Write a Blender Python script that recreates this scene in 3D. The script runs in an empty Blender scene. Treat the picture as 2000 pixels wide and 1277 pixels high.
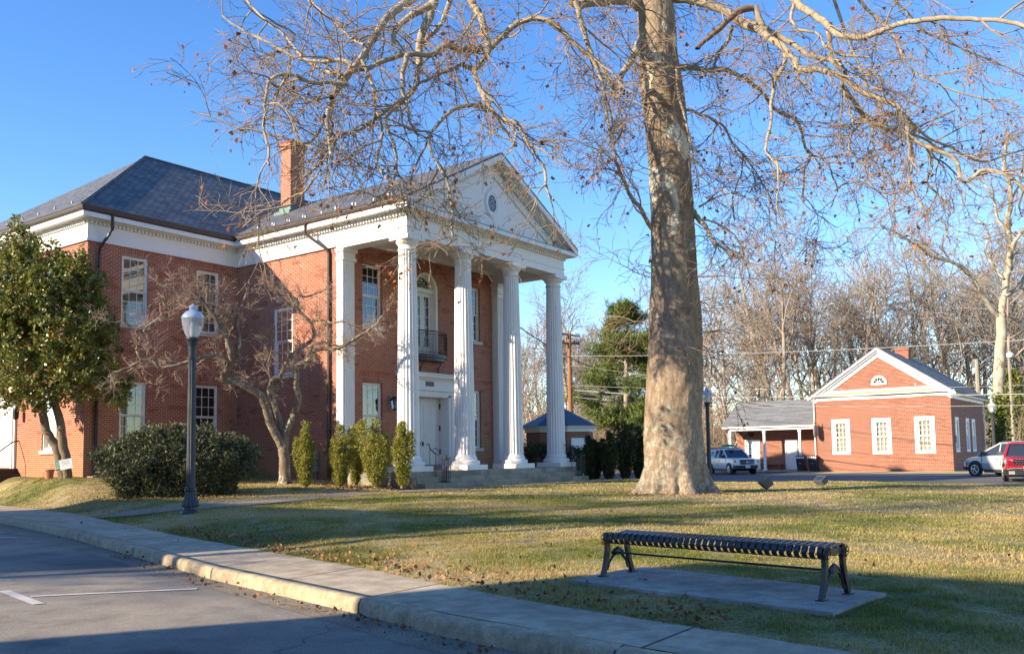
import bpy, math, random
import numpy as np
from mathutils import Vector, Matrix, noise
random.seed(7)
RNG = np.random.default_rng(7)
scene = bpy.context.scene
PI = math.pi
rad = math.radians

# ------------------------------------------------------------------ camera
# The town grid is the world frame: courthouse portico faces -Y, its flank and the far brick house face -X.
FOC, PITCH, ROLL, YAW, CX, CY, CAMH = 1775.1, rad(4.485), rad(0.874), rad(53.62), 1000.0, 748.8, 1.52
_G = np.array([[math.cos(YAW), math.sin(YAW), 0], [-math.sin(YAW), math.cos(YAW), 0], [0, 0, 1]])
_c, _s, _cp, _sp = math.cos(ROLL), math.sin(ROLL), math.cos(PITCH), math.sin(PITCH)
_r0, _u0 = np.array([1, 0, 0.]), np.array([0, -_sp, _cp])
RXv, UPv, FWv = _G @ (_c*_r0 - _s*_u0), _G @ (_s*_r0 + _c*_u0), _G @ np.array([0, _cp, _sp])
CAM = np.array([0, 0, CAMH])
camd = bpy.data.cameras.new("Camera")
cam = bpy.data.objects.new("Camera", camd)
scene.collection.objects.link(cam)
cam.matrix_world = Matrix([[RXv[i], UPv[i], -FWv[i], CAM[i]] for i in range(3)] + [[0, 0, 0, 1]])
camd.sensor_width = 36.0
camd.lens = FOC/2000*36.0
camd.shift_y = (CY-638.5)/2000
camd.clip_end = 2000
scene.camera = cam

# ------------------------------------------------------------------ sky, sun, exposure
SUN_EL = rad(21.8)
SUN_H = np.array([-0.8998, 0.4363])          # horizontal direction towards the sun
world = bpy.data.worlds.new("World")
scene.world = world
world.use_nodes = True
wn = world.node_tree.nodes; wl = world.node_tree.links
bgn = wn["Background"]
sky = wn.new("ShaderNodeTexSky")
sky.sky_type = 'NISHITA'; sky.sun_disc = False
sky.sun_elevation = SUN_EL
sky.sun_rotation = math.atan2(SUN_H[0], SUN_H[1])
sky.altitude = 0; sky.air_density = 1.0; sky.dust_density = 0.0; sky.ozone_density = 2.5
hsv = wn.new("ShaderNodeHueSaturation"); hsv.inputs['Hue'].default_value = .511; hsv.inputs['Saturation'].default_value = 1.26; hsv.inputs['Value'].default_value = .90
wl.new(sky.outputs[0], hsv.inputs['Color']); wl.new(hsv.outputs[0], bgn.inputs[0])
bgn.inputs[1].default_value = 0.145
sund = bpy.data.lights.new("Sun", 'SUN')
sund.energy = 4.7; sund.angle = rad(0.5); sund.color = (1.0, 0.83, 0.60)
sun = bpy.data.objects.new("Sun", sund)
scene.collection.objects.link(sun)
_sd = Vector((SUN_H[0]*math.cos(SUN_EL), SUN_H[1]*math.cos(SUN_EL), math.sin(SUN_EL)))
sun.rotation_euler = _sd.to_track_quat('Z', 'Y').to_euler()
sun.location = (-20, 10, 30)
scene.view_settings.view_transform = 'Standard'
scene.view_settings.look = 'None'
scene.view_settings.exposure = 1.26
scene.view_settings.gamma = 1.0
scene.cycles.max_bounces = 6
scene.cycles.transparent_max_bounces = 8
scene.render.resolution_x = 1024; scene.render.resolution_y = 653

# measuring from the camera (used to place things on real surfaces)
def ray(px, py): return ((px-CX)/FOC)*RXv - ((py-CY)/FOC)*UPv + FWv
def at_z(px, py, z):
    d = ray(px, py); return CAM + d*(z-CAMH)/d[2]
def at_depth(px, py, D): return CAM + ray(px, py)*D

# ------------------------------------------------------------------ materials
def new_mat(name):
    m = bpy.data.materials.new(name); m.use_nodes = True
    nt = m.node_tree
    b = nt.nodes["Principled BSDF"]
    return m, nt, b
def N(nt, t, **kw):
    n = nt.nodes.new(t)
    for k, v in kw.items():
        if isinstance(v, (int, float, str, tuple, bool)) and not hasattr(n, k): n.inputs[k].default_value = v
        else: setattr(n, k, v)
    return n
def ramp(nt, fac, stops, interp='LINEAR'):
    r = nt.nodes.new("ShaderNodeValToRGB"); r.color_ramp.interpolation = interp
    e = r.color_ramp.elements
    while len(e) < len(stops): e.new(0.5)
    for i, (p, c) in enumerate(stops):
        e[i].position = p; e[i].color = (c[0], c[1], c[2], 1)
    nt.links.new(fac, r.inputs[0])
    return r.outputs[0]
def mix(nt, fac, a, b, mode='MIX'):
    m = nt.nodes.new("ShaderNodeMix"); m.data_type = 'RGBA'; m.blend_type = mode
    for s, v in ((m.inputs[0], fac), (m.inputs[6], a), (m.inputs[7], b)):
        if hasattr(v, 'is_output'): nt.links.new(v, s)
        elif isinstance(v, tuple): s.default_value = (v[0], v[1], v[2], 1)
        else: s.default_value = v
    return m.outputs[2]
def noise_tex(nt, scale, detail=3, rough=.55, coord=None, dist=0.0, vec=None):
    n = nt.nodes.new("ShaderNodeTexNoise"); n.inputs['Scale'].default_value = scale
    n.inputs['Detail'].default_value = detail; n.inputs['Roughness'].default_value = rough
    n.inputs['Distortion'].default_value = dist
    if vec is not None: nt.links.new(vec, n.inputs['Vector'])
    else:
        tc = nt.nodes.new("ShaderNodeTexCoord")
        nt.links.new(tc.outputs[coord or 'Object'], n.inputs['Vector'])
    return n.outputs['Fac']
def geo_pos(nt, scale=(1, 1, 1)):
    g = nt.nodes.new("ShaderNodeNewGeometry"); m = nt.nodes.new("ShaderNodeMapping")
    m.inputs['Scale'].default_value = scale
    nt.links.new(g.outputs['Position'], m.inputs['Vector']); return m.outputs[0]
def bump(nt, b, h, strength=.3, dist=.02):
    n = nt.nodes.new("ShaderNodeBump"); n.inputs['Strength'].default_value = strength; n.inputs['Distance'].default_value = dist
    nt.links.new(h, n.inputs['Height']); nt.links.new(n.outputs[0], b.inputs['Normal'])

def mat_plain(name, col, rough=.6, metal=0.0, var=.12, scale=3.0, spec=.5, bumps=0.0, bscale=30):
    m, nt, b = new_mat(name)
    f = noise_tex(nt, scale, 4, .6, vec=geo_pos(nt))
    c = mix(nt, f, tuple(x*(1-var*1.6) for x in col), tuple(min(1, x*(1+var*1.4)) for x in col))
    nt.links.new(c, b.inputs['Base Color'])
    b.inputs['Roughness'].default_value = rough; b.inputs['Metallic'].default_value = metal
    b.inputs['Specular IOR Level'].default_value = spec
    if bumps: bump(nt, b, noise_tex(nt, bscale, 4, .6, vec=geo_pos(nt)), bumps, .01)
    return m
def mat_brick(name, c1, c2, mortar, w=.215, h=.078, ms=.011, stain=(.30, .22, .12), stain_amt=.0, bias=0.0, blotch=.45, head=.45):
    m, nt, b = new_mat(name)
    uv = nt.nodes.new("ShaderNodeUVMap")
    t = nt.nodes.new("ShaderNodeTexBrick"); nt.links.new(uv.outputs[0], t.inputs['Vector'])
    t.inputs['Color1'].default_value = (*c1, 1); t.inputs['Color2'].default_value = (*c2, 1)
    t.inputs['Mortar'].default_value = (*mortar, 1); t.inputs['Scale'].default_value = 1.0
    t.inputs['Mortar Size'].default_value = ms; t.inputs['Mortar Smooth'].default_value = .3
    t.inputs['Bias'].default_value = bias; t.inputs['Brick Width'].default_value = w; t.inputs['Row Height'].default_value = h
    t.offset = .5
    f = noise_tex(nt, .55, 5, .65, vec=geo_pos(nt))
    c = mix(nt, ramp(nt, f, [(.35, (0, 0, 0)), (.75, (1, 1, 1))]), t.outputs[0], mix(nt, blotch, t.outputs[0], tuple(x*.55 for x in c1)))
    # scattered dark headers
    v = nt.nodes.new("ShaderNodeTexVoronoi"); v.inputs['Scale'].default_value = 1.0
    mp = nt.nodes.new("ShaderNodeMapping"); mp.inputs['Scale'].default_value = (1/w*.5, 1/h*.5, 1)
    nt.links.new(uv.outputs[0], mp.inputs[0]); nt.links.new(mp.outputs[0], v.inputs['Vector'])
    k = ramp(nt, v.outputs['Color'], [(.78, (0, 0, 0)), (.8, (1, 1, 1))])
    inv = nt.nodes.new("ShaderNodeMath"); inv.operation = 'MULTIPLY'; inv.inputs[1].default_value = head
    nt.links.new(k, inv.inputs[0])
    c = mix(nt, inv.outputs[0], c, tuple(x*.45 for x in c1))
    f2 = noise_tex(nt, 1.1, 4, .6, vec=geo_pos(nt, (1, 1, .5)))
    if stain_amt:
        g = nt.nodes.new("ShaderNodeSeparateXYZ"); nt.links.new(geo_pos(nt), g.inputs[0])
        mr = nt.nodes.new("ShaderNodeMapRange"); mr.inputs['From Min'].default_value = 3.2; mr.inputs['From Max'].default_value = .6
        mr.inputs['To Min'].default_value = 0; mr.inputs['To Max'].default_value = stain_amt*1.7
        nt.links.new(g.outputs['Z'], mr.inputs['Value'])
        mm = nt.nodes.new("ShaderNodeMath"); mm.operation = 'MULTIPLY'; mm.use_clamp = True
        nt.links.new(mr.outputs[0], mm.inputs[0]); nt.links.new(f2, mm.inputs[1])
        c = mix(nt, mm.outputs[0], c, stain)
    nt.links.new(c, b.inputs['Base Color']); b.inputs['Roughness'].default_value = .85
    b.inputs['Specular IOR Level'].default_value = .25
    bump(nt, b, t.outputs['Fac'], -.5, .006)
    return m
def mat_shingle(name, c1, c2, line, w=.30, h=.2, rough=.6, spec=.4, gap=.012):
    m, nt, b = new_mat(name)
    uv = nt.nodes.new("ShaderNodeUVMap")
    t = nt.nodes.new("ShaderNodeTexBrick"); nt.links.new(uv.outputs[0], t.inputs['Vector'])
    t.inputs['Color1'].default_value = (*c1, 1); t.inputs['Color2'].default_value = (*c2, 1)
    t.inputs['Mortar'].default_value = (*line, 1); t.inputs['Scale'].default_value = 1.0
    t.inputs['Mortar Size'].default_value = gap; t.inputs['Mortar Smooth'].default_value = .4
    t.inputs['Brick Width'].default_value = w; t.inputs['Row Height'].default_value = h; t.offset = .5
    f = noise_tex(nt, .8, 5, .7, vec=geo_pos(nt))
    c = mix(nt, f, t.outputs[0], mix(nt, .5, t.outputs[0], tuple(x*.5 for x in c1)))
    nt.links.new(c, b.inputs['Base Color']); b.inputs['Roughness'].default_value = rough
    b.inputs['Specular IOR Level'].default_value = spec
    # each course tilts: saw-tooth height
    sx = nt.nodes.new("ShaderNodeSeparateXYZ"); nt.links.new(uv.outputs[0], sx.inputs[0])
    d = nt.nodes.new("ShaderNodeMath"); d.operation = 'DIVIDE'; d.inputs[1].default_value = h
    fr = nt.nodes.new("ShaderNodeMath"); fr.operation = 'FRACT'
    nt.links.new(sx.outputs['Y'], d.inputs[0]); nt.links.new(d.outputs[0], fr.inputs[0])
    bump(nt, b, fr.outputs[0], -.9, .025)
    return m
def mat_paint_white(name, col=(.74, .73, .70), dirt=.35):
    m, nt, b = new_mat(name)
    f = noise_tex(nt, 2.2, 6, .7, vec=geo_pos(nt, (1, 1, .35)))
    c = mix(nt, ramp(nt, f, [(.5, (0, 0, 0)), (.85, (dirt,)*3)]), col, (.36, .32, .25))
    nt.links.new(c, b.inputs['Base Color']); b.inputs['Roughness'].default_value = .5
    b.inputs['Specular IOR Level'].default_value = .35
    return m
def mat_glass(name, tint=(.75, .78, .8), rough=.03, refl=.35):
    m, nt, b = new_mat(name)
    out = nt.nodes["Material Output"]
    nt.nodes.remove(b)
    tr = nt.nodes.new("ShaderNodeBsdfTransparent"); tr.inputs[0].default_value = (*tint, 1)
    gl = nt.nodes.new("ShaderNodeBsdfGlossy"); gl.inputs['Roughness'].default_value = rough
    fr = nt.nodes.new("ShaderNodeFresnel"); fr.inputs[0].default_value = 1.5
    ad = nt.nodes.new("ShaderNodeMath"); ad.operation = 'MULTIPLY_ADD'; ad.inputs[1].default_value = 1.0; ad.inputs[2].default_value = refl*.25
    nt.links.new(fr.outputs[0], ad.inputs[0])
    ms = nt.nodes.new("ShaderNodeMixShader")
    nt.links.new(ad.outputs[0], ms.inputs[0]); nt.links.new(tr.outputs[0], ms.inputs[1]); nt.links.new(gl.outputs[0], ms.inputs[2])
    nt.links.new(ms.outputs[0], out.inputs[0])
    return m
def mat_ground(name, stops, scale=.6, fine=40, rough=.95, fine_amt=.5, b_s=.5, b_d=.02, detail=6, mid=0):
    m, nt, b = new_mat(name)
    p = geo_pos(nt)
    f = noise_tex(nt, scale, detail, .62, vec=p, dist=.4)
    c = ramp(nt, f, stops)
    g = noise_tex(nt, fine, 3, .7, vec=p)
    gg = ramp(nt, g, [(.3, (1-fine_amt,)*3), (.7, (1+fine_amt*.6,)*3)])
    c = mix(nt, 1.0, c, gg, 'MULTIPLY')
    if mid:
        h = ramp(nt, noise_tex(nt, mid, 4, .7, vec=p), [(.35, (.75,)*3), (.65, (1.2,)*3)])
        c = mix(nt, 1.0, c, h, 'MULTIPLY')
    nt.links.new(c, b.inputs['Base Color']); b.inputs['Roughness'].default_value = rough
    b.inputs['Specular IOR Level'].default_value = .2
    bump(nt, b, g, b_s, b_d)
    return m
def mat_bark(name, c1, c2, patch=None, patch_lim=.62, scale=6, stretch=.25, bs=.8, bd=.04, patch_scale=1.3, lichen=None):
    m, nt, b = new_mat(name)
    p = geo_pos(nt, (1, 1, stretch))
    f = noise_tex(nt, scale, 6, .7, vec=p, dist=.6)
    c = ramp(nt, f, [(.32, c1), (.68, c2)])
    if patch:
        q = noise_tex(nt, patch_scale, 3, .55, vec=geo_pos(nt, (1, 1, .6)), dist=.8)
        pf_ = ramp(nt, q, [(patch_lim, (0, 0, 0)), (patch_lim+.03, (1, 1, 1))])
        if lichen:       # cream plates only where the old bark has been shed, high on the trunk
            sz = nt.nodes.new("ShaderNodeSeparateXYZ"); nt.links.new(geo_pos(nt), sz.inputs[0])
            mz = nt.nodes.new("ShaderNodeMapRange"); mz.inputs['From Min'].default_value = 6.5; mz.inputs['From Max'].default_value = 9.5; nt.links.new(sz.outputs['Z'], mz.inputs['Value'])
            pm = nt.nodes.new("ShaderNodeMath"); pm.operation = 'MULTIPLY'; nt.links.new(pf_, pm.inputs[0]); nt.links.new(mz.outputs[0], pm.inputs[1]); pf_ = pm.outputs[0]
        c = mix(nt, pf_, c, patch)
    if lichen:
        q = noise_tex(nt, 5.5, 5, .75, vec=geo_pos(nt), dist=.5)
        sx = nt.nodes.new("ShaderNodeSeparateXYZ"); nt.links.new(geo_pos(nt), sx.inputs[0])
        mr = nt.nodes.new("ShaderNodeMapRange"); mr.inputs['From Min'].default_value = 5.5; mr.inputs['From Max'].default_value = 2.2
        mr.inputs['To Min'].default_value = -.25; mr.inputs['To Max'].default_value = .03
        nt.links.new(sx.outputs['Z'], mr.inputs['Value'])
        ad = nt.nodes.new("ShaderNodeMath"); nt.links.new(q, ad.inputs[0]); nt.links.new(mr.outputs[0], ad.inputs[1])
        c = mix(nt, ramp(nt, ad.outputs[0], [(.55, (0, 0, 0)), (.60, (.85, .85, .85))]), c, lichen)
        dk = noise_tex(nt, 2.6, 5, .75, vec=geo_pos(nt, (1, 1, .45)), dist=.7)
        c = mix(nt, 1.0, c, ramp(nt, dk, [(.34, (.70, .66, .62)), (.5, (1, 1, 1)), (.8, (1.3, 1.28, 1.22))]), 'MULTIPLY')
        vv = nt.nodes.new("ShaderNodeTexVoronoi"); vv.feature = 'DISTANCE_TO_EDGE'; vv.inputs['Scale'].default_value = 13
        nt.links.new(geo_pos(nt, (1, 1, .6)), vv.inputs['Vector'])
        c = mix(nt, 1.0, c, ramp(nt, vv.outputs['Distance'], [(.0, (.72, .68, .65)), (.07, (1, 1, 1))]), 'MULTIPLY')
    nt.links.new(c, b.inputs['Base Color']); b.inputs['Roughness'].default_value = .9
    b.inputs['Specular IOR Level'].default_value = .2
    bump(nt, b, f, bs, bd)
    return m
def mat_leaf(name, c1, c2, rough=.5, spec=.4, trans=.25):
    m, nt, b = new_mat(name)
    gi = nt.nodes.new("ShaderNodeNewGeometry")
    c = ramp(nt, gi.outputs['Random Per Island'], [(0, c1), (1, c2)])
    nt.links.new(c, b.inputs['Base Color']); b.inputs['Roughness'].default_value = rough
    b.inputs['Specular IOR Level'].default_value = spec
    if trans:
        out = nt.nodes["Material Output"]
        t = nt.nodes.new("ShaderNodeBsdfTranslucent"); nt.links.new(c, t.inputs[0])
        ms = nt.nodes.new("ShaderNodeMixShader"); ms.inputs[0].default_value = trans
        nt.links.new(b.outputs[0], ms.inputs[1]); nt.links.new(t.outputs[0], ms.inputs[2]); nt.links.new(ms.outputs[0], out.inputs[0])
    return m

M = {}
M['brick'] = mat_brick("brick", (.39, .102, .050), (.25, .060, .032), (.52, .42, .32), stain_amt=.55, stain=(.36, .20, .08))
M['brick_arch'] = mat_brick("brick_soldier", (.40, .12, .06), (.29, .078, .04), (.46, .37, .30), w=.075, h=.42, ms=.010)
M['brick2'] = mat_brick("brick_far", (.29, .080, .045), (.18, .048, .028), (.42, .30, .22), blotch=.2, ms=.013, h=.088, head=.2)
M['brick3'] = mat_brick("brick_dark", (.30, .10, .06), (.2, .06, .04), (.36, .28, .22))
M['slate'] = mat_shingle("slate", (.08, .088, .092), (.21, .215, .21), (.018, .02, .025), rough=.6, gap=.022, spec=.5)
M['shingle'] = mat_shingle("grey_shingle", (.16, .17, .175), (.27, .28, .285), (.11, .11, .115), w=.9, h=.15, rough=.9, spec=.15)
M['white'] = mat_paint_white("white_paint")
M['white2'] = mat_paint_white("white_paint_clean", (.80, .79, .77), .12)
M['iron'] = mat_plain("black_iron", (.022, .023, .026), .38, 0, .3, 8)
M['iron_rust'] = mat_plain("weathered_iron", (.05, .035, .03), .7, 0, .5, 8)
M['gutter'] = mat_plain("brown_metal", (.062, .042, .034), .5, 0, .3, 3)
M['zinc'] = mat_plain("grey_metal", (.28, .29, .30), .45, .3, .2, 5)
M['copper'] = mat_plain("copper_patina", (.13, .23, .19), .7, 0, .3, 6)
M['concrete'] = mat_ground("concrete", [(.3, (.22, .20, .165)), (.7, (.40, .37, .31))], 1.2, 70, .9, .25, .3, .006, mid=5)
M['moss_concrete'] = mat_ground("mossy_concrete", [(.35, (.20, .185, .13)), (.65, (.36, .33, .27))], 1.6, 50, .9, .25, .3, .008)
M['gap'] = mat_plain("dark_joint", (.06, .055, .045), .9)  # plain dark colour of the pavement and kerb joints
M['glass'] = mat_glass("window_glass")
M['dark_glass'] = mat_plain("vehicle_glass", (.03, .04, .05), .06, 0, .1, 2, .8)
M['room'] = mat_plain("unlit_room_tone", (.035, .033, .03), .9, 0, .3, 1.5)  # near-black colour imitates unlit interiors at the windows
M['curtain'] = mat_plain("cream_curtain", (.60, .57, .44), .9, 0, .08, 14)
M['blind'] = mat_plain("grey_blind", (.13, .13, .12), .9, 0, .2, 6)
M['tan_blind'] = mat_plain("tan_shade", (.38, .34, .26), .9, 0, .25, 3)
M['globe'] = None
M['stone'] = mat_plain("stone_sill", (.50, .47, .40), .8, 0, .12, 5)
# ------------------------------------------------------------------ mesh helpers
ORG = {}
def org(o): return ORG.get(o.name, (0, 0, 0)) if o else (0, 0, 0)
def tag(o, label=None, cat=None, group=None, kind=None):
    if label: o['label'] = label
    if cat: o['category'] = cat
    if group: o['group'] = group
    if kind: o['kind'] = kind
    return o
def thing(name, label, cat, loc=(0, 0, 0), group=None):
    o = bpy.data.objects.new(name, None); scene.collection.objects.link(o)
    o.empty_display_size = .3
    o.location = loc; ORG[o.name] = tuple(loc)
    return tag(o, label, cat, group)
def add_uv(me, V, flat):
    """world-metre UVs: u runs level along each face, v up its slope"""
    n = len(me.polygons)
    if not n: return
    nor = np.empty(n*3); me.polygons.foreach_get('normal', nor); nor = nor.reshape(-1, 3)
    ls = np.empty(n, int); lt = np.empty(n, int)
    me.polygons.foreach_get('loop_start', ls); me.polygons.foreach_get('loop_total', lt)
    lv = np.empty(len(me.loops), int); me.loops.foreach_get('vertex_index', lv)
    h = np.hypot(nor[:, 0], nor[:, 1])
    ux = np.where(h > .05, -nor[:, 1]/np.maximum(h, 1e-9), 1.0); uy = np.where(h > .05, nor[:, 0]/np.maximum(h, 1e-9), 0.0)
    # v = n x u
    vx = -nor[:, 2]*uy; vy = nor[:, 2]*ux; vz = nor[:, 0]*uy-nor[:, 1]*ux
    fi = np.repeat(np.arange(n), lt)
    P = V[lv]
    uv = np.empty((len(lv), 2))
    uv[:, 0] = P[:, 0]*ux[fi]+P[:, 1]*uy[fi]
    uv[:, 1] = P[:, 0]*vx[fi]+P[:, 1]*vy[fi]+P[:, 2]*vz[fi]
    uv[:, 1] *= np.where(vz[fi] < 0, -1, 1)
    l = me.uv_layers.new(name='UVMap'); l.data.foreach_set('uv', uv.ravel())
class MB:
    def __init__(s): s.v = []; s.f = []
    def add(s, vs, fs):
        o = len(s.v); s.v.extend([tuple(map(float, p)) for p in vs]); s.f.extend([tuple(i+o for i in f) for f in fs]); return s
    def quad(s, *p): return s.add(p, [tuple(range(len(p)))])
    def box(s, a, b):
        x0, y0, z0 = a; x1, y1, z1 = b
        return s.add([(x0, y0, z0), (x1, y0, z0), (x1, y1, z0), (x0, y1, z0), (x0, y0, z1), (x1, y0, z1), (x1, y1, z1), (x0, y1, z1)],
                     [(0, 3, 2, 1), (4, 5, 6, 7), (0, 1, 5, 4), (1, 2, 6, 5), (2, 3, 7, 6), (3, 0, 4, 7)])
    def slab(s, top, dz):
        """polygon thickened straight down"""
        n = len(top); bot = [(p[0], p[1], p[2]-dz) for p in top]
        return s.add(list(top)+bot, [tuple(range(n)), tuple(range(2*n-1, n-1, -1))]+[(i, i+n, (i+1) % n+n, (i+1) % n) for i in range(n)])
    def prism(s, a, b):
        """two matching polygons joined"""
        n = len(a)
        return s.add(list(a)+list(b), [tuple(range(n-1, -1, -1)), tuple(range(n, 2*n))]+[(i, (i+1) % n, (i+1) % n+n, i+n) for i in range(n)])
    def tube(s, path, r, n=6, cap=True):
        path = [Vector(p) for p in path]
        if not hasattr(r, '__len__'): r = [r]*len(path)
        vs = []; k = len(path)
        for i, p in enumerate(path):
            t = (path[min(i+1, k-1)]-path[max(i-1, 0)]).normalized()
            ref = Vector((0, 0, 1)) if abs(t.z) < .9 else Vector((1, 0, 0))
            a = t.cross(ref).normalized(); b = t.cross(a)
            for j in range(n):
                q = 2*PI*j/n; vs.append(p+(a*math.cos(q)+b*math.sin(q))*r[i])
        fs = [(i*n+j, i*n+(j+1) % n, (i+1)*n+(j+1) % n, (i+1)*n+j) for i in range(k-1) for j in range(n)]
        if cap: fs += [tuple(range(n-1, -1, -1)), tuple(range((k-1)*n, k*n))]
        return s.add(vs, fs)
    def lathe(s, prof, c=(0, 0), n=24, mod=None, cap=True):
        vs = []
        for (r, z) in prof:
            for j in range(n):
                q = 2*PI*j/n; rr = r*(mod(q, z) if mod else 1)
                vs.append((c[0]+rr*math.cos(q), c[1]+rr*math.sin(q), z))
        k = len(prof)
        fs = [(i*n+j, i*n+(j+1) % n, (i+1)*n+(j+1) % n, (i+1)*n+j) for i in range(k-1) for j in range(n)]
        if cap: fs += [tuple(range(n-1, -1, -1)), tuple(range((k-1)*n, k*n))]
        return s.add(vs, fs)
    def xform(s, mat):
        s.v = [tuple(mat @ Vector(p)) for p in s.v]; return s
    def build(s, name, mat, parent=None, smooth=False, loc=None):
        V = np.array(s.v, float).reshape(-1, 3)
        if parent is not None: o0 = org(parent)
        elif loc is not None: o0 = loc
        else: o0 = (float(V[:, 0].mean()), float(V[:, 1].mean()), float(V[:, 2].min()))
        me = bpy.data.meshes.new(name)
        me.from_pydata([tuple(p) for p in V-np.array(o0)], [], s.f)
        me.update(); add_uv(me, V, False)
        me.materials.append(mat)
        if smooth:
            me.shade_smooth()
            try: me.set_sharp_from_angle(angle=rad(38))
            except Exception: pass
        ob = bpy.data.objects.new(name, me); scene.collection.objects.link(ob)
        if parent is not None: ob.parent = parent
        else: ob.location = o0
        ORG[ob.name] = tuple(o0)
        return ob
def np_mesh(name, V, F, mat, parent=None, loc=None, smooth=False):
    """V (n,3), F (m,k) arrays"""
    V = np.asarray(V, float); F = np.asarray(F, np.int32)
    o0 = np.array(org(parent) if parent is not None else (loc if loc is not None else (0, 0, 0)), float)
    me = bpy.data.meshes.new(name)
    m, k = F.shape
    me.vertices.add(len(V)); me.vertices.foreach_set('co', (V-o0).ravel())
    me.loops.add(m*k); me.loops.foreach_set('vertex_index', F.ravel())
    me.polygons.add(m); me.polygons.foreach_set('loop_start', np.arange(0, m*k, k, dtype=np.int32))
    me.polygons.foreach_set('loop_total', np.full(m, k, np.int32))
    me.update(calc_edges=True); me.materials.append(mat)
    if smooth: me.polygons.foreach_set('use_smooth', np.ones(m, bool))
    ob = bpy.data.objects.new(name, me); scene.collection.objects.link(ob)
    if parent is not None: ob.parent = parent
    else: ob.location = tuple(o0)
    ORG[ob.name] = tuple(o0)
    return ob
def copy_tree(o, parent=None):
    c = o.copy(); scene.collection.objects.link(c)
    if parent is not None:
        c.parent = parent
    for ch in list(o.children): copy_tree(ch, c)
    return c
def sweep(mb, prof, path, closed=False):
    """profile (out, z) carried round a plan path with mitred corners; outward is right of travel"""
    n = len(path); P = [Vector(p) for p in path]; rings = []
    for i in range(n):
        a = (P[i]-P[i-1]).normalized() if (i > 0 or closed) else None
        b = (P[(i+1) % n]-P[i]).normalized() if (i < n-1 or closed) else None
        a = a or b; b = b or a
        na = Vector((a.y, -a.x)); nb = Vector((b.y, -b.x))
        m = (na+nb); m = m/m.dot(na) if m.length > 1e-6 else na
        rings.append([(P[i].x+m.x*o, P[i].y+m.y*o, z) for o, z in prof])
    k = len(prof); vs = [p for r in rings for p in r]
    fs = []
    for i in range(n if closed else n-1):
        j = (i+1) % n
        for q in range(k): fs.append((i*k+q, i*k+(q+1) % k, j*k+(q+1) % k, j*k+q))
    if not closed: fs += [tuple(range(k-1, -1, -1)), tuple(range((n-1)*k, n*k))]
    mb.add(vs, fs)
def rect(o0, z0, o1, z1): return [(o0, z0), (o1, z0), (o1, z1), (o0, z1)]

# planes: map (u, z, d) with d measured inwards
def face_x(c): return lambda u, z, d=0.0: (c+d, u, z)
def face_y(c): return lambda u, z, d=0.0: (u, c+d, z)
def pbox(mb, P, u0, u1, z0, z1, d0, d1):
    a = P(u0, z0, d0); b = P(u1, z1, d1)
    mb.box(tuple(min(x, y) for x, y in zip(a, b)), tuple(max(x, y) for x, y in zip(a, b)))
def wall(mb, P, u0, u1, z0, z1, holes, depth=.12):
    """flat wall face with real openings and their reveals; hole = (u0,u1,z0,z1[,arch])"""
    us = sorted({u0, u1, *[h[0] for h in holes], *[h[1] for h in holes]}); zs = sorted({z0, z1, *[h[2] for h in holes], *[h[3] for h in holes]})
    for i in range(len(us)-1):
        for j in range(len(zs)-1):
            cu, cz = (us[i]+us[i+1])/2, (zs[j]+zs[j+1])/2
            if any(h[0] < cu < h[1] and h[2] < cz < h[3] for h in holes): continue
            mb.quad(P(us[i], zs[j]), P(us[i+1], zs[j]), P(us[i+1], zs[j+1]), P(us[i], zs[j+1]))
    for h in holes:
        a, b, c, d = h[:4]
        if len(h) > 4:
            r = (b-a)/2; m = (a+b)/2; K = 14; sp = d-r
            pts = [(m-r*math.cos(PI*k/K), sp+r*math.sin(PI*k/K)) for k in range(K+1)]
            for k in range(K):
                corner = (a, d) if k < K/2 else (b, d)
                mb.quad(P(*corner), P(*pts[k+1]), P(*pts[k]))
                mb.quad(P(*pts[k]), P(*pts[k+1]), P(*pts[k+1], depth), P(*pts[k], depth))
            mb.quad(P(m, d), P(a, d), P(*pts[K//2])) if False else None
            mb.quad(P(a, c), P(a, sp), P(a, sp, depth), P(a, c, depth)); mb.quad(P(b, c), P(b, c, depth), P(b, sp, depth), P(b, sp))
            mb.quad(P(a, c), P(a, c, depth), P(b, c, depth), P(b, c))
        else:
            mb.quad(P(a, c), P(a, d), P(a, d, depth), P(a, c, depth)); mb.quad(P(b, c), P(b, c, depth), P(b, d, depth), P(b, d))
            mb.quad(P(a, c), P(a, c, depth), P(b, c, depth), P(b, c)); mb.quad(P(a, d), P(b, d), P(b, d, depth), P(a, d, depth))
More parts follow.
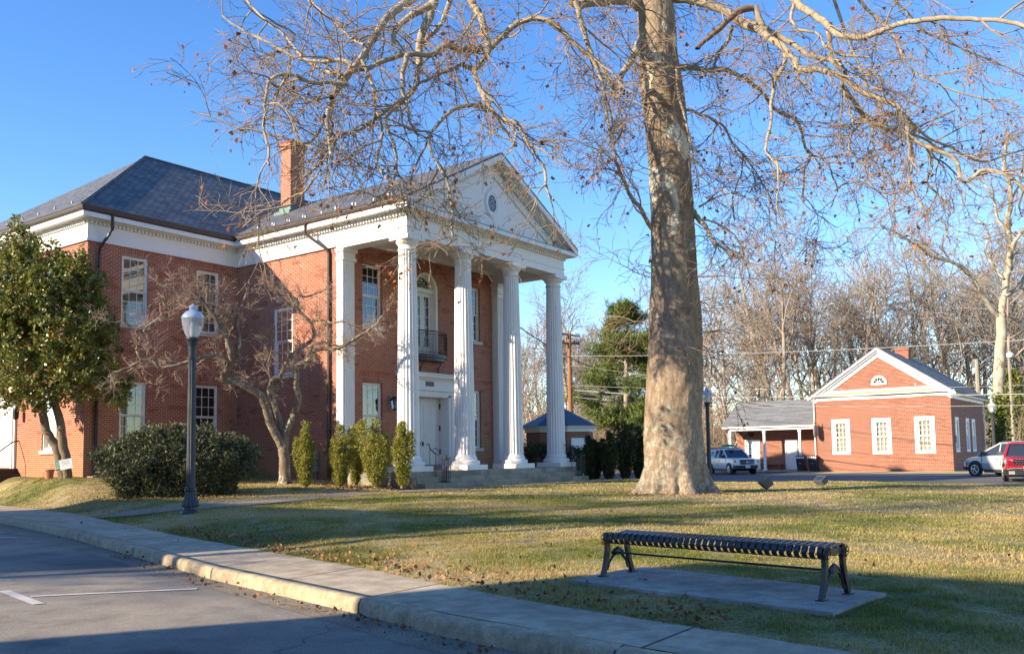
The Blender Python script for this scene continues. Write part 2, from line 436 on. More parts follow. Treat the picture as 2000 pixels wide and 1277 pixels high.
def window(parent, P, u0, u1, z0, z1, cols=3, top=3, bot=3, split=.5, white='white', behind='room', sill=True, recess=.10, casing=0.0, label=None, bd=.16, sill_mat='stone', trim=.07, mun=.022):
    """double-hung sash in an opening: window > sash bars, pane, blind, sill"""
    f = MB(); t = trim; r = recess
    # box frame just inside the reveal
    pbox(f, P, u0+.002, u0+t, z0+.002, z1-.002, r-.06, r+.05); pbox(f, P, u1-t, u1-.002, z0+.002, z1-.002, r-.06, r+.05)
    pbox(f, P, u0+t, u1-t, z1-t, z1-.002, r-.06, r+.05); pbox(f, P, u0+t, u1-t, z0+.002, z0+t*.8, r-.06, r+.05)
    if casing:
        pbox(f, P, u0-casing, u0+.001, z0-casing*.6, z1+casing, -.03, .02); pbox(f, P, u1-.001, u1+casing, z0-casing*.6, z1+casing, -.03, .02)
        pbox(f, P, u0+.001, u1-.001, z1-.001, z1+casing, -.032, .02); pbox(f, P, u0+.001, u1-.001, z0-casing*.6, z0+.001, -.032, .02)
    w = f.build('window', M[white], parent)
    if label: w['label'] = label
    a, b, c, d = u0+t, u1-t, z0+t*.8, z1-t
    zm = c+(d-c)*split
    s = MB()
    for (q0, q1, rows, dd) in ((zm, d, top, r-.025), (c, zm, bot, r+.02)):
        st = .045
        pbox(s, P, a, a+st, q0, q1, dd-.018, dd+.018); pbox(s, P, b-st, b, q0, q1, dd-.018, dd+.018)
        pbox(s, P, a+st, b-st, q0, q0+st, dd-.018, dd+.018); pbox(s, P, a+st, b-st, q1-st, q1, dd-.018, dd+.018)
        for k in range(1, cols):
            x = a+(b-a)*k/cols; pbox(s, P, x-mun/2, x+mun/2, q0+st, q1-st, dd-.012, dd+.012)
        for k in range(1, rows):
            z = q0+(q1-q0)*k/rows; pbox(s, P, a+st, b-st, z-mun/2, z+mun/2, dd-.010, dd+.010)
    s.build('sash', M[white], w)
    g = MB(); g.quad(P(a, zm, r-.025), P(b, zm, r-.025), P(b, d, r-.025), P(a, d, r-.025)); g.quad(P(a, c, r+.02), P(b, c, r+.02), P(b, zm, r+.02), P(a, zm, r+.02))
    g.build('pane', M['glass'], w)
    k = MB()
    pbox(k, P, u0-.05, u1+.05, z0-.05, z1+.05, r+bd, r+bd+.02)
    k.build('blind' if behind != 'room' else 'backing', M[behind], w)
    if sill:
        q = MB(); pbox(q, P, u0-.08, u1+.08, z0-.14, z0, -.07, r); q.build('sill', M[sill_mat], w)
    return w
def jack_arch(mb, P, u0, u1, z, h=.42, fl=.16):
    a = [P(u0-.02, z, -.005), P(u1+.02, z, -.005), P(u1+fl, z+h, -.005), P(u0-fl, z+h, -.005)]
    b = [P(u0-.02, z, .03), P(u1+.02, z, .03), P(u1+fl, z+h, .03), P(u0-fl, z+h, .03)]
    mb.prism(a, b)
def text_mesh(name, body, size, mat, parent, loc, rot, extr=.004, align='CENTER'):
    cu = bpy.data.curves.new(name, 'FONT'); cu.body = body; cu.size = size; cu.extrude = extr; cu.align_x = align; cu.align_y = 'CENTER'
    t = bpy.data.objects.new('tmp', cu); scene.collection.objects.link(t)
    bpy.context.view_layer.update()
    me = bpy.data.meshes.new_from_object(t.evaluated_get(bpy.context.evaluated_depsgraph_get()))
    bpy.data.objects.remove(t)
    me.materials.clear(); me.materials.append(mat); me.name = name
    o = bpy.data.objects.new(name, me); scene.collection.objects.link(o)
    o.parent = parent; o.location = loc; o.rotation_euler = rot
    return o

# ------------------------------------------------------------------ the lie of the land
_cy = [-60, -20, 0, 3, 5.2, 6.6, 10, 12, 18, 24, 31, 45, 70]
_cx = [5.4, 5.4, 5.45, 5.6, 5.96, 6.36, 7.14, 7.74, 9.5, 10.9, 12.3, 14.6, 18]
_iy = [-60, -20, 0, 1.75, 3.2, 4.67, 6.26, 8.06, 11.3, 15, 23.9, 31, 45, 70]
_ix = [6.2, 6.2, 6.25, 6.33, 6.64, 6.91, 7.36, 7.95, 8.8, 9.8, 12.6, 13.9, 16.2, 19.6]
def kerb_x(y): return np.interp(y, _cy, _cx)
def inner_x(y): return np.interp(y, _iy, _ix)
def gutter_x(y): return kerb_x(y)-np.interp(y, [0, 4.7, 7, 10, 14, 21], [.42, .45, .42, .33, .45, .6])
_hp = np.array([(8.5, 4, .17), (9.5, 1, .17), (12.4, 18.2, .30), (25.2, 12.5, .30), (23.5, 20.8, .385), (33.7, 20.8, .385), (28.6, 20.7, .385), (17, 31.5, .95), (17, 38, 1.0),
                (16.8, 45, 1.0), (20, 31.5, .93), (23.4, 31.4, .86), (23.4, 27, .68), (23.2, 23.5, .48), (20, 26, .62), (15.5, 25, .45), (27.7, 10.6, .26), (31.2, 10, .22), (40, 18, .12), (40, 5, .08), (30, 2, .15),
                (20, 3, .2), (16, 10, .24), (34, 27, .3), (42, 30, .1), (25, -10, .1), (42, 40, .1)])
def land(x, y):
    x = np.asarray(x, float); y = np.asarray(y, float)
    d2 = (x[..., None]-_hp[:, 0])**2+(y[..., None]-_hp[:, 1])**2+.3
    w = d2**-1.6
    h = (w*_hp[:, 2]).sum(-1)/w.sum(-1)
    t = np.clip((x-inner_x(y))/2.2, 0, 1); t = t*t*(3-2*t)
    h = .158*(1-t)+h*t
    t = np.clip((44-x)/4.0, 0, 1); t = t*t*(3-2*t)
    return .02*(1-t)+h*t
def ground_at(px, py, it=25):
    """the point of the lawn seen at a pixel"""
    d = ray(px, py); ts = np.linspace(4, 90, 1200)
    P = CAM[None]+d[None]*ts[:, None]
    g = P[:, 2]-land(P[:, 0], P[:, 1])
    i = int(np.argmax(g < 0)) if (g < 0).any() else len(ts)-1
    return P[i]
def on_land(x, y, dz=0.0): return (float(x), float(y), float(land(x, y))+dz)
# ------------------------------------------------------------------ ground, road, pavement, lawn
M['earth'] = mat_ground("woodland_floor", [(.3, (.13, .09, .055)), (.7, (.24, .18, .11))], .35, 9, .95, .4, .6, .05)
M['asphalt'] = mat_ground("asphalt", [(.36, (.14, .13, .115)), (.5, (.24, .215, .18)), (.64, (.38, .325, .24))], .28, 75, .85, .45, .35, .006)
M['asphalt2'] = mat_ground("asphalt_street", [(.3, (.10, .105, .115)), (.7, (.15, .15, .15))], .25, 50, .85, .2, .2, .006)
M['walk'] = mat_ground("pavement_concrete", [(.3, (.35, .285, .20)), (.7, (.50, .42, .30))], .8, 120, .9, .28, .3, .004, mid=4)
M['gutter_pan'] = mat_ground("gutter_aggregate", [(.3, (.21, .175, .13)), (.7, (.32, .27, .20))], 1.2, 55, .9, .7, .6, .01)
M['kerb'] = mat_ground("kerb_concrete", [(.3, (.34, .27, .175)), (.7, (.48, .39, .26))], 1.3, 60, .9, .3, .5, .01, mid=9)
_nt = M['asphalt'].node_tree; _b = _nt.nodes['Principled BSDF']; _src = _b.inputs['Base Color'].links[0].from_socket
_v = _nt.nodes.new("ShaderNodeTexVoronoi"); _v.feature = 'DISTANCE_TO_EDGE'; _v.inputs['Scale'].default_value = .22; _v.inputs['Randomness'].default_value = 1
_w = _nt.nodes.new("ShaderNodeTexNoise"); _w.inputs['Scale'].default_value = 1.4; _w.inputs['Detail'].default_value = 6
_p = geo_pos(_nt); _nt.links.new(_p, _w.inputs['Vector']); _a = _nt.nodes.new("ShaderNodeMixRGB"); _a.blend_type = 'ADD'; _a.inputs[0].default_value = 1.0
_nt.links.new(_p, _a.inputs[1]); _nt.links.new(_w.outputs['Color'], _a.inputs[2]); _nt.links.new(_a.outputs[0], _v.inputs['Vector'])
_sp = ramp(_nt, noise_tex(_nt, 160, 2, .8, vec=_p), [(.62, (1, 1, 1)), (.74, (1.9, 1.8, 1.65))])
_c = mix(_nt, 1.0, _src, _sp, 'MULTIPLY')
_c = mix(_nt, 1.0, _c, ramp(_nt, noise_tex(_nt, 1.1, 5, .7, vec=_p), [(.36, (.72, .72, .74)), (.5, (1, 1, 1))]), 'MULTIPLY')
_c = mix(_nt, 1.0, _c, ramp(_nt, _v.outputs['Distance'], [(.0, (.35, .35, .35)), (.004, (1, 1, 1))]), 'MULTIPLY'); _nt.links.new(_c, _b.inputs['Base Color'])
M['line'] = mat_ground("road_paint", [(.3, (.46, .45, .42)), (.7, (.6, .59, .55))], 4, 60, .8, .35, .1, .003)
M['path'] = mat_ground("footpath", [(.3, (.23, .19, .14)), (.7, (.34, .29, .22))], .9, 35, .9, .3, .3, .006)
M['strip'] = mat_ground("dry_verge", [(.3, (.42, .33, .16)), (.7, (.55, .45, .26))], .5, 20, .95, .35, .4, .02)
M['turf'] = mat_ground("turf", [(.30, (.12, .135, .045)), (.40, (.20, .19, .065)), (.50, (.32, .27, .12)), (.62, (.44, .35, .19)), (.8, (.35, .26, .14))], .27, 26, .95, .55, .8, .03, 8, mid=3.0)

def ribbon(name, ys, xa, xb, za, zb, mat, nx=1):
    V = []; F = []
    for y in ys:
        a, b = xa(y), xb(y)
        for k in range(nx+1):
            t = k/nx; V.append((a+(b-a)*t, y, za(y, t) if callable(za) else za+(zb-za)*t))
    w = nx+1
    for i in range(len(ys)-1):
        for k in range(nx): F.append((i*w+k, i*w+k+1, (i+1)*w+k+1, (i+1)*w+k))
    o = np_mesh(name, V, F, mat); o['kind'] = 'structure'; return o
g = MB(); g.quad((-500, -500, -.06), (700, -500, -.06), (700, 700, -.06), (-500, 700, -.06)); g.build('ground', M['earth'], loc=(0, 0, 0))['kind'] = 'structure'
ys = np.concatenate([np.arange(-60, -2, 4), np.arange(-2, 32, .4), np.arange(32, 71, 3)])
crown = lambda y, t: .075*(1-(2*t-1)**2)+.0
ribbon('road', ys, lambda y: gutter_x(y)-12.5, gutter_x, crown, 0, M['asphalt'], 12)
ribbon('gutter', ys, gutter_x, lambda y: kerb_x(y)-.02, .002, .004, M['gutter_pan'])
# kerb: rounded nose, slightly uneven, in cast lengths
kp = [(-.03, -.05), (-.018, .10), (.0, .135), (.03, .150), (.15, .155), (.15, -.05)]
V = []; F = []
kys = np.concatenate([np.arange(-60, -2, 4), np.arange(-2, 32, .2), np.arange(32, 71, 3)])
for y in kys:
    j = .006*noise.noise(Vector((y*.9, 0, 3)))+.004*noise.noise(Vector((y*3.1, 5, 3)))
    for (o, z) in kp: V.append((kerb_x(y)+o+j, y, z+j*.7))
k = len(kp)
for i in range(len(kys)-1):
    for q in range(k-1): F.append((i*k+q, i*k+q+1, (i+1)*k+q+1, (i+1)*k+q))
np_mesh('kerb', V, F, M['kerb'])['kind'] = 'structure'
ribbon('sidewalk', ys, lambda y: kerb_x(y)+.152, inner_x, .157, .166, M['walk'], 2)
jt = MB()
for y in (3.15, 6.5, 8.25, 10.0, 11.8, 13.6, 15.4, 17.2, 19, 20.8):
    sk = random.uniform(-.05, .1)
    a, b = kerb_x(y)+.12, inner_x(y+sk)
    jt.add([(a, y-.008, .161), (b, y+sk-.008, .170), (b, y+sk+.008, .170), (a, y+.008, .161)], [(0, 1, 2, 3)])
for y in (3.3, 6.55, 10.05, 13.6, 17.3):
    x = kerb_x(y)
    jt.add([(x-.034, y-.008, 0.01), (x-.034, y+.008, 0.01), (x-.024, y+.008, .11), (x-.024, y-.008, .11)], [(0, 1, 2, 3)])
    jt.add([(x-.022, y-.008, .10), (x-.022, y+.008, .10), (x+.0, y+.008, .142), (x+.0, y-.008, .142)], [(0, 1, 2, 3)])
    jt.add([(x+.0, y-.008, .142), (x+.0, y+.008, .142), (x+.14, y+.008, .161), (x+.14, y-.008, .161)], [(0, 1, 2, 3)])
jt.build('pavement_joints', M['gap'], loc=(0, 0, 0))['kind'] = 'structure'
def stripe(name, a, b, w):
    a = Vector(a); b = Vector(b); d = (b-a).normalized(); n = Vector((-d.y, d.x))*w/2
    m = MB(); K = 6; vs = []
    for i in range(K+1):
        p = a+(b-a)*i/K
        for s_ in (-1, 1):
            q = p+n*s_; t = (q.x-(gutter_x(q.y)-12.5))/12.5
            vs.append((q.x, q.y, .075*(1-(2*t-1)**2)+.007))
    m.add(vs, [(2*i, 2*i+1, 2*i+3, 2*i+2) for i in range(K)])
    m.build(name, M['line'], loc=(0, 0, 0))['kind'] = 'structure'
def road_pt(px, py):
    p = at_z(px, py, 0)
    for _ in range(4):
        t = (p[0]-(gutter_x(p[1])-12.5))/12.5; p = at_z(px, py, .075*(1-(2*t-1)**2))
    return (float(p[0]), float(p[1]))
stripe('road_marking', road_pt(60, 1165), road_pt(385, 1150), .10)
stripe('road_marking', road_pt(8, 1154), road_pt(76, 1180), .12)
stripe('road_marking', road_pt(-60, 1047), road_pt(33, 1050), .12)
# lawn sheet
gx = 110; lys = np.concatenate([np.arange(-40, 0, 2.5), np.arange(0, 30, .25), np.arange(30, 46, 1.0), np.arange(46, 71, 4)])
U = np.linspace(0, 1, gx+1)**1.25
X = inner_x(lys)[:, None]*(1-U)[None]+44.0*U[None]; Y = np.repeat(lys[:, None], gx+1, 1)
Z = land(X, Y)
for i in range(X.shape[0]):
    for j in range(1, X.shape[1]-1):
        if X[i, j] < 24 and -1 < lys[i] < 28: Z[i, j] += .012*noise.noise(Vector((X[i, j]*1.1, Y[i, j]*1.1, 0)))
V = np.stack([X, Y, Z], -1).reshape(-1, 3); w = gx+1
I = np.arange((len(lys)-1)*gx); r_, c_ = I//gx, I % gx
F = np.stack([r_*w+c_, r_*w+c_+1, (r_+1)*w+c_+1, (r_+1)*w+c_], -1)
np_mesh('lawn', V, F, M['turf'], smooth=True)['kind'] = 'structure'
# footpath from the pavement to the portico steps
low = [(212, 1012), (262, 1008), (320, 1002), (440, 990), (560, 982), (680, 972), (800, 963), (900, 958), (1040, 950), (1180, 943)]
cen = [ground_at(x, y-4) for x, y in low]
pp = [Vector((c[0], c[1])) for c in cen]
for _ in range(2):
    pp = [pp[0]]+[(pp[i-1]+pp[i]*2+pp[i+1])/4 for i in range(1, len(pp)-1)]+[pp[-1]]
V = []; F = []
for i in range(len(pp)):
    d = (pp[min(i+1, len(pp)-1)]-pp[max(i-1, 0)]).normalized(); n_ = Vector((-d.y, d.x))*.62
    for s_ in (-1, 1):
        q = pp[i]+n_*s_; V.append((q.x, q.y, float(land(q.x, q.y))+.022))
for i in range(len(pp)-1): F.append((2*i, 2*i+1, 2*i+3, 2*i+2))
np_mesh('path', V, F, M['path'])['kind'] = 'structure'
# the street beyond the lawn
ribbon('street', np.array([-60, 0, 22, 40, 90.]), lambda y: 44.0, lambda y: 55.2, .0, .0, M['asphalt2'])
ribbon('car_park', np.array([21.6, 40, 90.]), lambda y: 55.21, lambda y: 63.0, .004, .01, M['asphalt2'])
ribbon('verge', np.array([-60, 0, 21.6]), lambda y: 55.21, lambda y: 63.6, .01, .05, M['strip'])
ribbon('porch_walk', np.array([20.6, 28.5]), lambda y: 62.0, lambda y: 65.4, .06, .12, M['concrete'])
ribbon('street_edge', np.array([-60, 0, 22, 60.]), lambda y: 43.7, lambda y: 44.05, .045, .03, M['walk'])

# grit washed along the gutter
_n = 2600; _y = RNG.uniform(2, 24, _n); _x = kerb_x(_y)-.03-np.abs(RNG.normal(0, .22, _n)); _r = RNG.uniform(.003, .009, _n)
_o = np.array([(1, 0, 0), (0, 1, 0), (-1, 0, 0), (0, -1, 0), (0, 0, 1.0)])
_V = np.stack([_x, _y, np.full(_n, .006)], 1)[:, None]+_o[None]*_r[:, None, None]
_f = np.array([(0, 1, 4), (1, 2, 4), (2, 3, 4), (3, 0, 4)])
tag(np_mesh('gutter_grit', _V.reshape(-1, 3), (_f[None]+5*np.arange(_n)[:, None, None]).reshape(-1, 3), M['gutter_pan']), 'loose grit lying in the gutter along the kerb', 'grit', kind='stuff')
# ------------------------------------------------------------------ the courthouse
court = thing('courthouse', 'two-storey red brick courthouse with white columned portico and slate roof', 'courthouse', (28.6, 31.0, .4))
XM, YM, XW, YW, PX0, PX1, PY = 17.04, 31.56, 23.55, 25.5, 23.49, 33.71, 21.86
XM2, YB = 40.16, 43.6
ZF = 9.56
wb = MB(); arches = MB()
FX, FY, WX, WY = face_x(XM), face_y(YM), face_x(XW), face_y(YW)
# main block, end wall facing -X
wx_h = [(33.5, 34.55, 1.95, 4.42), (41.0, 42.1, 2.1, 4.6), (33.55, 34.65, 6.6, 9.2), (37.1, 38.2, 6.6, 9.2), (41.0, 42.1, 6.6, 9.2), (36.85, 38.6, 1.35, 4.6)]
wall(wb, FX, YM, YB, -.2, ZF, wx_h, .2)
wy_h = [(18.37, 19.45, 1.95, 4.47), (21.55, 22.63, 1.95, 4.5), (18.37, 19.45, 6.6, 9.2), (21.56, 22.64, 6.6, 9.15)]
wall(wb, FY, XM, XW, -.2, ZF, wy_h, .2)
ww_h = [(28.05, 29.2, 4.82, 7.5)]
wall(wb, WX, YW, YM, -.2, ZF, ww_h, .2)
CXP = 28.56
wp_h = [(24.85, 25.93, 1.85, 4.43), (31.15, 32.23, 1.85, 4.43), (24.85, 25.93, 6.65, 9.1), (31.15, 32.23, 6.65, 9.1), (27.3, 29.8, 1.15, 4.02), (CXP-.72, CXP+.72, 5.74, 9.28, 1)]
wall(wb, WY, XW, PX1-.05, .4, 10.0, wp_h, .3)
wall(wb, face_x(PX1-.05), YW, YM, -.2, ZF, [], .1)
wall(wb, FY, PX1-.05, XM2, -.2, ZF, [], .1)
wall(wb, face_x(XM2), YM, YB, -.2, ZF, [], .1)
wall(wb, face_y(YB), XM, XM2, -.2, ZF, [], .1)
W_ = wb.build('wall', M['brick'], court)
for P, hs in ((FX, wx_h[:5]), (FY, wy_h), (WX, ww_h), (WY, wp_h[:4])):
    for h in hs:
        arches = MB(); jack_arch(arches, P, h[0], h[1], h[3], .36 if h[3] > 9 else .42); arches.build('brick_lintel', M['brick_arch'], W_)
# arch ring over the balcony door
ra = MB(); K = 22
for k in range(K):
    a0, a1 = PI*k/K, PI*(k+1)/K; sp = 9.28-.72
    q = lambda r, a, d: WY(CXP-r*math.cos(a), sp+r*math.sin(a), d)
    ra.prism([q(.73, a0, -.006), q(.73, a1, -.006), q(1.12, a1, -.006), q(1.12, a0, -.006)], [q(.73, a0, .02), q(.73, a1, .02), q(1.12, a1, .02), q(1.12, a0, .02)])
ra.build('brick_arch', M['brick_arch'], W_)
ru = MB()
for k in range(30):                       # open joints of the rowlock arch
    a0 = PI*(k+.5)/30; q = lambda r, a, d: WY(CXP-r*math.cos(a), sp+r*math.sin(a), d)
    ru.quad(q(.75, a0-.006, -.009), q(.75, a0+.006, -.009), q(1.11, a0+.004, -.009), q(1.11, a0-.004, -.009))
ru.build('mortar_joints', M['stone'], W_)
# windows
window(court, FX, *wx_h[0], behind='curtain', top=3, bot=3)
window(court, FX, *wx_h[1], behind='curtain')
for h in wx_h[2:5]: window(court, FX, *h, behind='tan_blind')
window(court, FY, *wy_h[0], behind='blind', recess=.12); window(court, FY, *wy_h[1], behind='room', bd=.5, recess=.12)
window(court, FY, *wy_h[2], behind='tan_blind', recess=.12); window(court, FY, *wy_h[3], behind='tan_blind', recess=.12)
window(court, WX, *ww_h[0], behind='room', recess=.08, bd=.5)
window(court, WY, *wp_h[0], behind='blind', recess=.16); window(court, WY, *wp_h[1], behind='room', recess=.16)
window(court, WY, *wp_h[2], behind='room', recess=.16); window(court, WY, *wp_h[3], behind='room', recess=.16)
# side door with white surround and steps, far left
sd = MB(); a, b, c, d = wx_h[5]
pbox(sd, FX, a-.32, a-.001, c-.3, d+.32, -.09, .0); pbox(sd, FX, b+.001, b+.32, c-.3, d+.32, -.09, .0); pbox(sd, FX, a-.001, b+.001, d, d+.32, -.09, .0)
pbox(sd, FX, a-.42, b+.42, d+.321, d+.46, -.2, .0); pbox(sd, FX, a-.2, a-.08, c-.3, d, -.13, -.091)
ds = sd.build('door_surround', M['white'], court)
dl = MB(); pbox(dl, FX, a, b, c, d, .12, .18)
for z in (c+.25, c+1.2, c+2.2): pbox(dl, FX, a+.12, (a+b)/2-.06, z, z+.75, .105, .12); pbox(dl, FX, (a+b)/2+.06, b-.12, z, z+.75, .105, .12)
dl.build('door', M['white'], ds)
st = MB()
for i in range(3): st.box((XM-.35*(i+1)-.9, a-.45-.2*i, .4), (XM-.001*(i+1), b+.5+.2*i, 1.33-.19*(i+1)+.15))
st.build('side_steps', M['iron_rust'], court)
sl = MB(); sl.tube([(XM-.01, a-.75, 3.5), (XM-.25, a-.75, 3.62)], .02); sl.lathe([(.03, 3.15), (.10, 3.2), (.12, 3.5), (.05, 3.62), (.01, 3.7)], (XM-.25, a-.75), 8)
sl.build('wall_lantern', M['iron'], court)
hr = MB(); hy = a-.52
hr.tube([(XM-.02, hy, 2.35), (XM-.25, hy, 2.3), (XM-.75, hy-.12, 1.95), (XM-.95, hy-.15, 1.75)], .025); hr.tube([(XM-.9, hy-.15, 1.8), (XM-.9, hy-.15, 1.0)], .02)
hr.build('handrail', M['iron'], court)
# entablature: frieze board, dentils, cornice
path = [(XM, YB), (XM, YM), (PX0, YM), (PX0, PY), (PX1, PY), (PX1, YM), (XM2, YM), (XM2, YB)]
fr = MB()
fpath = [(XM, YB), (XM, YM), (XW, YM)]
sweep(fr, rect(0, 9.58, .045, 10.12), [(XM, YB), (XM, YM), (PX0+.004, YM)])
sweep(fr, [(0, 9.50), (.075, 9.50), (.075, 9.57), (.05, 9.59), (0, 9.59)], [(XM, YB), (XM, YM), (PX0+.004, YM)])
sweep(fr, rect(-.06, 9.58, .0, 10.12), [(PX0, YM-.046), (PX0, YW+.05)])
sweep(fr, rect(-.06, 9.50, .03, 9.579), [(PX0, YM-.076), (PX0, YW+.05)])
fr.build('frieze', M['white'], court)
fr = MB(); sweep(fr, rect(0, 9.50, .045, 10.12), [(PX1+.001, YM), (XM2, YM), (XM2, YB)]); fr.build('frieze', M['white'], court)
bm = MB()      # portico beams (architrave and frieze of the porch)
bm.box((PX0, PY, 9.42), (PX1, PY+.68, 10.12))
bm.box((PX0, PY+.681, 9.42), (PX0+.62, YW-.001, 10.118)); bm.box((PX1-.62, PY+.681, 9.42), (PX1, YW-.001, 10.118))
sweep(bm, rect(0.0, 9.70, .03, 9.76), [(PX0, YW), (PX0, PY), (PX1, PY), (PX1, YW)])
sweep(bm, rect(0.0, 9.42, .012, 9.56), [(PX0, YW), (PX0, PY), (PX1, PY), (PX1, YW)])
bm.build('portico_beam', M['white'], court)
cl = MB(); cl.box((PX0+.62, PY+.68, 9.97), (PX1-.62, YW, 10.05))
cl.box((PX0+.62, YW-.14, 9.80), (PX1-.62, YW-.002, 9.969)); cl.box((PX0+.62, PY+.681, 9.80), (PX1-.62, PY+.80, 9.969))
cl.build('portico_ceiling', M['white'], court)
dn = MB()
sweep(dn, rect(.0, 10.12, .07, 10.25), path)
def dentils(p0, p1, off=.071, w=.075, pitch=.15):
    a_, b_ = Vector(p0), Vector(p1); L = (b_-a_).length; d_ = (b_-a_)/L; nn = Vector((d_.y, -d_.x)); k_ = int(L/pitch)
    for i in range(k_):
        m0 = a_+d_*(i+.5)*L/k_-d_*w/2; m1 = m0+d_*w; o1 = nn*off; o2 = nn*(off+.07)
        xs = [m0+o1, m1+o1, m1+o2, m0+o2]
        dn.prism([(p.x, p.y, 10.135) for p in xs], [(p.x, p.y, 10.24) for p in xs])
dentils((XM, YB), (XM, YM)); dentils((XM, YM), (PX0, YM)); dentils((PX0, YM), (PX0, PY)); dentils((PX0, PY), (PX1, PY)); dentils((PX1, PY), (PX1, YM))
dn.build('dentil_band', M['white'], court)
co = MB()
cprof = [(0, 10.25), (.16, 10.25), (.20, 10.30), (.36, 10.30), (.42, 10.29), (.42, 10.43), (.40, 10.47), (0, 10.47)]
sweep(co, cprof, path)
co.build('cornice', M['white'], court)
gu = MB()
gprof = [(.30, 10.475), (.40, 10.475), (.47, 10.52), (.50, 10.62), (.52, 10.68), (.30, 10.68)]
sweep(gu, gprof, [(XM, YB), (XM, YM), (PX0-.50, YM)])
gu.build('gutter', M['gutter'], court); gu = MB(); sweep(gu, gprof, [(PX0, YM-.47), (PX0, PY-.42)])
gu.build('gutter', M['gutter'], court)
gu = MB(); sweep(gu, gprof, [(PX1, PY-.42), (PX1, YM-.5)]); gu.build('gutter', M['gutter'], court)
gu = MB(); sweep(gu, gprof, [(PX1+.5, YM), (XM2, YM), (XM2, YB)]); gu.build('gutter', M['gutter'], court)
# downspouts
dp = MB(); yy = YM-.10
dp.tube([(17.72, YM-.44, 10.5), (17.72, YM-.44, 9.95), (17.66, YM-.36, 9.8), (17.45, YM-.10, 9.3), (17.43, yy, 9.1), (17.43, yy, 1.15), (17.40, yy-.05, 1.02), (17.36, yy-.3, .98)], .055, 8)
dp.build('downspout', M['iron'], court)
dp = MB(); xx = XW-.09
dp.tube([(PX0-.46, 26.75, 10.5), (PX0-.44, 26.75, 10.1), (PX0-.1, 26.0, 9.5), (xx, 25.9, 9.3), (xx, 25.9, .8)], .06, 8)
for z in (8.2, 6.3, 4.4, 2.5): dp.box((xx-.075, 25.82, z), (XW-.002, 25.98, z+.05))
dp.build('downspout', M['gutter'], court)
# roofs
ZE, EO = 10.66, .50
ex0, ex1, ey0, ey1 = XM-EO, XM2+EO, YM-EO, YB+EO
rm = (ey1-ey0)/2; yr = ey0+rm; ZR = 15.36; ax = ex0+6.35; ax2 = ex1-6.35
rf = MB()
rf.slab([(ex0, ey1, ZE), (ex0, ey0, ZE), (ax, yr, ZR)], .09)
rf.slab([(ex0, ey0, ZE), (ex1, ey0, ZE), (ax2, yr, ZR), (ax, yr, ZR)], .09)
rf.slab([(ex1, ey0, ZE), (ex1, ey1, ZE), (ax2, yr, ZR)], .09)
rf.slab([(ex1, ey1, ZE), (ex0, ey1, ZE), (ax, yr, ZR), (ax2, yr, ZR)], .09)
roof = rf.build('roof', M['slate'], court)
cap = MB()
cap.tube([(ex0, ey0, ZE+.02), (ax, yr, ZR+.02), (ax2, yr, ZR+.02)], .07, 5)
cap.build('ridge_cap', M['slate'], roof)
WR = 13.66; WXR = (PX0+PX1)/2; wx0, wx1 = PX0-EO, PX1+EO; FRY = PY-.46
msl = (ZR-ZE)/rm; yv = ey0+(WR-ZE)/msl
rw = MB()
rw.slab([(wx0, FRY, ZE), (WXR, FRY, WR), (WXR, yv+.3, WR), (wx0, ey0, ZE)], .08)
rw.slab([(WXR, FRY, WR), (wx1, FRY, ZE), (wx1, ey0, ZE), (WXR, yv+.3, WR)], .08)
wroof = rw.build('portico_roof', M['slate'], court)
# pediment
pd = MB(); pd.add([(PX0-.3, PY+.05, 10.47), (PX1+.3, PY+.05, 10.47), (WXR, PY+.05, WR-.1)], [(0, 1, 2)])
pd.build('pediment', M['white'], court)
rk = MB()
ang = math.atan2(WR-ZE, WXR-wx0); 
def rake(t0, t1, y0, y1, e=0.0, mat=None, into=None):
    """band between depths t0..t1 below the roof slope"""
    m = into if into is not None else rk
    for sgn in (1, -1):
        X0 = WXR-sgn*(WXR-wx0+e)
        z = lambda x: WR-abs(x-WXR)*math.tan(ang)
        c0, c1 = t0/math.cos(ang), t1/math.cos(ang)
        A = [(X0, y0, z(X0)-c0), (WXR, y0, WR-c0), (WXR, y0, WR-c1), (X0, y0, z(X0)-c1)]
        B = [(p[0], y1, p[2]) for p in A]
        m.prism(A, B)
rake(.075, .27, FRY+.005, FRY+.09); rake(.20, .26, FRY+.09, PY+.04); rake(.262, .36, PY-.18, PY+.045, -.25); rake(.362, .75, PY+.015, PY+.048, -.6)
rake(.752, .80, PY-.01, PY+.047, -.9)
Ltot = (WXR-wx0-.3)/math.cos(ang)
for sgn in (1, -1):
    k_ = int(Ltot/.17)
    for i in range(k_):
        t = .5+i*(Ltot-.6)/k_; x = WXR-sgn*t*math.cos(ang); z = WR-t*math.sin(ang)-.40/math.cos(ang)
        rk.box((x-.04, PY-.13, z-.055), (x+.04, PY+.013, z+.05))
rk.build('raking_cornice', M['white'], court)
cs = MB(); cs.prism([(PX0-.40, PY-.41, 10.475), (PX0-.40, PY-.41, 10.50), (PX0-.40, PY+.05, 10.60), (PX0-.40, PY+.05, 10.475)], [(PX1+.40, PY-.41, 10.475), (PX1+.40, PY-.41, 10.50), (PX1+.40, PY+.05, 10.60), (PX1+.40, PY+.05, 10.475)])
cs.build('copper_flashing', M['copper'], court)
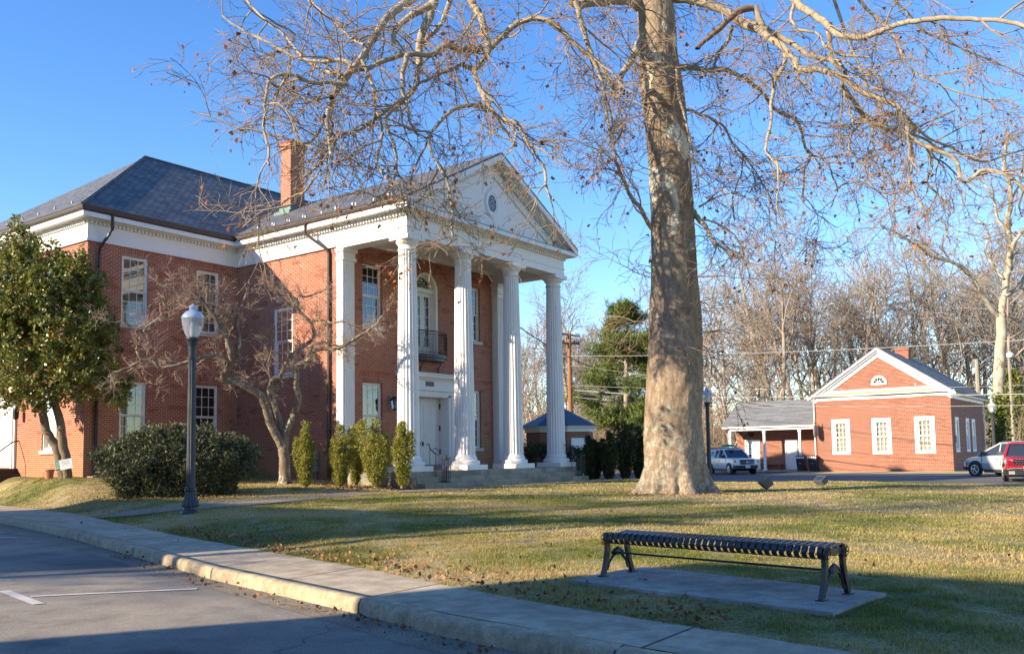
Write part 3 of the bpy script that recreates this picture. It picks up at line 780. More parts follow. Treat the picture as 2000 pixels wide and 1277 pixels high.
# oval window in the pediment
ov = MB(); ox, oz, Y0 = 28.55, 11.62, PY+.05
K = 32
el = lambda rx, rz, k, y: (ox+rx*math.cos(2*PI*k/K), y, oz+rz*math.sin(2*PI*k/K))
for k in range(K):
    for (r0, r1, y) in ((.36, .42, -.05), (.42, .47, -.025), (.27, .36, -.035)):
        f_ = 1.28
        ov.prism([el(r0, r0*f_, k, Y0), el(r0, r0*f_, k+1, Y0), el(r1, r1*f_, k+1, Y0), el(r1, r1*f_, k, Y0)],
                 [el(r0, r0*f_, k, Y0+y), el(r0, r0*f_, k+1, Y0+y), el(r1, r1*f_, k+1, Y0+y), el(r1, r1*f_, k, Y0+y)])
for k in range(8):
    q = 2*PI*k/8; ov.tube([(ox+.09*math.cos(q), Y0-.02, oz+.12*math.sin(q)), (ox+.27*math.cos(q), Y0-.02, oz+.34*math.sin(q))], .010, 4)
ov.tube([(ox+.09*math.cos(2*PI*k/12), Y0-.02, oz+.12*math.sin(2*PI*k/12)) for k in range(13)], .010, 4)
o_ = ov.build('oval_window', M['white'], court)
og = MB(); og.add([el(.28, .36, k, Y0-.012) for k in range(K)], [tuple(range(K))]); og.build('pane', M['dark_glass'], o_)
# chimney
ch = MB(); ch.box((26.95, 32.3, 12.2), (27.78, 32.98, 15.75)); ch.box((26.91, 32.26, 15.751), (27.82, 33.02, 15.87)); ch.box((26.86, 32.21, 15.871), (27.87, 33.07, 16.05)); ch.box((26.91, 32.26, 16.051), (27.82, 33.02, 16.14))
c_ = ch.build('chimney', M['brick3'] if False else M['brick'], roof)
cf = MB(); cf.box((26.9, 32.25, 12.3), (27.83, 33.03, 13.02)); cf.box((26.7, 32.1, 12.2), (28.0, 33.15, 12.78)); cf.build('copper_base', M['copper'], c_)
# snow guards
sg0 = None
for i in range(9):
    y = YM+.15+1.28*i; p = (ex0+.75, y+.2, ZE+.75*(ZR-ZE)/6.35+.03)
    if sg0 is None:
        s_ = MB(); s_.box((p[0]-.035, p[1]-.035, p[2]-.05), (p[0]+.015, p[1]+.035, p[2]+.05)); sg0 = s_.build('snow_guard', M['zinc'], roof); base0 = p
    else:
        c_ = sg0.copy(); scene.collection.objects.link(c_); c_.location = [q-w_ for q, w_ in zip(p, base0)]
wsl = (WR-ZE)/(WXR-wx0)
for i in range(18):
    y = 22.6+i*.47; dx = .55+(.28 if i % 2 else 0)
    if i in (3, 9): continue
    p = (wx0+dx, y, ZE+dx*wsl+.03); c_ = sg0.copy(); scene.collection.objects.link(c_); c_.location = [q-w_ for q, w_ in zip(p, base0)]
# columns
def flute(n, d):
    def f(q, z):
        t = (q*n/(2*PI)) % 1.0
        return 1-d*max(0, math.sin(PI*min(1, max(0, (t-.12)/.76))))**.8
    return f
def make_column(x, y, z0, z1):
    c = MB(); nf = 20
    fm = flute(nf, .085)
    rb, rt = .405, .315
    prof = []
    for i in range(13):
        t = i/12; r = rb+(rt-rb)*(t**1.35); prof.append((r, z0+.56+(z1-.50-z0-.56)*t))
    c.lathe(prof, (x, y), nf*6, fm, cap=False)
    col = c.build('column', M['white'], court)
    b = MB()
    b.lathe([(.55, z0+.19), (.575, z0+.24), (.58, z0+.29), (.545, z0+.35), (.47, z0+.37), (.46, z0+.41), (.475, z0+.44), (.45, z0+.47), (.425, z0+.52), (rb, z0+.57)], (x, y), 40, cap=False)
    b.build('base_moulding', M['white'], col, smooth=True); b = MB()
    b.lathe([(rt+.002, z1-.52), (rt+.03, z1-.50), (rt+.03, z1-.46), (rt, z1-.445), (rt, z1-.34), (rt+.04, z1-.31), (rt+.10, z1-.22), (rt+.14, z1-.16), (.12, z1-.155)], (x, y), 40, cap=False)
    b.build('capital', M['white'], col, smooth=True)
    p = MB(); p.box((x-.62, y-.62, z0), (x+.62, y+.62, z0+.19)); p.build('plinth', M['white'], col)
    p = MB(); p.box((x-.47, y-.45, z1-.155), (x+.47, y+.45, z1-.001)); p.build('abacus', M['white'], col)
for x in (23.87, 27.02, 30.17, 33.33): make_column(x, 22.2, .98, 9.42)
for (a, b) in ((PX0+.002, PX0+.60), (PX1-.60, PX1-.002)):
    pil = MB()
    pil.box((a, 25.15, 1.3), (b, YW-.002, 8.95)); pil.box((a-.03, 25.11, .98), (b+.03, YW-.003, 1.3)); pil.box((a-.05, 25.08, 8.951), (b+.05, YW-.003, 9.08)); pil.box((a-.02, 25.12, 9.081), (b+.02, YW-.003, 9.28)); pil.box((a-.08, 25.05, 9.281), (b+.08, YW-.003, 9.419))
    for i in range(5):
        x = a+.08+i*.11; pil.box((x, 25.13, 1.5), (x+.055, 25.1505, 8.8))
    if a > 30:
        for i in range(2): pil.box((a-.02, 25.22+i*.11, 1.5), (a+.001, 25.27+i*.11, 8.8))
    pil.build('pilaster', M['white'], court)
# steps and porch floor
sp_ = MB()
sp_.box((23.22, 20.83, .0), (33.78, 21.199, .58)); sp_.box((23.22, 21.2, .0), (33.78, 21.549, .78)); sp_.box((23.22, 21.55, .0), (33.95, 25.49, .972))
sp_.build('steps', M['moss_concrete'], court)
M['paver'] = mat_brick("brick_paver", (.30, .12, .07), (.22, .085, .05), (.3, .25, .2), w=.2, h=.1)
pf = MB(); pf.box((23.6, 21.95, .973), (33.6, 25.45, .98)); pf.build('porch_floor', M['paver'], court)
bs = MB(); bs.box((26.7, 25.0, .981), (30.45, 25.49, 1.15)); bs.build('threshold', M['moss_concrete'], court)
# entrance: entablature, pilaster strips, recessed double door
en = MB(); a, b, c, d = wp_h[4]
en.box((26.88, 25.38, 1.15), (a, 25.499, 4.25)); en.box((b, 25.38, 1.15), (30.24, 25.499, 4.25)); en.box((a, 25.38, d), (b, 25.499, 4.25))
en.box((26.8, 25.30, 4.251), (30.3, 25.499, 4.34)); en.box((26.86, 25.36, 4.341), (30.26, 25.499, 4.72)); en.box((26.8, 25.28, 4.721), (30.34, 25.499, 4.80)); en.box((26.66, 25.16, 4.801), (30.48, 25.499, 4.93)); en.box((26.62, 25.12, 4.931), (30.52, 25.499, 4.98))
en.box((a-.12, 25.34, 1.15), (a, 25.379, 4.1)); en.box((b, 25.34, 1.15), (b+.12, 25.379, 4.1)); en.box((a-.12, 25.34, d), (b+.12, 25.379, d+.14))
en.box((26.92, 25.35, 1.15), (27.12, 25.379, 4.1)); en.box((30.0, 25.35, 1.15), (30.2, 25.379, 4.1))
en.box((a-.01, 25.38, 1.15), (a+.03, 26.0, d)); en.box((b-.03, 25.38, 1.15), (b+.01, 26.0, d)); en.box((a, 25.38, d-.03), (b, 26.0, d+.01))
e_ = en.build('door_surround', M['white'], court)
for k in range(2):
    x0, x1 = (a+.04, 28.54) if k == 0 else (28.56, b-.04)
    dd = MB(); dd.box((x0, 25.86, 1.16), (x1, 25.91, d-.04))
    for (z0, z1) in ((1.35, 1.75), (1.85, 2.1), (2.2, 2.5), (2.62, 3.75)):
        dd.box((x0+.16, 25.846, z0), (x1-.16, 25.862, z1)); dd.box((x0+.2, 25.835, z0+.04), (x1-.2, 25.847, z1-.04))
    do = dd.build('door', M['white'], court)
    hk = MB(); hx = x1-.1 if k == 0 else x0+.1
    hk.lathe([(.03, 2.0), (.035, 2.05), (.02, 2.08)], (hx, 25.80), 8); hk.box((hx-.03, 25.82, 1.95), (hx+.03, 25.845, 2.15)); hk.build('handle', M['iron'], do)
    hx = x0-.02 if k == 0 else x1-.02
    for z in (1.6, 2.6, 3.55): hi = MB(); hi.box((hx, 25.80, z), (hx+.05, 25.86, z+.22)); hi.build('hinge', M['iron'], do)
pl = MB(); pl.box((28.34, 25.345, 4.44), (28.86, 25.359, 4.64)); pl.build('number_plate', M['iron'], court)
bk = MB(); bk.box((a, 26.05, 1.0), (b, 26.1, 4.2)); bk.build('unlit_lobby_sheet', M['room'], court)  # flat dark sheet standing in for the unlit space behind the doors
# arched balcony door
ab = MB(); r = .72; sp = 9.28-r; K = 20
for (r0, r1, d0, d1) in ((r-.10, r-.001, -.02, .32), (r-.17, r-.10, .2, .30)):
    for k in range(K):
        a0, a1 = PI*k/K, PI*(k+1)/K; q = lambda rr, aa, dd: WY(CXP-rr*math.cos(aa), sp+rr*math.sin(aa), dd)
        ab.prism([q(r0, a0, d0), q(r0, a1, d0), q(r1, a1, d0), q(r1, a0, d0)], [q(r0, a0, d1), q(r0, a1, d1), q(r1, a1, d1), q(r1, a0, d1)])
    for s_ in (-1, 1):
        u = sorted((CXP+s_*r0, CXP+s_*r1)); pbox(ab, WY, u[0], u[1], 5.75, sp, d0, d1)
pbox(ab, WY, CXP-.62, CXP+.62, sp-.12, sp+.06, .12, .30)
for k in range(1, 6):
    q_ = PI*k/6; ab.tube([WY(CXP, sp+.06, .26), WY(CXP-.55*math.cos(q_), sp+.55*math.sin(q_), .26)], .012, 4)
ab.tube([WY(CXP-.3*math.cos(PI*k/10), sp+.05+.3*math.sin(PI*k/10), .26) for k in range(11)], .012, 4)
for k in range(2):
    x0, x1 = (CXP-.55, CXP-.005) if k == 0 else (CXP+.005, CXP+.55)
    pbox(ab, WY, x0, x0+.12, 5.76, sp-.12, .24, .29); pbox(ab, WY, x1-.12, x1, 5.76, sp-.12, .24, .29); pbox(ab, WY, x0+.12, x1-.12, 5.76, 6.15, .24, .29); pbox(ab, WY, x0+.12, x1-.12, sp-.27, sp-.12, .24, .29)
    pbox(ab, WY, (x0+x1)/2-.012, (x0+x1)/2+.012, 6.15, sp-.27, .255, .275)
    for i in range(1, 5):
        z = 6.15+(sp-.27-6.15)*i/5; pbox(ab, WY, x0+.12, x1-.12, z-.015, z+.015, .255, .277)
A_ = ab.build('balcony_door', M['white'], court)
ag = MB(); ag.add([WY(CXP-.62, 5.8, .275), WY(CXP+.62, 5.8, .275)]+[WY(CXP+.62*math.cos(PI*k/K), sp+.62*math.sin(PI*k/K), .275) for k in range(K+1)], [tuple(range(K+3))]); ag.build('pane', M['glass'], A_)
bk = MB(); pbox(bk, WY, CXP-.8, CXP+.8, 5.6, 9.4, .62, .65); bk.build('backing', M['room'], A_)
lt = MB(); pbox(lt, WY, CXP-.6, CXP-.1, 8.75, 8.95, .5, .6)
mm, nt_, bb_ = new_mat("lit_ceiling"); bb_.inputs['Emission Color'].default_value = (.9, .62, .08, 1); bb_.inputs['Emission Strength'].default_value = .45; bb_.inputs['Base Color'].default_value = (.4, .3, .05, 1); M['lit'] = mm
lt.build('ceiling_light', M['lit'], A_)
# balcony
bl = MB(); by0 = 24.86
arc = lambda r_, n=14: [(CXP+.98*math.cos(PI+PI*k/n)*r_, YW-.66*math.sin(PI*k/n)**.55*r_) for k in range(n+1)]
pa = arc(1.0); bl.prism([(x, y, 5.60) for x, y in pa], [(x, y, 5.74) for x, y in pa])
pa = arc(.9); bl.prism([(x, y, 5.48) for x, y in pa], [(x, y, 5.599) for x, y in pa])
B_ = bl.build('balcony', M['iron'], court)
ir = MB(); pa = arc(.97, 36)
ir.tube([(x, y, 6.70) for x, y in pa], .022, 6); ir.tube([(x, y, 6.58) for x, y in pa], .010, 5); ir.tube([(x, y, 5.82) for x, y in pa], .012, 5)
for x, y in pa[1:-1]: ir.tube([(x, y, 5.74), (x, y, 6.70)], .009, 4)
for i, (x, y) in enumerate(pa[24:35]):
    x2, y2 = pa[25+i]; 
    for z in (5.95, 6.1, 6.25, 6.4): ir.tube([(x, y, z), ((x+x2)/2, (y+y2)/2, z+.1), (x2, y2, z)], .007, 3)
ir.build('railing', M['iron'], B_)
for s_ in (-.55, .55):
    br = MB()
    pts = [(CXP+s_, YW-.03-.32*(1-t)*1.0-.0, 5.47-.55*t) for t in (0, .3, .6)]+[(CXP+s_, YW-.05-.17*math.cos(q)*.8, 5.12-.14*math.sin(q)) for q in (PI*.9, PI*.6, PI*.3, 0, -PI*.3, -PI*.6)]
    br.tube(pts, .018, 5); br.build('scroll_bracket', M['iron'], B_)
# porch lantern
ln = MB(); lx, ly = 26.3, 25.2
ln.tube([(lx, YW-.01, 3.75), (lx, ly+.1, 3.9), (lx, ly, 3.85)], .014, 5); ln.box((lx-.06, YW-.02, 3.6), (lx+.06, YW-.001, 3.95))
ln.lathe([(.01, 3.93), (.05, 3.9), (.15, 3.80), (.16, 3.77)], (lx, ly), 6); ln.lathe([(.11, 3.42), (.09, 3.38), (.02, 3.33)], (lx, ly), 6)
for k in range(6):
    q = 2*PI*k/6; ln.tube([(lx+.11*math.cos(q), ly+.11*math.sin(q), 3.41), (lx+.14*math.cos(q), ly+.14*math.sin(q), 3.78)], .010, 4)
l_ = ln.build('porch_lantern', M['iron'], court)
lg = MB(); lg.lathe([(.10, 3.42), (.13, 3.77)], (lx, ly), 6, cap=False); lg.build('lantern_glass', M['glass'], l_)
# electric meter on the wing wall
me_ = thing('electric_meter', 'grey electric meter boxes mounted low on the courthouse brick wall', 'meter box', (XW, 26.6, .7))
m_ = MB(); m_.box((XW-.16, 26.5, 1.45), (XW-.004, 26.72, 1.75)); m_.build('meter_cover', M['zinc'], me_)
m_ = MB(); m_.box((XW-.2, 26.46, 1.0), (XW-.004, 26.76, 1.38)); m_.tube([(XW-.1, 26.6, .6), (XW-.1, 26.6, 1.0)], .03); m_.tube([(XW-.1, 26.6, 1.37), (XW-.1, 26.6, 1.46)], .03)
m_.lathe([(.07, 1.0), (.07, 1.02)], (XW-.2, 26.6), 10); m_.build('meter_housing', M['zinc'], me_)
# iron handrails on the steps
def porch_rail(x0, label, flip=1):
    t = thing('stair_handrail', label, 'handrail', (x0, 21.0, .58), 'iron handrails of the portico steps')
    r = MB()
    top = [(x0-.02*flip, 21.75, 1.9), (x0+.05*flip, 21.72, 1.98), (x0+.10*flip, 21.66, 1.75), (x0+.16*flip, 21.5, 1.6), (x0+.2*flip, 21.28, 1.52), (x0+.2*flip, 21.1, 1.46)]
    r.tube(top, .02, 6)
    r.tube([(x0+.07*flip, 21.68, .97), (x0+.07*flip, 21.68, 1.9)], .013, 4); r.tube([(x0+.16*flip, 21.48, .78), (x0+.16*flip, 21.48, 1.62)], .013, 4)
    r.tube([(x0+.16*flip+.06*math.cos(q), 21.5-.06*math.cos(q), 1.72+.08*math.sin(q)) for q in (-1.2, -.4, .4, 1.2, 2.2, 3.2)], .011, 4)
    r.build('rail', M['iron'], t)
    n = MB(); cx_, cy_ = x0+.2*flip, 21.02
    n.lathe([(.17, 1.44), (.17, 1.47)], (cx_, cy_), 12); n.lathe([(.17, .62), (.17, .64)], (cx_, cy_), 12)
    n.lathe([(.025, 1.47), (.035, 1.52), (.02, 1.56), (.005, 1.60)], (cx_, cy_), 6)
    for k in range(6): q = 2*PI*k/6+.3; n.tube([(cx_+.15*math.cos(q), cy_+.15*math.sin(q), .58), (cx_+.15*math.cos(q), cy_+.15*math.sin(q), 1.46)], .013, 4)
    n.tube([(cx_, cy_, .58), (cx_, cy_, 1.5)], .03, 5)
    n.build('newel_cage', M['iron'], t)
porch_rail(24.35, 'black iron handrail with caged newel at the near left end of portico steps')
porch_rail(33.3, 'black iron handrail at the far right end of portico steps beside corner column')
wr = thing('wall_handrail', 'thin rusty iron rail against the portico wall behind the yews', 'handrail', (26.3, 25.3, .98), 'iron handrails of the portico steps')
r = MB(); r.tube([(24.0, 22.0+1.0, 1.95), (24.0, 23.9, 1.95)], .012, 4); 
for y in (23.05, 23.5, 23.85): r.tube([(24.0, y, .98), (24.0, y, 1.95)], .012, 4)
r.build('rail', M['iron_rust'], wr)
# splash slab at the corner downspout
sb = MB(); sb.box((17.1, 30.2, .55), (19.6, 31.4, .99)); tag(sb.build('areaway_kerb', M['kerb'], loc=(17.1, 30.2, .55)), 'low tan concrete ledge at foot of brick wall beside big hedge', 'concrete ledge')
# ------------------------------------------------------------------ brick house across the far street
XB, YA, YBk, XBk = 63.35, 11.88, 20.53, 74.8
hs = thing('brick_house', 'small gabled red brick building with three white sash windows across the street', 'brick building', (XB, 16.2, 0))
P2 = face_x(XB); PS = face_y(YA)
w2 = MB()
fh = [(18.41, 19.25, 1.32, 3.40), (15.75, 16.60, 1.32, 3.40), (13.07, 13.92, 1.32, 3.42)]
wall(w2, P2, YA, YBk, -.1, 5.0, fh, .15)
shs = [(64.5, 65.4, 1.35, 3.4), (68.1, 69.0, 1.35, 3.4), (70.3, 71.2, 1.35, 3.4)]
wall(w2, PS, XB, XBk, -.1, 4.9, shs, .12)
YR = (YA+YBk)/2
w2.add([P2(YA-.0, 5.0), P2(YBk, 5.0), P2(YBk, 5.1), P2(YR, 8.0), P2(YA, 5.1)], [(0, 1, 2, 3, 4)])
w2.quad((XBk, YA, -.1), (XBk, YBk, -.1), (XBk, YBk, 5), (XBk, YA, 5)); w2.quad((XB, YBk, -.1), (XBk, YBk, -.1), (XBk, YBk, 5), (XB, YBk, 5))
hw = w2.build('wall', M['brick2'], hs)
for h in fh: window(hs, P2, *h, white='white2', behind='curtain', sill=False, casing=.19, recess=.06, trim=.05, bd=.10)
for h in shs: window(hs, PS, *h, white='white2', behind='room', sill=False, casing=.14, recess=.05)
tr = MB()
pbox(tr, P2, YA-.06, YBk+.06, 4.90, 5.10, -.07, 0); pbox(tr, P2, YA-.3, YBk+.3, 5.16, 5.25, -.30, 0)
pbox(tr, P2, YA+.6, YBk-.6, 5.40, 5.56, -.05, -.001)
r2 = (8.32-5.12)/(YBk+.38-YR)
for s_ in (-1, 1):
    for (t0, t1, d0, d1, e) in ((.0, .16, -.34, 0, .38), (.161, .30, -.20, -.001, .2), (.301, .62, -.06, -.002, -.02)):
        A = [P2(YR+s_*(YBk-YR+e), 8.30-r2*(YBk-YR+e)-t0, d0), P2(YR, 8.30-t0, d0), P2(YR, 8.30-t1, d0), P2(YR+s_*(YBk-YR+e), 8.30-r2*(YBk-YR+e)-t1, d0)]
        tr.prism(A, [(p[0]+(d1-d0), p[1], p[2]) for p in A])
pbox(tr, PS, XB-.05, XBk+.1, 4.72, 4.95, -.06, 0); tr.box((XB-.1, YA-.33, 4.951), (XBk+.2, YA-.001, 5.08))
tr.build('white_trim', M['white2'], hs)
ob = MB(); pbox(ob, P2, YA+.2, YBk-.2, 5.251, 5.39, -.04, -.001); ob.build('flashing', mat_plain("tan_flashing", (.52, .27, .11), .7), hs)
gt = MB(); gt.tube([(XB-.33, YBk+.36, 5.12), (XBk, YBk+.36, 5.12)], .07, 6); gt.build('gutter', M['white2'], hs); gt = MB(); gt.tube([(XB-.1, YBk+.05, 5.05), (XB-.1, YBk+.05, .1)], .045, 6); gt.build('downspout', M['white2'], hs); gt = MB(); gt.tube([(XBk-.1, YA-.08, 5.0), (XBk-.1, YA-.08, .1)], .05, 6); gt.build('downspout', M['white2'], hs)
r_ = MB()
zr = lambda y: 8.34-r2*abs(y-YR)
r_.slab([(XB-.36, YA-.42, zr(YA-.42)), (XBk+.3, YA-.42, zr(YA-.42)), (XBk+.3, YR, 8.34), (XB-.36, YR, 8.34)], .06)
r_.slab([(XB-.36, YR, 8.34), (XBk+.3, YR, 8.34), (XBk+.3, YBk+.42, zr(YBk+.42)), (XB-.36, YBk+.42, zr(YBk+.42))], .06)
hr_ = r_.build('roof', M['shingle'], hs)
c_ = MB(); c_.box((69.3, 15.6, 7.4), (70.2, 16.5, 8.62)); c_.box((69.25, 15.55, 8.621), (70.25, 16.55, 8.8)); c_.box((69.25, 15.6, 7.6), (69.299, 16.5, 8.3))
c_.build('chimney', M['brick2'], hr_)
# half-round window
K = 16; lu = MB(); cy_, cz_, rr = 16.2, 5.93, .50
for k in range(K):
    a0, a1 = PI*k/K, PI*(k+1)/K; q = lambda r, a, d: P2(cy_-r*math.cos(a), cz_+r*math.sin(a), d)
    for (r0, r1, d) in ((.36, .50, -.05), (.10, .14, -.03)): lu.prism([q(r0, a0, d), q(r0, a1, d), q(r1, a1, d), q(r1, a0, d)], [q(r0, a0, 0.01), q(r0, a1, .01), q(r1, a1, .01), q(r1, a0, .01)])
for k in range(1, 5):
    a = PI*k/5; lu.tube([P2(cy_-.12*math.cos(a), cz_+.12*math.sin(a), -.02), P2(cy_-.37*math.cos(a), cz_+.37*math.sin(a), -.02)], .016, 4)
pbox(lu, P2, cy_-.5, cy_+.5, cz_-.12, cz_-.001, -.055, 0)
l_ = lu.build('half_round_window', M['white2'], hs)
g_ = MB(); g_.add([P2(cy_-.37*math.cos(PI*k/K), cz_+.37*math.sin(PI*k/K), -.008) for k in range(K+1)], [tuple(range(K+1))]); g_.build('pane', M['room'], l_)
ve = MB(); pbox(ve, P2, 13.9, 13.98, 5.62, 5.78, -.02, 0); pbox(ve, PS, 64.05, 64.25, 1.9, 2.3, -.12, 0); ve.build('utility_box', M['zinc'], hs)
# side wing with the open porch
XP, XQ, YQ = 63.65, 65.30, 27.1
pw = MB(); dh = [(22.55, 23.45, .16, 2.32), (25.35, 26.5, .16, 2.38)]
wall(pw, face_x(XQ), YBk, YQ, -.1, 3.5, dh, .08)
pw.quad((XQ, YQ, -.1), (69.5, YQ, -.1), (69.5, YQ, 3.3), (66.5, YQ, 5.1), (XQ, YQ, 4.2))
pw.build('porch_wall', M['brick2'], hs)
pr = MB(); pr.slab([(XP-.32, YBk+.02, 3.40), (XP-.32, YQ+.42, 3.40), (66.7, YQ+.42, 5.28), (66.7, YBk+.02, 5.28)][::-1], .07)
pr.slab([(66.7, YBk+.02, 5.28), (66.7, YQ+.42, 5.28), (69.9, YQ+.42, 3.4), (69.9, YBk+.02, 3.4)][::-1], .07)
pr.build('porch_roof', M['shingle'], hs)
pt = MB(); pt.box((XP-.09, YBk+.05, 3.02), (XP+.09, YQ+.05, 3.20)); pt.box((XP-.26, YBk+.05, 3.201), (XP+.02, YQ+.38, 3.34)); pt.box((XP-.09, YQ-.12, 3.021), (XQ, YQ+.04, 3.19))
pt.box((XP+.02, YBk+.05, 3.30), (XQ, YQ+.38, 3.33))
pt.build('porch_beam', M['white2'], hs)
for y in (26.95, 24.36, 21.78):
    q = MB(); q.box((XP-.08, y-.08, .05), (XP+.08, y+.08, 3.02)); q.box((XP-.11, y-.11, .05), (XP+.11, y+.11, .25)); q.box((XP-.11, y-.11, 2.85), (XP+.11, y+.11, 3.019)); q.build('porch_post', M['white2'], hs)
for (a, b, c, d) in dh:
    q = MB(); pbox(q, face_x(XQ), a+.001, a+.08, c, d, -.03, .1); pbox(q, face_x(XQ), b-.08, b-.001, c, d, -.03, .1); pbox(q, face_x(XQ), a+.08, b-.08, d-.08, d-.001, -.03, .1); pbox(q, face_x(XQ), a+.081, b-.081, c, d-.081, .04, .08)
    if b-a > 1: pbox(q, face_x(XQ), (a+b)/2-.02, (a+b)/2+.02, c, d-.1, .02, .041)
    do = q.build('door', M['white2'], hs); k_ = MB(); k_.lathe([(.03, 1.08), (.04, 1.12), (.02, 1.15)], (XQ, a+.18), 8); k_.build('handle', M['zinc'], do)
q = MB(); pbox(q, face_x(XQ), 25.85, 26.35, 2.62, 2.92, -.2, 0); q.build('porch_light', M['iron_rust'], hs)
q = MB(); q.box((XP-.5, YBk+.05, -.05), (XQ, YQ+.4, .13)); q.build('porch_slab', M['concrete'], hs)
pb = thing('porch_bench', 'low brown wooden bench against the brick wall under the porch', 'bench', (65.0, 24.4, .13))
q = MB(); q.box((64.85, 23.55, .52), (65.2, 25.2, .58)); q.build('seat', mat_plain("brown_wood", (.20, .10, .05), .7), pb)
for y in (23.75, 25.0):
    q = MB(); q.box((64.87, y-.04, .13), (65.18, y+.04, .519)); q.build('leg', bpy.data.materials['brown_wood'], pb)
# wheeled bins
M['bin'] = mat_plain("bin_plastic", (.018, .02, .022), .45, 0, .2, 6)
def wheelie(x, y, rz, label):
    t = thing('wheeled_bin', label, 'rubbish bin', (0, 0, 0), 'wheeled bins by the porch')
    b = MB(); b.prism([(-.22, -.24, .06), (.22, -.24, .06), (.22, .24, .06), (-.22, .24, .06)], [(-.30, -.30, 1.0), (.30, -.30, 1.0), (.30, .30, 1.0), (-.30, .30, 1.0)])
    b.box((-.33, -.33, .94), (.33, .33, .99)); b.box((-.36, .26, .9), (.36, .34, .96)); b.build('body', M['bin'], t)
    l = MB(); l.prism([(-.33, -.34, 1.0), (.33, -.34, 1.0), (.33, .36, 1.0), (-.33, .36, 1.0)], [(-.26, -.26, 1.12), (.26, -.26, 1.12), (.26, .3, 1.10), (-.26, .3, 1.10)]); ld = l.build('lid', M['bin'], t)
    s_ = MB()
    for k in range(5): s_.box((-.30+k*.13, -.365, .90), (-.22+k*.13, -.341, 1.05))
    s_.build('lid_label', M['white2'], ld)
    s_ = MB(); s_.box((-.08, -.31, .55), (.08, -.279, .60)); s_.build('emblem', M['zinc'], t)
    for sx in (-.27, .27):
        w_ = MB(); w_.tube([(sx-.03, .27, .12), (sx+.03, .27, .12)], .12, 12); w_.build('wheel', M['iron'], t)
    t.location = (x, y, .06); t.rotation_euler = (0, 0, rz); return t
_p = at_z(1566, 920.5, .06); wheelie(_p[0], _p[1], rad(-90), 'black wheeled bin in front of the white porch door, nearer the middle post')
_p = at_z(1572, 918.5, .06); wheelie(_p[0]+1.0, _p[1]+.25, rad(-75), 'black wheeled bin turned sideways just behind another bin')
_p = at_z(1589.5, 920.5, .06); wheelie(_p[0], _p[1], rad(-90), 'black wheeled bin hard against the corner downspout of the brick house')
# hanging sign on the corner
sg = thing('hanging_sign', 'scallop edged grey sign on a cream bracket at brick house corner', 'sign', (XB, YBk-.1, 2.4))
ys_ = YBk-.12
b = MB(); b.tube([(XB, ys_, 3.3), (XB-.85, ys_, 3.3)], .025, 6); b.lathe([(.02, 3.32), (.06, 3.38), (.05, 3.45), (.02, 3.52), (.045, 3.58), (.01, 3.66)], (XB-.7, ys_), 8); b.tube([(XB, ys_, 3.0), (XB-.3, ys_, 3.28)], .018, 5)
b.build('bracket', mat_plain("cream_paint", (.6, .56, .42), .6), sg)
pts = []
for (x, z) in ((-.1, 3.22), (-.45, 3.26), (-.8, 3.2), (-.84, 2.6), (-.70, 2.42), (-.45, 2.36), (-.2, 2.42), (-.08, 2.58), (-.12, 2.68), (-.08, 2.78), (-.12, 2.88), (-.08, 2.98), (-.12, 3.08)): pts.append((XB+x, z))
b = MB(); b.prism([(x, ys_-.03, z) for x, z in pts], [(x, ys_+.03, z) for x, z in pts]); bd_ = b.build('sign_board', mat_plain("sign_grey", (.24, .23, .25), .6, 0, .3, 8), sg)
b = MB(); b.tube([(XB-.35, ys_-.05, 2.62), (XB-.35, ys_-.031, 2.62)], .075, 12); b.box((XB-.72, ys_-.04, 2.5), (XB-.64, ys_-.031, 2.8)); b.build('emblem', M['iron'], bd_)

# ------------------------------------------------------------------ small octagonal brick kiosk behind the portico
kc = at_depth(1094, 884, 52); kx, ky = float(kc[0]), float(kc[1])
ki = thing('brick_kiosk', 'small octagonal brick kiosk with dark pyramid roof behind the portico', 'kiosk', (kx, ky, .1))
oc = lambda r, z, o=0.0: [(kx+r*math.cos(o+2*PI*k/8), ky+r*math.sin(o+2*PI*k/8), z) for k in range(8)]
b = MB(); b.prism(oc(1.95, -.1), oc(1.95, 2.75)); b.build('wall', M['brick3'], ki)
b = MB(); b.prism(oc(2.02, 2.76), oc(2.05, 2.98)); b.prism(oc(2.22, 2.981), oc(2.25, 3.08)); b.build('white_trim', M['white2'], ki)
M['blue_slate'] = mat_shingle("blue_slate", (.045, .075, .11), (.06, .10, .14), (.02, .03, .04), rough=.45)
b = MB(); o_ = oc(2.32, 3.081); tp = (kx, ky, 4.28)
for k in range(8): b.add([o_[k], o_[(k+1) % 8], tp], [(0, 1, 2)])
b.add(o_, [tuple(range(8))]); b.build('roof', M['blue_slate'], ki)
dv = Vector((-.80, -.60, 0)); dv = Vector((math.cos(rad(-112.5-22.5+0)), math.sin(rad(-135)), 0)); tv = Vector((-dv.y, dv.x, 0))
face_r = 1.95*math.cos(PI/8)
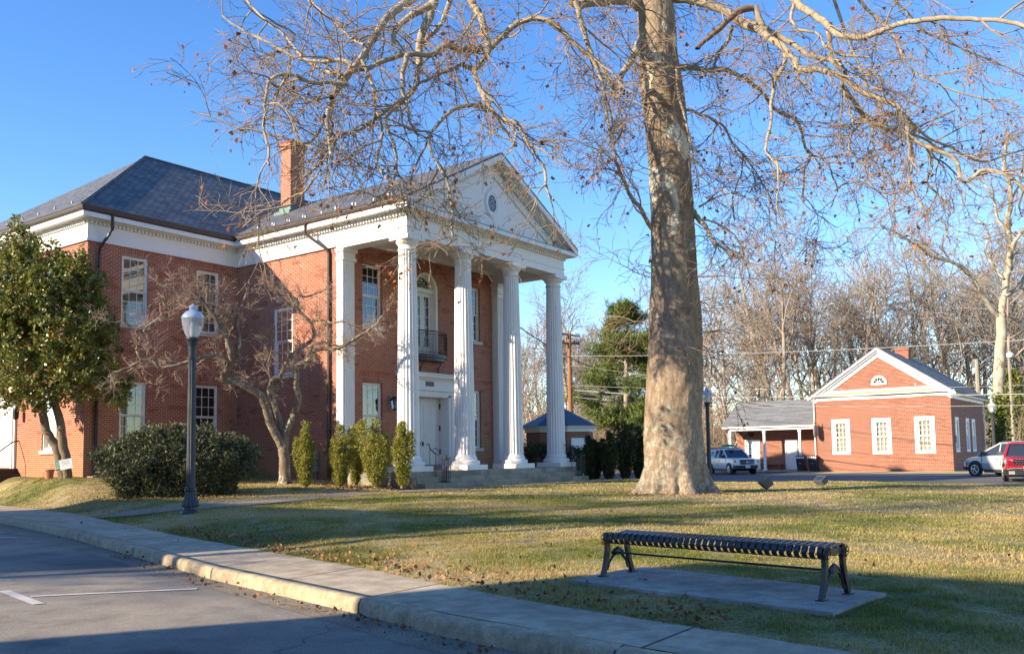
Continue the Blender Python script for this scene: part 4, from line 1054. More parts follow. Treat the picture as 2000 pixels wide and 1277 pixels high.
# pick the octagon face most toward the viewer, one step to the right
fa = rad(-112.5); dv = Vector((math.cos(fa), math.sin(fa), 0)); tv = Vector((-dv.y, dv.x, 0)); cn = Vector((kx, ky, 0))+dv*face_r
def ob_box(m, c, u, v, u0, u1, z0, z1, d0, d1):
    A = [c+u*u0+v*d0, c+u*u1+v*d0, c+u*u1+v*d1, c+u*u0+v*d1]
    m.prism([(p.x, p.y, z0) for p in A], [(p.x, p.y, z1) for p in A])
b = MB(); ob_box(b, cn, tv, dv, -.42, .42, .1, 2.3, -.02, .04); ob_box(b, cn, tv, dv, -.5, -.421, .1, 2.4, -.02, .07); ob_box(b, cn, tv, dv, .421, .5, .1, 2.4, -.02, .07); ob_box(b, cn, tv, dv, -.42, .42, 2.301, 2.4, -.02, .07)
for z0, z1 in ((.3, 1.0), (1.2, 2.1)): ob_box(b, cn, tv, dv, -.28, .28, z0, z1, .041, .055)
b.build('door', M['white2'], ki)

# ------------------------------------------------------------------ lamp posts
def globe_mat():
    m, nt, b = new_mat("ribbed_globe"); out = nt.nodes["Material Output"]
    b.inputs['Base Color'].default_value = (.48, .52, .56, 1); b.inputs['Roughness'].default_value = .18
    tr = nt.nodes.new("ShaderNodeBsdfTransparent"); ms = nt.nodes.new("ShaderNodeMixShader"); ms.inputs[0].default_value = .5
    nt.links.new(b.outputs[0], ms.inputs[1]); nt.links.new(tr.outputs[0], ms.inputs[2]); nt.links.new(ms.outputs[0], out.inputs[0])
    return m
M['globe'] = globe_mat(); M['globe_cap'] = mat_plain("globe_cap", (.42, .50, .62), .25, 0, .05, 5, .6)
M['post'] = mat_plain("post_paint", (.028, .034, .042), .42, 0, .3, 6)
def lamp_post(x, y, z, H, label):
    t = thing('street_lamp', label, 'street lamp', (0, 0, 0), 'black acorn-globe lamp posts round the lawn')
    k = H/4.94
    b = MB(); fl = flute(14, .07)
    b.lathe([(.215, 0), (.215, .04), (.20, .07), (.165, .11), (.16, .16)], (0, 0), 28, cap=True)
    b.lathe([(.195, .16), (.20, .21), (.185, .26), (.15, .36), (.128, .46), (.122, .53)], (0, 0), 84, flute(14, .12), cap=False)
    b.lathe([(.122, .53), (.142, .54), (.142, .58), (.11, .60)], (0, 0), 28, cap=False)
    b.xform(Matrix.Diagonal((1, 1, k, 1))); b.build('base', M['post'], t)
    s_ = MB(); s_.lathe([(.104, .59), (.098, 2.0), (.088, 3.60)], (0, 0), 84, flute(14, .10), cap=False)
    s_.lathe([(.088, 3.60), (.10, 3.61), (.10, 3.65), (.085, 3.67), (.088, 3.8), (.10, 3.92), (.125, 4.02), (.155, 4.09), (.155, 4.13), (.11, 4.14)], (0, 0), 28)
    s_.xform(Matrix.Diagonal((1, 1, k, 1))); s_.build('shaft', M['post'], t)
    g_ = MB(); ribs = lambda q, z_: 1+.012*math.sin(q*24)
    g_.lathe([(.125, 4.13), (.165, 4.20), (.215, 4.34), (.245, 4.48), (.252, 4.58)], (0, 0), 96, ribs, cap=False)
    g_.xform(Matrix.Diagonal((1, 1, k, 1))); gl_ = g_.build('globe', M['globe'], t, smooth=True)
    c_ = MB(); c_.lathe([(.254, 4.58), (.256, 4.61), (.235, 4.66), (.17, 4.735), (.10, 4.775), (.075, 4.80), (.09, 4.835), (.085, 4.87), (.04, 4.91), (.012, 4.94)], (0, 0), 32)
    c_.xform(Matrix.Diagonal((1, 1, k, 1))); c_.build('finial_cap', M['globe_cap'], gl_, smooth=True)
    i_ = MB(); i_.lathe([(.05, 4.14), (.07, 4.2), (.07, 4.4), (.03, 4.5)], (0, 0), 12); i_.xform(Matrix.Diagonal((1, 1, k, 1))); i_.build('bulb', M['white2'], gl_)
    t.location = (x, y, z); return t
_l = ground_at(372, 1002.5); lamp_post(_l[0], _l[1], _l[2]-.01, 4.92, 'tall black lamp post standing in the shaded grass in front of the big hedge')
LAMP1 = _l
lamp_post(40.6, 18.3, .08, 4.55, 'lamp post just right of the large sycamore trunk by the white pickup')
_l = at_depth(1942, 878, 58); lamp_post(_l[0], _l[1], .05, 4.45, 'lamp post rising behind the silver car at the right edge')

# ------------------------------------------------------------------ bench on its slab
slab = [at_z(*p, .2) for p in ((1110, 1133), (1252, 1106), (1731, 1158), (1627, 1197))]
b = MB(); b.slab([(p[0], p[1], .205) for p in slab][::-1], .12)
bsl = b.build('bench_slab', M['concrete'], loc=(float(slab[0][0]), float(slab[0][1]), .08)); tag(bsl, 'pale concrete slab set in the grass beneath the metal bench', 'slab')
A = at_z(1607, 1172, .205); Bq = at_z(1180, 1125, .205); A2 = at_z(1648, 1160, .205)
ax_ = Vector((Bq[0]-A[0], Bq[1]-A[1])); Lb = ax_.length; ang_b = math.atan2(ax_.y, ax_.x)
bn = thing('park_bench', 'long backless black metal strap bench on a concrete slab', 'bench', (0, 0, 0))
HB, DB = .47, .47
b = MB(); n_s = 34; L0, L1 = -.02, Lb+.02
prof = []
rr_ = .062
for k in range(9): q = PI*1.35-k*(PI*.85/8)*1.0; prof.append((rr_*math.cos(q)+rr_-.0, HB-rr_+rr_*math.sin(q)))
prof_f = [(rr_+rr_*math.cos(q), HB-rr_+rr_*math.sin(q)) for q in [PI*1.55-k*(PI*1.05/9) for k in range(10)]]
prof_b = [(DB-p[0], p[1]) for p in prof_f][::-1]
mid = [(.18, HB-.012), (DB/2, HB-.018), (DB-.18, HB-.012)]
pr_ = prof_f+mid+prof_b
th = .010
for i in range(n_s):
    x0 = L0+(L1-L0)*(i+.18)/n_s; x1 = L0+(L1-L0)*(i+.82)/n_s
    vs = []; k = len(pr_)
    for j, (y, z) in enumerate(pr_):
        a_ = Vector(pr_[max(j-1, 0)]); c_ = Vector(pr_[min(j+1, k-1)]); d_ = (c_-a_).normalized(); nn = Vector((d_.y, -d_.x))*th
        vs += [(x0, y, z), (x1, y, z), (x1, y+nn.x, z+nn.y), (x0, y+nn.x, z+nn.y)]
    fs = [(4*j+a_, 4*j+(a_+1) % 4, 4*(j+1)+(a_+1) % 4, 4*(j+1)+a_) for j in range(k-1) for a_ in range(4)]+[(0, 1, 2, 3), (4*k-1, 4*k-2, 4*k-3, 4*k-4)]
    b.add(vs, fs)
M['bench'] = mat_plain("bench_enamel", (.016, .019, .024), .33, 0, .25, 9, .6)
b.build('seat', M['bench'], bn)
for x in (0.0, Lb):
    f = MB(); sgn = 1 if x == 0 else -1
    f.tube([(x-.018, rr_, HB-rr_-.005), (x+.018, rr_, HB-rr_-.005)], rr_-.012, 18); f.tube([(x-.018, DB-rr_, HB-rr_-.005), (x+.018, DB-rr_, HB-rr_-.005)], rr_-.012, 18)
    f.box((x-.014, rr_, HB-rr_-.03), (x+.014, DB-rr_, HB-rr_+.03))
    e_ = f.build('end_frame', M['bench'], bn)
    xo = x-.032 if x == 0 else x+.032
    for yc in (rr_, DB-rr_):
        w = MB(); w.lathe([(.052, -.004), (.058, 0), (.052, .004)], (0, 0), 18, cap=False); w.lathe([(.014, -.006), (.014, .006)], (0, 0), 8)
        for k in range(5): q = 2*PI*k/5; w.tube([(0, 0, 0), (.05*math.cos(q), .05*math.sin(q), 0)], .006, 4)
        w.xform(Matrix.Translation((xo, yc, HB-rr_-.005)) @ Matrix.Rotation(PI/2, 4, 'Y')); w.build('end_disc', M['iron_rust'], e_)
    for (y0, y1) in ((.065, -.02), (DB-.065, DB+.02)):
        l = MB(); pts = [(x, y0, HB-rr_*1.6), (x, y0, .28), (x, y0+(y1-y0)*.35, .14), (x, y1, .0)]
        for i in range(3): 
            a_, c_ = pts[i], pts[i+1]; w_ = .026
            l.prism([(x-.022, a_[1]-w_, a_[2]), (x+.022, a_[1]-w_, a_[2]), (x+.022, a_[1]+w_, a_[2]), (x-.022, a_[1]+w_, a_[2])], [(x-.022, c_[1]-w_, c_[2]), (x+.022, c_[1]-w_, c_[2]), (x+.022, c_[1]+w_, c_[2]), (x-.022, c_[1]+w_, c_[2])])
        l.box((x-.035, y1-.05, 0), (x+.035, y1+.05, .014))
        l.build('leg', M['bench'], bn)
    a = MB(); m_ = DB/2
    a.tube([(x, .06, .06), (x, .09, .14), (x, .15, .205), (x, m_-.04, .235), (x, m_, .22), (x, m_+.04, .235), (x, DB-.15, .205), (x, DB-.09, .14), (x, DB-.06, .06)], .014, 6)
    a.tube([(x, m_-.09, .235), (x, m_-.045, .265), (x, m_, .285), (x, m_+.045, .265), (x, m_+.09, .235)], .020, 6); a.box((x-.016, m_-.05, .21), (x+.016, m_+.05, .28))
    a.build('arch_brace', M['bench'], e_)
s_ = MB(); s_.tube([(0, DB/2, .235), (Lb, DB/2, .235)], .012, 6); s_.build('stretcher', M['bench'], bn)
side = Vector((A2[0]-A[0], A2[1]-A[1])); yv_ = Vector((-math.sin(ang_b), math.cos(ang_b)))
bn.rotation_euler = (0, 0, ang_b)
if side.dot(yv_) < 0:      # depth runs the other way: turn the bench round
    bn.rotation_euler = (0, 0, ang_b+PI); bn.location = (float(Bq[0]), float(Bq[1]), .205)
else: bn.location = (float(A[0]), float(A[1]), .205)

# ------------------------------------------------------------------ ground floodlights
def floodlight(px, py, rz, label, k=1.0):
    p = ground_at(px, py)
    t = thing('floodlight', label, 'floodlight', (0, 0, 0), 'grey floodlights on the lawn')
    b = MB(); b.prism([(-.20, -.13, .12), (.20, -.13, .12), (.20, .13, .12), (-.20, .13, .12)], [(-.26, -.17, .40), (.26, -.17, .40), (.26, .17, .40), (-.26, .17, .40)])
    b.xform(Matrix.Translation((0, 0, .26)) @ Matrix.Rotation(rad(-38), 4, 'X') @ Matrix.Translation((0, 0, -.26))); h = b.build('housing', M['zinc_dark'], t)
    l = MB(); l.quad((-.22, -.13, .403), (.22, -.13, .403), (.22, .13, .403), (-.22, .13, .403)); l.xform(Matrix.Translation((0, 0, .26)) @ Matrix.Rotation(rad(-38), 4, 'X') @ Matrix.Translation((0, 0, -.26))); l.build('lens', M['dark_glass'], h)
    s = MB(); s.tube([(0, 0, -.05), (0, 0, .14)], .03, 8); s.build('stake', M['zinc_dark'], t)
    t.location = (float(p[0]), float(p[1]), float(p[2])); t.rotation_euler = (0, 0, rz); t.scale = (k, k, k)
M['zinc_dark'] = mat_plain("grey_housing", (.10, .10, .10), .5, 0, .2, 5)
floodlight(1497, 959, rad(35), 'dark grey floodlight tilted on its stake nearest the sycamore trunk')
floodlight(1604, 951, rad(60), 'smaller grey floodlight on the lawn farther right from the trunk', .85)

# ------------------------------------------------------------------ poles and wires
M['pole'] = mat_bark("pole_wood", (.24, .105, .05), (.34, .16, .085), scale=9, stretch=.08, bs=.3, bd=.01)
M['pole2'] = mat_bark("grey_pole_wood", (.22, .20, .15), (.34, .31, .24), scale=9, stretch=.08, bs=.3, bd=.01)
M['wire'] = mat_plain("pale_cable", (.30, .30, .28), .5); M['wire2'] = mat_plain("dark_cable", (.03, .03, .03), .5)
DPl = 66.0; pb_ = at_depth(1116, 880, DPl); pt_ = at_depth(1130, 648, DPl)
up_ = thing('utility_pole', 'brown wooden utility pole with two crossarms of insulators left of the pine', 'utility pole', (float(pb_[0]), float(pb_[1]), 0))
b = MB(); b.tube([(pb_[0], pb_[1], 0), (pb_[0], pb_[1], pt_[2])], [.19, .13], 10); b.build('pole', M['pole'], up_)
armd = Vector((RXv[0], RXv[1], 0)).normalized()*.82+Vector((FWv[0], FWv[1], 0)).normalized()*.5
pX = Vector((pb_[0], pb_[1], 0)); zt = float(pt_[2])
for k, (z, half, sl) in enumerate(((zt-.12, 1.0, .05), (zt-.75, .95, -.03))):
    b = MB(); a_, c_ = pX-armd*half+Vector((0, 0, z+sl)), pX+armd*half+Vector((0, 0, z-sl)); b.tube([a_, c_], .07, 4)
    ca = b.build('crossarm', M['pole' if k else 'pole2'], up_)
    b = MB()
    for q in (-.9, -.7, -.5, .5, .7, .9):
        p = pX+armd*half*q+Vector((0, 0, z+.12)); b.lathe([(.03, p.z-.06), (.07, p.z-.02), (.04, p.z+.02), (.075, p.z+.05), (.02, p.z+.12)], (p.x, p.y), 8)
    b.build('insulator', M['white2'] if k == 0 else mat_plain("brown_porcelain", (.10, .035, .02), .3), ca)
def cable(pts, r, mat, label, sag=.3, name='overhead_wire', grp='overhead wires crossing the scene'):
    P = []
    for i in range(len(pts)-1):
        a_, c_ = Vector(pts[i]), Vector(pts[i+1])
        for k in range(12):
            t = k/12; p = a_+(c_-a_)*t; p.z -= sag*4*t*(1-t); P.append(p)
    P.append(Vector(pts[-1]))
    m = MB(); m.tube(P, r, 5); o = m.build(name, mat, loc=tuple(pts[0])); tag(o, label, 'wire', grp); return o
W = lambda x, y, D: tuple(at_depth(x, y, D))
cable([W(700, 690, 82), W(1130, 695, DPl), W(2120, 656, 40)], .020, M['wire'], 'highest pale cable running from the utility pole across the woods to the right edge', .25)
cable([W(700, 740, 82), W(1128, 714, DPl), W(1700, 764, 54)], .012, M['wire'], 'thin pale cable from the utility pole dropping toward the brick gable', .3)
cable([W(960, 752, 70), W(1124, 753, DPl), W(2120, 748, 44)], .012, M['wire'], 'thin cable crossing the middle of the gable at the half-round window', .3)
cable([W(1122, 762, DPl), W(1380, 776, 58), W(2120, 767, 42)], .030, M['wire'], 'thick twin cable passing just below the brick house eave', .05)
cable([W(1122, 775, DPl), W(1380, 790, 58), W(2120, 789, 42)], .016, M['wire'], 'lowest pale cable passing above the three sash windows', .12)
cable([W(1010, 636, 44), W(1160, 718, 66)], .028, M['wire2'], 'dark service drop between portico corner and the utility pole', .2)
cable([W(1160, 718, 66), W(1290, 755, 62)], .02, M['wire2'], 'dark cable in front of the pine dropping behind the trunk', .1)
for (x0, y0, x1, y1, l) in ((1137, 773, 1162, 775, 'black cable splice case hanging lower, beside the utility pole'), (1170, 767, 1194, 770, 'black cable splice case hanging farther right in front of the pine')):
    m = MB(); m.tube([W(x0, y0, 64), W(x0+1, y0, 64), W(x1-1, y1, 64), W(x1, y1, 64)], [.05, .11, .11, .05], 10); o = m.build('splice_case', M['bin'], loc=W(x0, y0, 64)); tag(o, l, 'cable case', 'cable splice cases')
q = at_depth(1917, 880, 80); q1 = at_depth(1912, 700, 80)
sp2 = thing('street_light_pole', 'grey wooden pole with curved arm and lamp behind the brick house', 'street light', (float(q[0]), float(q[1]), 0))
b = MB(); b.tube([(q[0], q[1], 0), (q[0], q[1], q1[2])], [.24, .17], 8); b.build('pole', M['pole2'], sp2)
b = MB(); b.tube([W(1915, 712, 80), W(1925, 702, 80), W(1940, 695, 80), W(1955, 691, 80), W(1968, 691, 80)], .05, 6); ar = b.build('lamp_arm', M['zinc'], sp2)
e = W(1972, 691, 80); b = MB(); b.lathe([(.08, e[2]+.15), (.28, e[2]+.05), (.3, e[2]-.1), (.22, e[2]-.3), (.05, e[2]-.38)], (e[0], e[1]), 10); b.build('lamp_head', M['white2'], ar)
q = at_depth(1981, 880, 84); q1 = at_depth(1972, 692, 84)
b = MB(); b.tube([(q[0], q[1], 0), (q[0], q[1], q1[2])], [.15, .11], 7); o = b.build('wooden_pole', M['pole2'], loc=(float(q[0]), float(q[1]), 0)); tag(o, 'slim pale wooden pole right of the curved-arm street light', 'pole')
# ------------------------------------------------------------------ vehicles (local frame: +x forward, origin on the ground)
M['tyre'] = mat_plain("tyre", (.018, .018, .018), .85, 0, .2, 10)
M['rim'] = mat_plain("alloy", (.42, .43, .44), .3, .7, .1, 6)
M['trim'] = mat_plain("black_trim", (.022, .022, .024), .55, 0, .2, 6)
M['lamp'] = mat_plain("headlamp", (.55, .57, .58), .12, .3, .1, 20, .8)
M['amber'] = mat_plain("amber", (.8, .2, .03), .3); M['plate'] = mat_plain("number_plate", (.6, .62, .66), .4)
def car_paint(n, c):
    m, nt, b = new_mat(n); b.inputs['Base Color'].default_value = (*c, 1); b.inputs['Roughness'].default_value = .28
    b.inputs['Coat Weight'].default_value = .7; b.inputs['Coat Roughness'].default_value = .06
    f = noise_tex(nt, 4, 4, .6, vec=geo_pos(nt)); nt.links.new(mix(nt, f, tuple(x*.86 for x in c), c), b.inputs['Base Color']); return m
def vehicle(name, label, cat, paint, spec):
    """body from cross sections along x: (x, half width sill, half width belt, z sill, z belt)"""
    t = thing(name, label, cat, (0, 0, 0))
    def loft(secs, nm, mat, par, smooth=True):
        m = MB(); vs = []; k = None
        for s_ in secs:
            ring = s_; k = len(ring); vs += ring
        n = len(secs)
        fs = [(i*k+j, i*k+(j+1) % k, (i+1)*k+(j+1) % k, (i+1)*k+j) for i in range(n-1) for j in range(k)]+[tuple(range(k-1, -1, -1)), tuple(range((n-1)*k, n*k))]
        m.add(vs, fs); return m.build(nm, mat, par, smooth=smooth)
    secs = []
    for (x, wl, wb_, z0, z1) in spec['body']:
        zm = z0+(z1-z0)*.55; c = .05
        half = [(wl*.93, z0), (wl, z0+.10), (wb_*1.01, zm), (wb_, z1-c), (wb_-c*1.6, z1)]
        secs.append([(x, y, z) for y, z in half]+[(x, -y, z) for y, z in half[::-1]])
    body = loft(secs, 'body', paint, t)
    # wheels in dark arches
    for i, wx in enumerate(spec['wheels']):
        for s_ in (-1, 1):
            R_ = spec['R']; y = s_*(spec['W']/2-.10)
            a_ = MB(); a_.tube([(wx, y+s_*.075, R_+.02), (wx, y+s_*.108, R_+.02)], R_*1.22, 24); a_.build('wheel_arch', M['trim'], body)
            w_ = MB(); w_.lathe([(R_*.62, -.10), (R_*.96, -.11), (R_, -.07), (R_, .07), (R_*.96, .11), (R_*.62, .10)], (0, 0), 28)
            w_.xform(Matrix.Translation((wx, y+s_*.03, R_)) @ Matrix.Rotation(PI/2, 4, 'X')); wo = w_.build('wheel', M['tyre'], t, smooth=True)
            r_ = MB(); yo = y+s_*.135
            r_.tube([(wx, yo-s_*.03, R_), (wx, yo-s_*.005, R_)], R_*.22, 12)
            for k in range(5):
                q = 2*PI*k/5+.3; r_.tube([(wx, yo-s_*.015, R_), (wx+R_*.6*math.cos(q), yo-s_*.01, R_+R_*.6*math.sin(q))], [.055, .035], 5)
            for k in range(20):
                q0, q1 = 2*PI*k/20, 2*PI*(k+1)/20; f_ = lambda rr, q: (wx+rr*math.cos(q), yo-s_*.002, R_+rr*math.sin(q))
                r_.quad(f_(R_*.58, q0), f_(R_*.58, q1), f_(R_*.68, q1), f_(R_*.68, q0))
            r_.build('rim', M['rim'], wo)
    # cabin: roof shell, pillars and glass
    cb = spec['cabin']    # bottom outline (x0,x1), top outline, z belt, z roof, half widths
    (xa, xb_, xc, xd, zb, zr_, wb2, wt) = cb
    cab = MB()
    B4 = [(xa, -wb2, zb), (xb_, -wb2, zb), (xb_, wb2, zb), (xa, wb2, zb)]; T4 = [(xc, -wt, zr_), (xd, -wt, zr_), (xd, wt, zr_), (xc, wt, zr_)]
    def seg(p, q, r0, r1): return p
    for i in range(4): cab.tube([B4[i], T4[i]], [.055, .045], 6)
    for f0 in spec.get('pillars', []):
        for s_ in (-1, 1):
            cab.tube([(f0, s_*wb2, zb), (f0-(.0), s_*wt, zr_)], [.05, .04], 5)
    rt = [(xc-.06, -wt-.04, zr_-.03), (xd+.06, -wt-.04, zr_-.03), (xd+.06, wt+.04, zr_-.03), (xc-.06, wt+.04, zr_-.03)]; ru_ = [(xc+.08, -wt+.12, zr_+.06), (xd-.12, -wt+.12, zr_+.06), (xd-.12, wt-.12, zr_+.06), (xc+.08, wt-.12, zr_+.06)]
    cab.prism(rt, ru_); c_o = cab.build('cabin', paint, t, smooth=True)
    gl = MB(); e = .02
    gl.prism([(xa+e, -wb2+e, zb-.04), (xb_-e, -wb2+e, zb-.04), (xb_-e, wb2-e, zb-.04), (xa+e, wb2-e, zb-.04)], [(xc+e, -wt+e, zr_-.02), (xd-e, -wt+e, zr_-.02), (xd-e, wt-e, zr_-.02), (xc+e, wt-e, zr_-.02)])
    gl.build('window_glass', M['dark_glass'], c_o)
    F_ = spec['front']; wf = spec['W']/2; zg0, zg1 = spec['grille']
    for s_ in (-1, 1):
        m = MB(); m.prism([(F_+.012, s_*wf*.60, zg1-.02), (F_-.10, s_*wf*.94, zg1-.0), (F_-.10, s_*wf*.94, zg1-.20), (F_+.012, s_*wf*.60, zg1-.20)], [(F_-.08, s_*wf*.60, zg1-.02), (F_-.24, s_*wf*.97, zg1-.0), (F_-.24, s_*wf*.97, zg1-.20), (F_-.08, s_*wf*.60, zg1-.20)])
        hl = m.build('headlight', M['lamp'], t)
        if spec.get('amber'):
            m = MB(); m.box((F_-.16, min(s_*wf*.86, s_*wf*.96), zg1-.18), (F_-.055, max(s_*wf*.86, s_*wf*.96), zg1-.05)); m.build('indicator', M['amber'], hl)
        m = MB(); mx = spec['mirror']; m.prism([(mx-.07, s_*(wf+.02), zb+.02), (mx+.09, s_*(wf+.02), zb+.02), (mx+.09, s_*(wf+.02), zb+.18), (mx-.07, s_*(wf+.02), zb+.18)], [(mx-.06, s_*(wf+.22), zb+.02), (mx+.04, s_*(wf+.22), zb+.02), (mx+.04, s_*(wf+.22), zb+.2), (mx-.06, s_*(wf+.22), zb+.2)]); m.build('wing_mirror', M['trim'], t)
    m = MB(); m.box((F_-.05, -wf*.58, zg0), (F_+.02, wf*.58, zg1)); gr = m.build('grille', M['trim'], t)
    if spec.get('mesh'):
        m = MB()
        for i in range(4):
            for j in range(9): m.box((F_+.021, -wf*.52+j*.115+(i % 2)*.05, zg0+.03+i*.075), (F_+.026, -wf*.52+j*.115+(i % 2)*.05+.06, zg0+.055+i*.075))
        m.build('grille_bars', M['rim'], gr)
    K_ = 16; m = MB(); zc = (zg0+zg1)/2
    m.prism([(F_+.022, .12*math.cos(2*PI*k/K_), zc+.048*math.sin(2*PI*k/K_)) for k in range(K_)], [(F_+.03, .12*math.cos(2*PI*k/K_), zc+.048*math.sin(2*PI*k/K_)) for k in range(K_)])
    m.build('emblem', M['rim'], gr)
    b0, b1 = spec['bumper']
    m = MB(); m.prism([(F_-.25, -wf*.98, b0), (F_+.08, -wf*.8, b0), (F_+.08, wf*.8, b0), (F_-.25, wf*.98, b0)], [(F_-.25, -wf*1.0, b1), (F_+.10, -wf*.82, b1), (F_+.10, wf*.82, b1), (F_-.25, wf*1.0, b1)])
    bu = m.build('bumper', M[spec.get('bump_mat', 'trim')], t)
    m = MB(); pz = spec['plate_z']; m.box((F_+.09, -.16, pz), (F_+.115, .16, pz+.16)); m.build('licence_plate', M['plate'], bu)
    if spec.get('amber2'):
        for s_ in (-1, 1): m = MB(); m.box((F_-.3, min(s_*wf*.97, s_*wf*1.01), .55), (F_-.22, max(s_*wf*.97, s_*wf*1.01), .66)); m.build('side_marker', M['amber'], bu)
    for x0 in spec['doors']:
        m = MB()
        for s_ in (-1, 1): m.box((x0-.008, min(s_*(wf-.01), s_*(wf+.006)), spec['sill']+.15), (x0+.008, max(s_*(wf-.01), s_*(wf+.006)), zb-.08))
        m.build('door_seam', M['trim'], body)
    for x0 in spec['handles']:
        for s_ in (-1, 1):
            m = MB(); m.box((x0-.09, min(s_*(wf-.005), s_*(wf+.03)), zb-.2), (x0+.09, max(s_*(wf-.005), s_*(wf+.03)), zb-.165)); m.build('door_handle', M[spec.get('hm', 'trim')], t)
    m = MB(); m.box((spec['wheels'][1]+.5, -wf*.93, .20), (spec['wheels'][0]-.5, wf*.93, spec['sill']+.02)); m.build('sill_trim', M['trim'], t)
    return t, body
def put(t, x, y, z, hx, hy): t.location = (float(x), float(y), z); t.rotation_euler = (0, 0, math.atan2(hy, hx))
white_p = car_paint('car_white', (.72, .76, .80)); silver_p = car_paint('car_silver', (.45, .47, .48)); red_p = car_paint('car_red', (.50, .012, .02))
# white pickup
spec = dict(body=[(-2.45, .84, .82, .42, 1.08), (-2.3, .86, .86, .40, 1.10), (-.3, .87, .87, .38, 1.12), (1.0, .87, .86, .38, 1.10), (1.9, .86, .83, .42, 1.06), (2.25, .80, .76, .46, .98), (2.36, .72, .70, .50, .88)],
            wheels=(1.45, -1.55), R=.35, W=1.74, cabin=(-1.0, 1.05, -.9, .25, 1.10, 1.66, .82, .66), pillars=(-.35, .42-.1), front=2.34, grille=(.66, .98), mirror=.75, bumper=(.38, .62), plate_z=.44,
            doors=(.98, -.25, -1.0), handles=(-.1,), sill=.40, amber=True)
pk, bd_ = vehicle('pickup_truck', 'white pickup truck with green load on its roof rack beside the porch building', 'pickup truck', white_p, spec)
m = MB(); m.prism([(-2.4, -.80, 1.10), (-1.05, -.80, 1.10), (-1.05, .80, 1.10), (-2.4, .80, 1.10)], [(-2.3, -.66, 1.66), (-1.02, -.66, 1.68), (-1.02, .66, 1.68), (-2.3, .66, 1.66)]); cap_ = m.build('bed_cap', white_p, pk)
for s_ in (-1, 1):
    m = MB()
    for (x0, x1) in ((-2.2, -1.75), (-1.65, -1.15)): m.prism([(x0, s_*.790, 1.2), (x1, s_*.790, 1.2), (x1, s_*.70, 1.55), (x0, s_*.70, 1.55)], [(x0, s_*.785, 1.2), (x1, s_*.785, 1.2), (x1, s_*.695, 1.55), (x0, s_*.695, 1.55)])
    m.build('side_window', M['dark_glass'], cap_)
m = MB()
for x in (-1.9, -1.2, -.4, .1):
    m.tube([(x, -.68, 1.74), (x, .68, 1.74)], .02, 5)
for s_ in (-1, 1): m.tube([(-2.1, s_*.62, 1.78), (.3, s_*.62, 1.80)], .018, 5); [m.tube([(x, s_*.6, 1.66), (x, s_*.6, 1.78)], .015, 4) for x in (-1.9, -.4, .1)]
m.build('roof_rack', M['zinc'], pk)
put(pk, 0, 0, 0, 1, 0)
cn_ = MB()
for i, (w_, z_) in enumerate(((.04, .12), (.16, .04), (.2, .0))): pass
secs = [(-.95, .05, 1.96), (-.7, .20, 1.99), (0, .28, 2.02), (.7, .24, 2.0), (1.0, .06, 1.97)]
vs = []
for (x, w_, z_) in secs: vs += [(x, -w_, 1.84), (x, -w_*.7, z_), (x, w_*.7, z_), (x, w_, 1.84)]
cn_.add(vs, [(i*4+j, i*4+(j+1) % 4, (i+1)*4+(j+1) % 4, (i+1)*4+j) for i in range(4) for j in range(4)]+[(0, 1, 2, 3), (16, 17, 18, 19)])
ld = cn_.build('roof_load', mat_plain("teal_tarp", (.03, .27, .21), .4, 0, .3, 4), loc=(0, 0, 1.84)); tag(ld, 'teal green bundle strapped on the roof rack of the white pickup', 'roof load')
fw = at_z(1427, 926.5, 0); hd = Vector((-.67, -.74)).normalized(); sd_ = Vector((-hd.y, hd.x))   # left side
# near front wheel is the pickup's right-hand one as seen (viewer's left)
c0 = Vector((fw[0], fw[1]))
for s_ in (1, -1):
    cc = c0-hd*1.45+sd_*s_*.77
    if s_ == 1: cA = cc
    else: cB = cc
pc = cA if (cA-Vector((0, 0))).dot(Vector((RXv[0], RXv[1]))) > (cB).dot(Vector((RXv[0], RXv[1]))) else cB
put(pk, pc.x, pc.y, 0.0, hd.x, hd.y)
ld.rotation_euler = (0, 0, math.atan2(hd.y, hd.x)); ld.location = (pc.x-hd.x*.55, pc.y-hd.y*.55, 1.84)
# silver estate / crossover
spec = dict(body=[(-2.5, .80, .78, .45, 1.0), (-2.35, .90, .88, .40, 1.12), (-.5, .96, .95, .36, 1.14), (1.0, .96, .94, .36, 1.10), (1.75, .95, .88, .38, 1.04), (2.2, .88, .78, .42, .93), (2.42, .70, .64, .48, .76)],
            wheels=(1.48, -1.5), R=.37, W=1.92, cabin=(-2.35, 1.30, -2.0, .05, 1.12, 1.74, .90, .70), pillars=(.0, -1.1), front=2.34, grille=(.55, .80), mirror=.85, bumper=(.34, .52), plate_z=.4,
            doors=(1.05, -.1, -1.1), handles=(.1, -1.0), sill=.40, hm='rim')
sv, _b = vehicle('crossover_car', 'silver grey crossover car parked nose left at the verge', 'car', silver_p, spec)
m = MB()
for s_ in (-1, 1): m.tube([(-1.9, s_*.62, 1.78), (-.9, s_*.63, 1.83), (.1, s_*.62, 1.79)], .02, 5)
m.build('roof_rail', M['rim'], sv)
m = MB(); m.box((.55, -.915, 1.14), (.62, -.90, 1.5)); 
fw = at_z(1908, 929.5, 0); hd = Vector((.52, .85)).normalized(); left = Vector((-hd.y, hd.x)); pc = Vector((fw[0], fw[1]))-hd*1.48-left*.86
put(sv, pc.x, pc.y, 0, hd.x, hd.y)
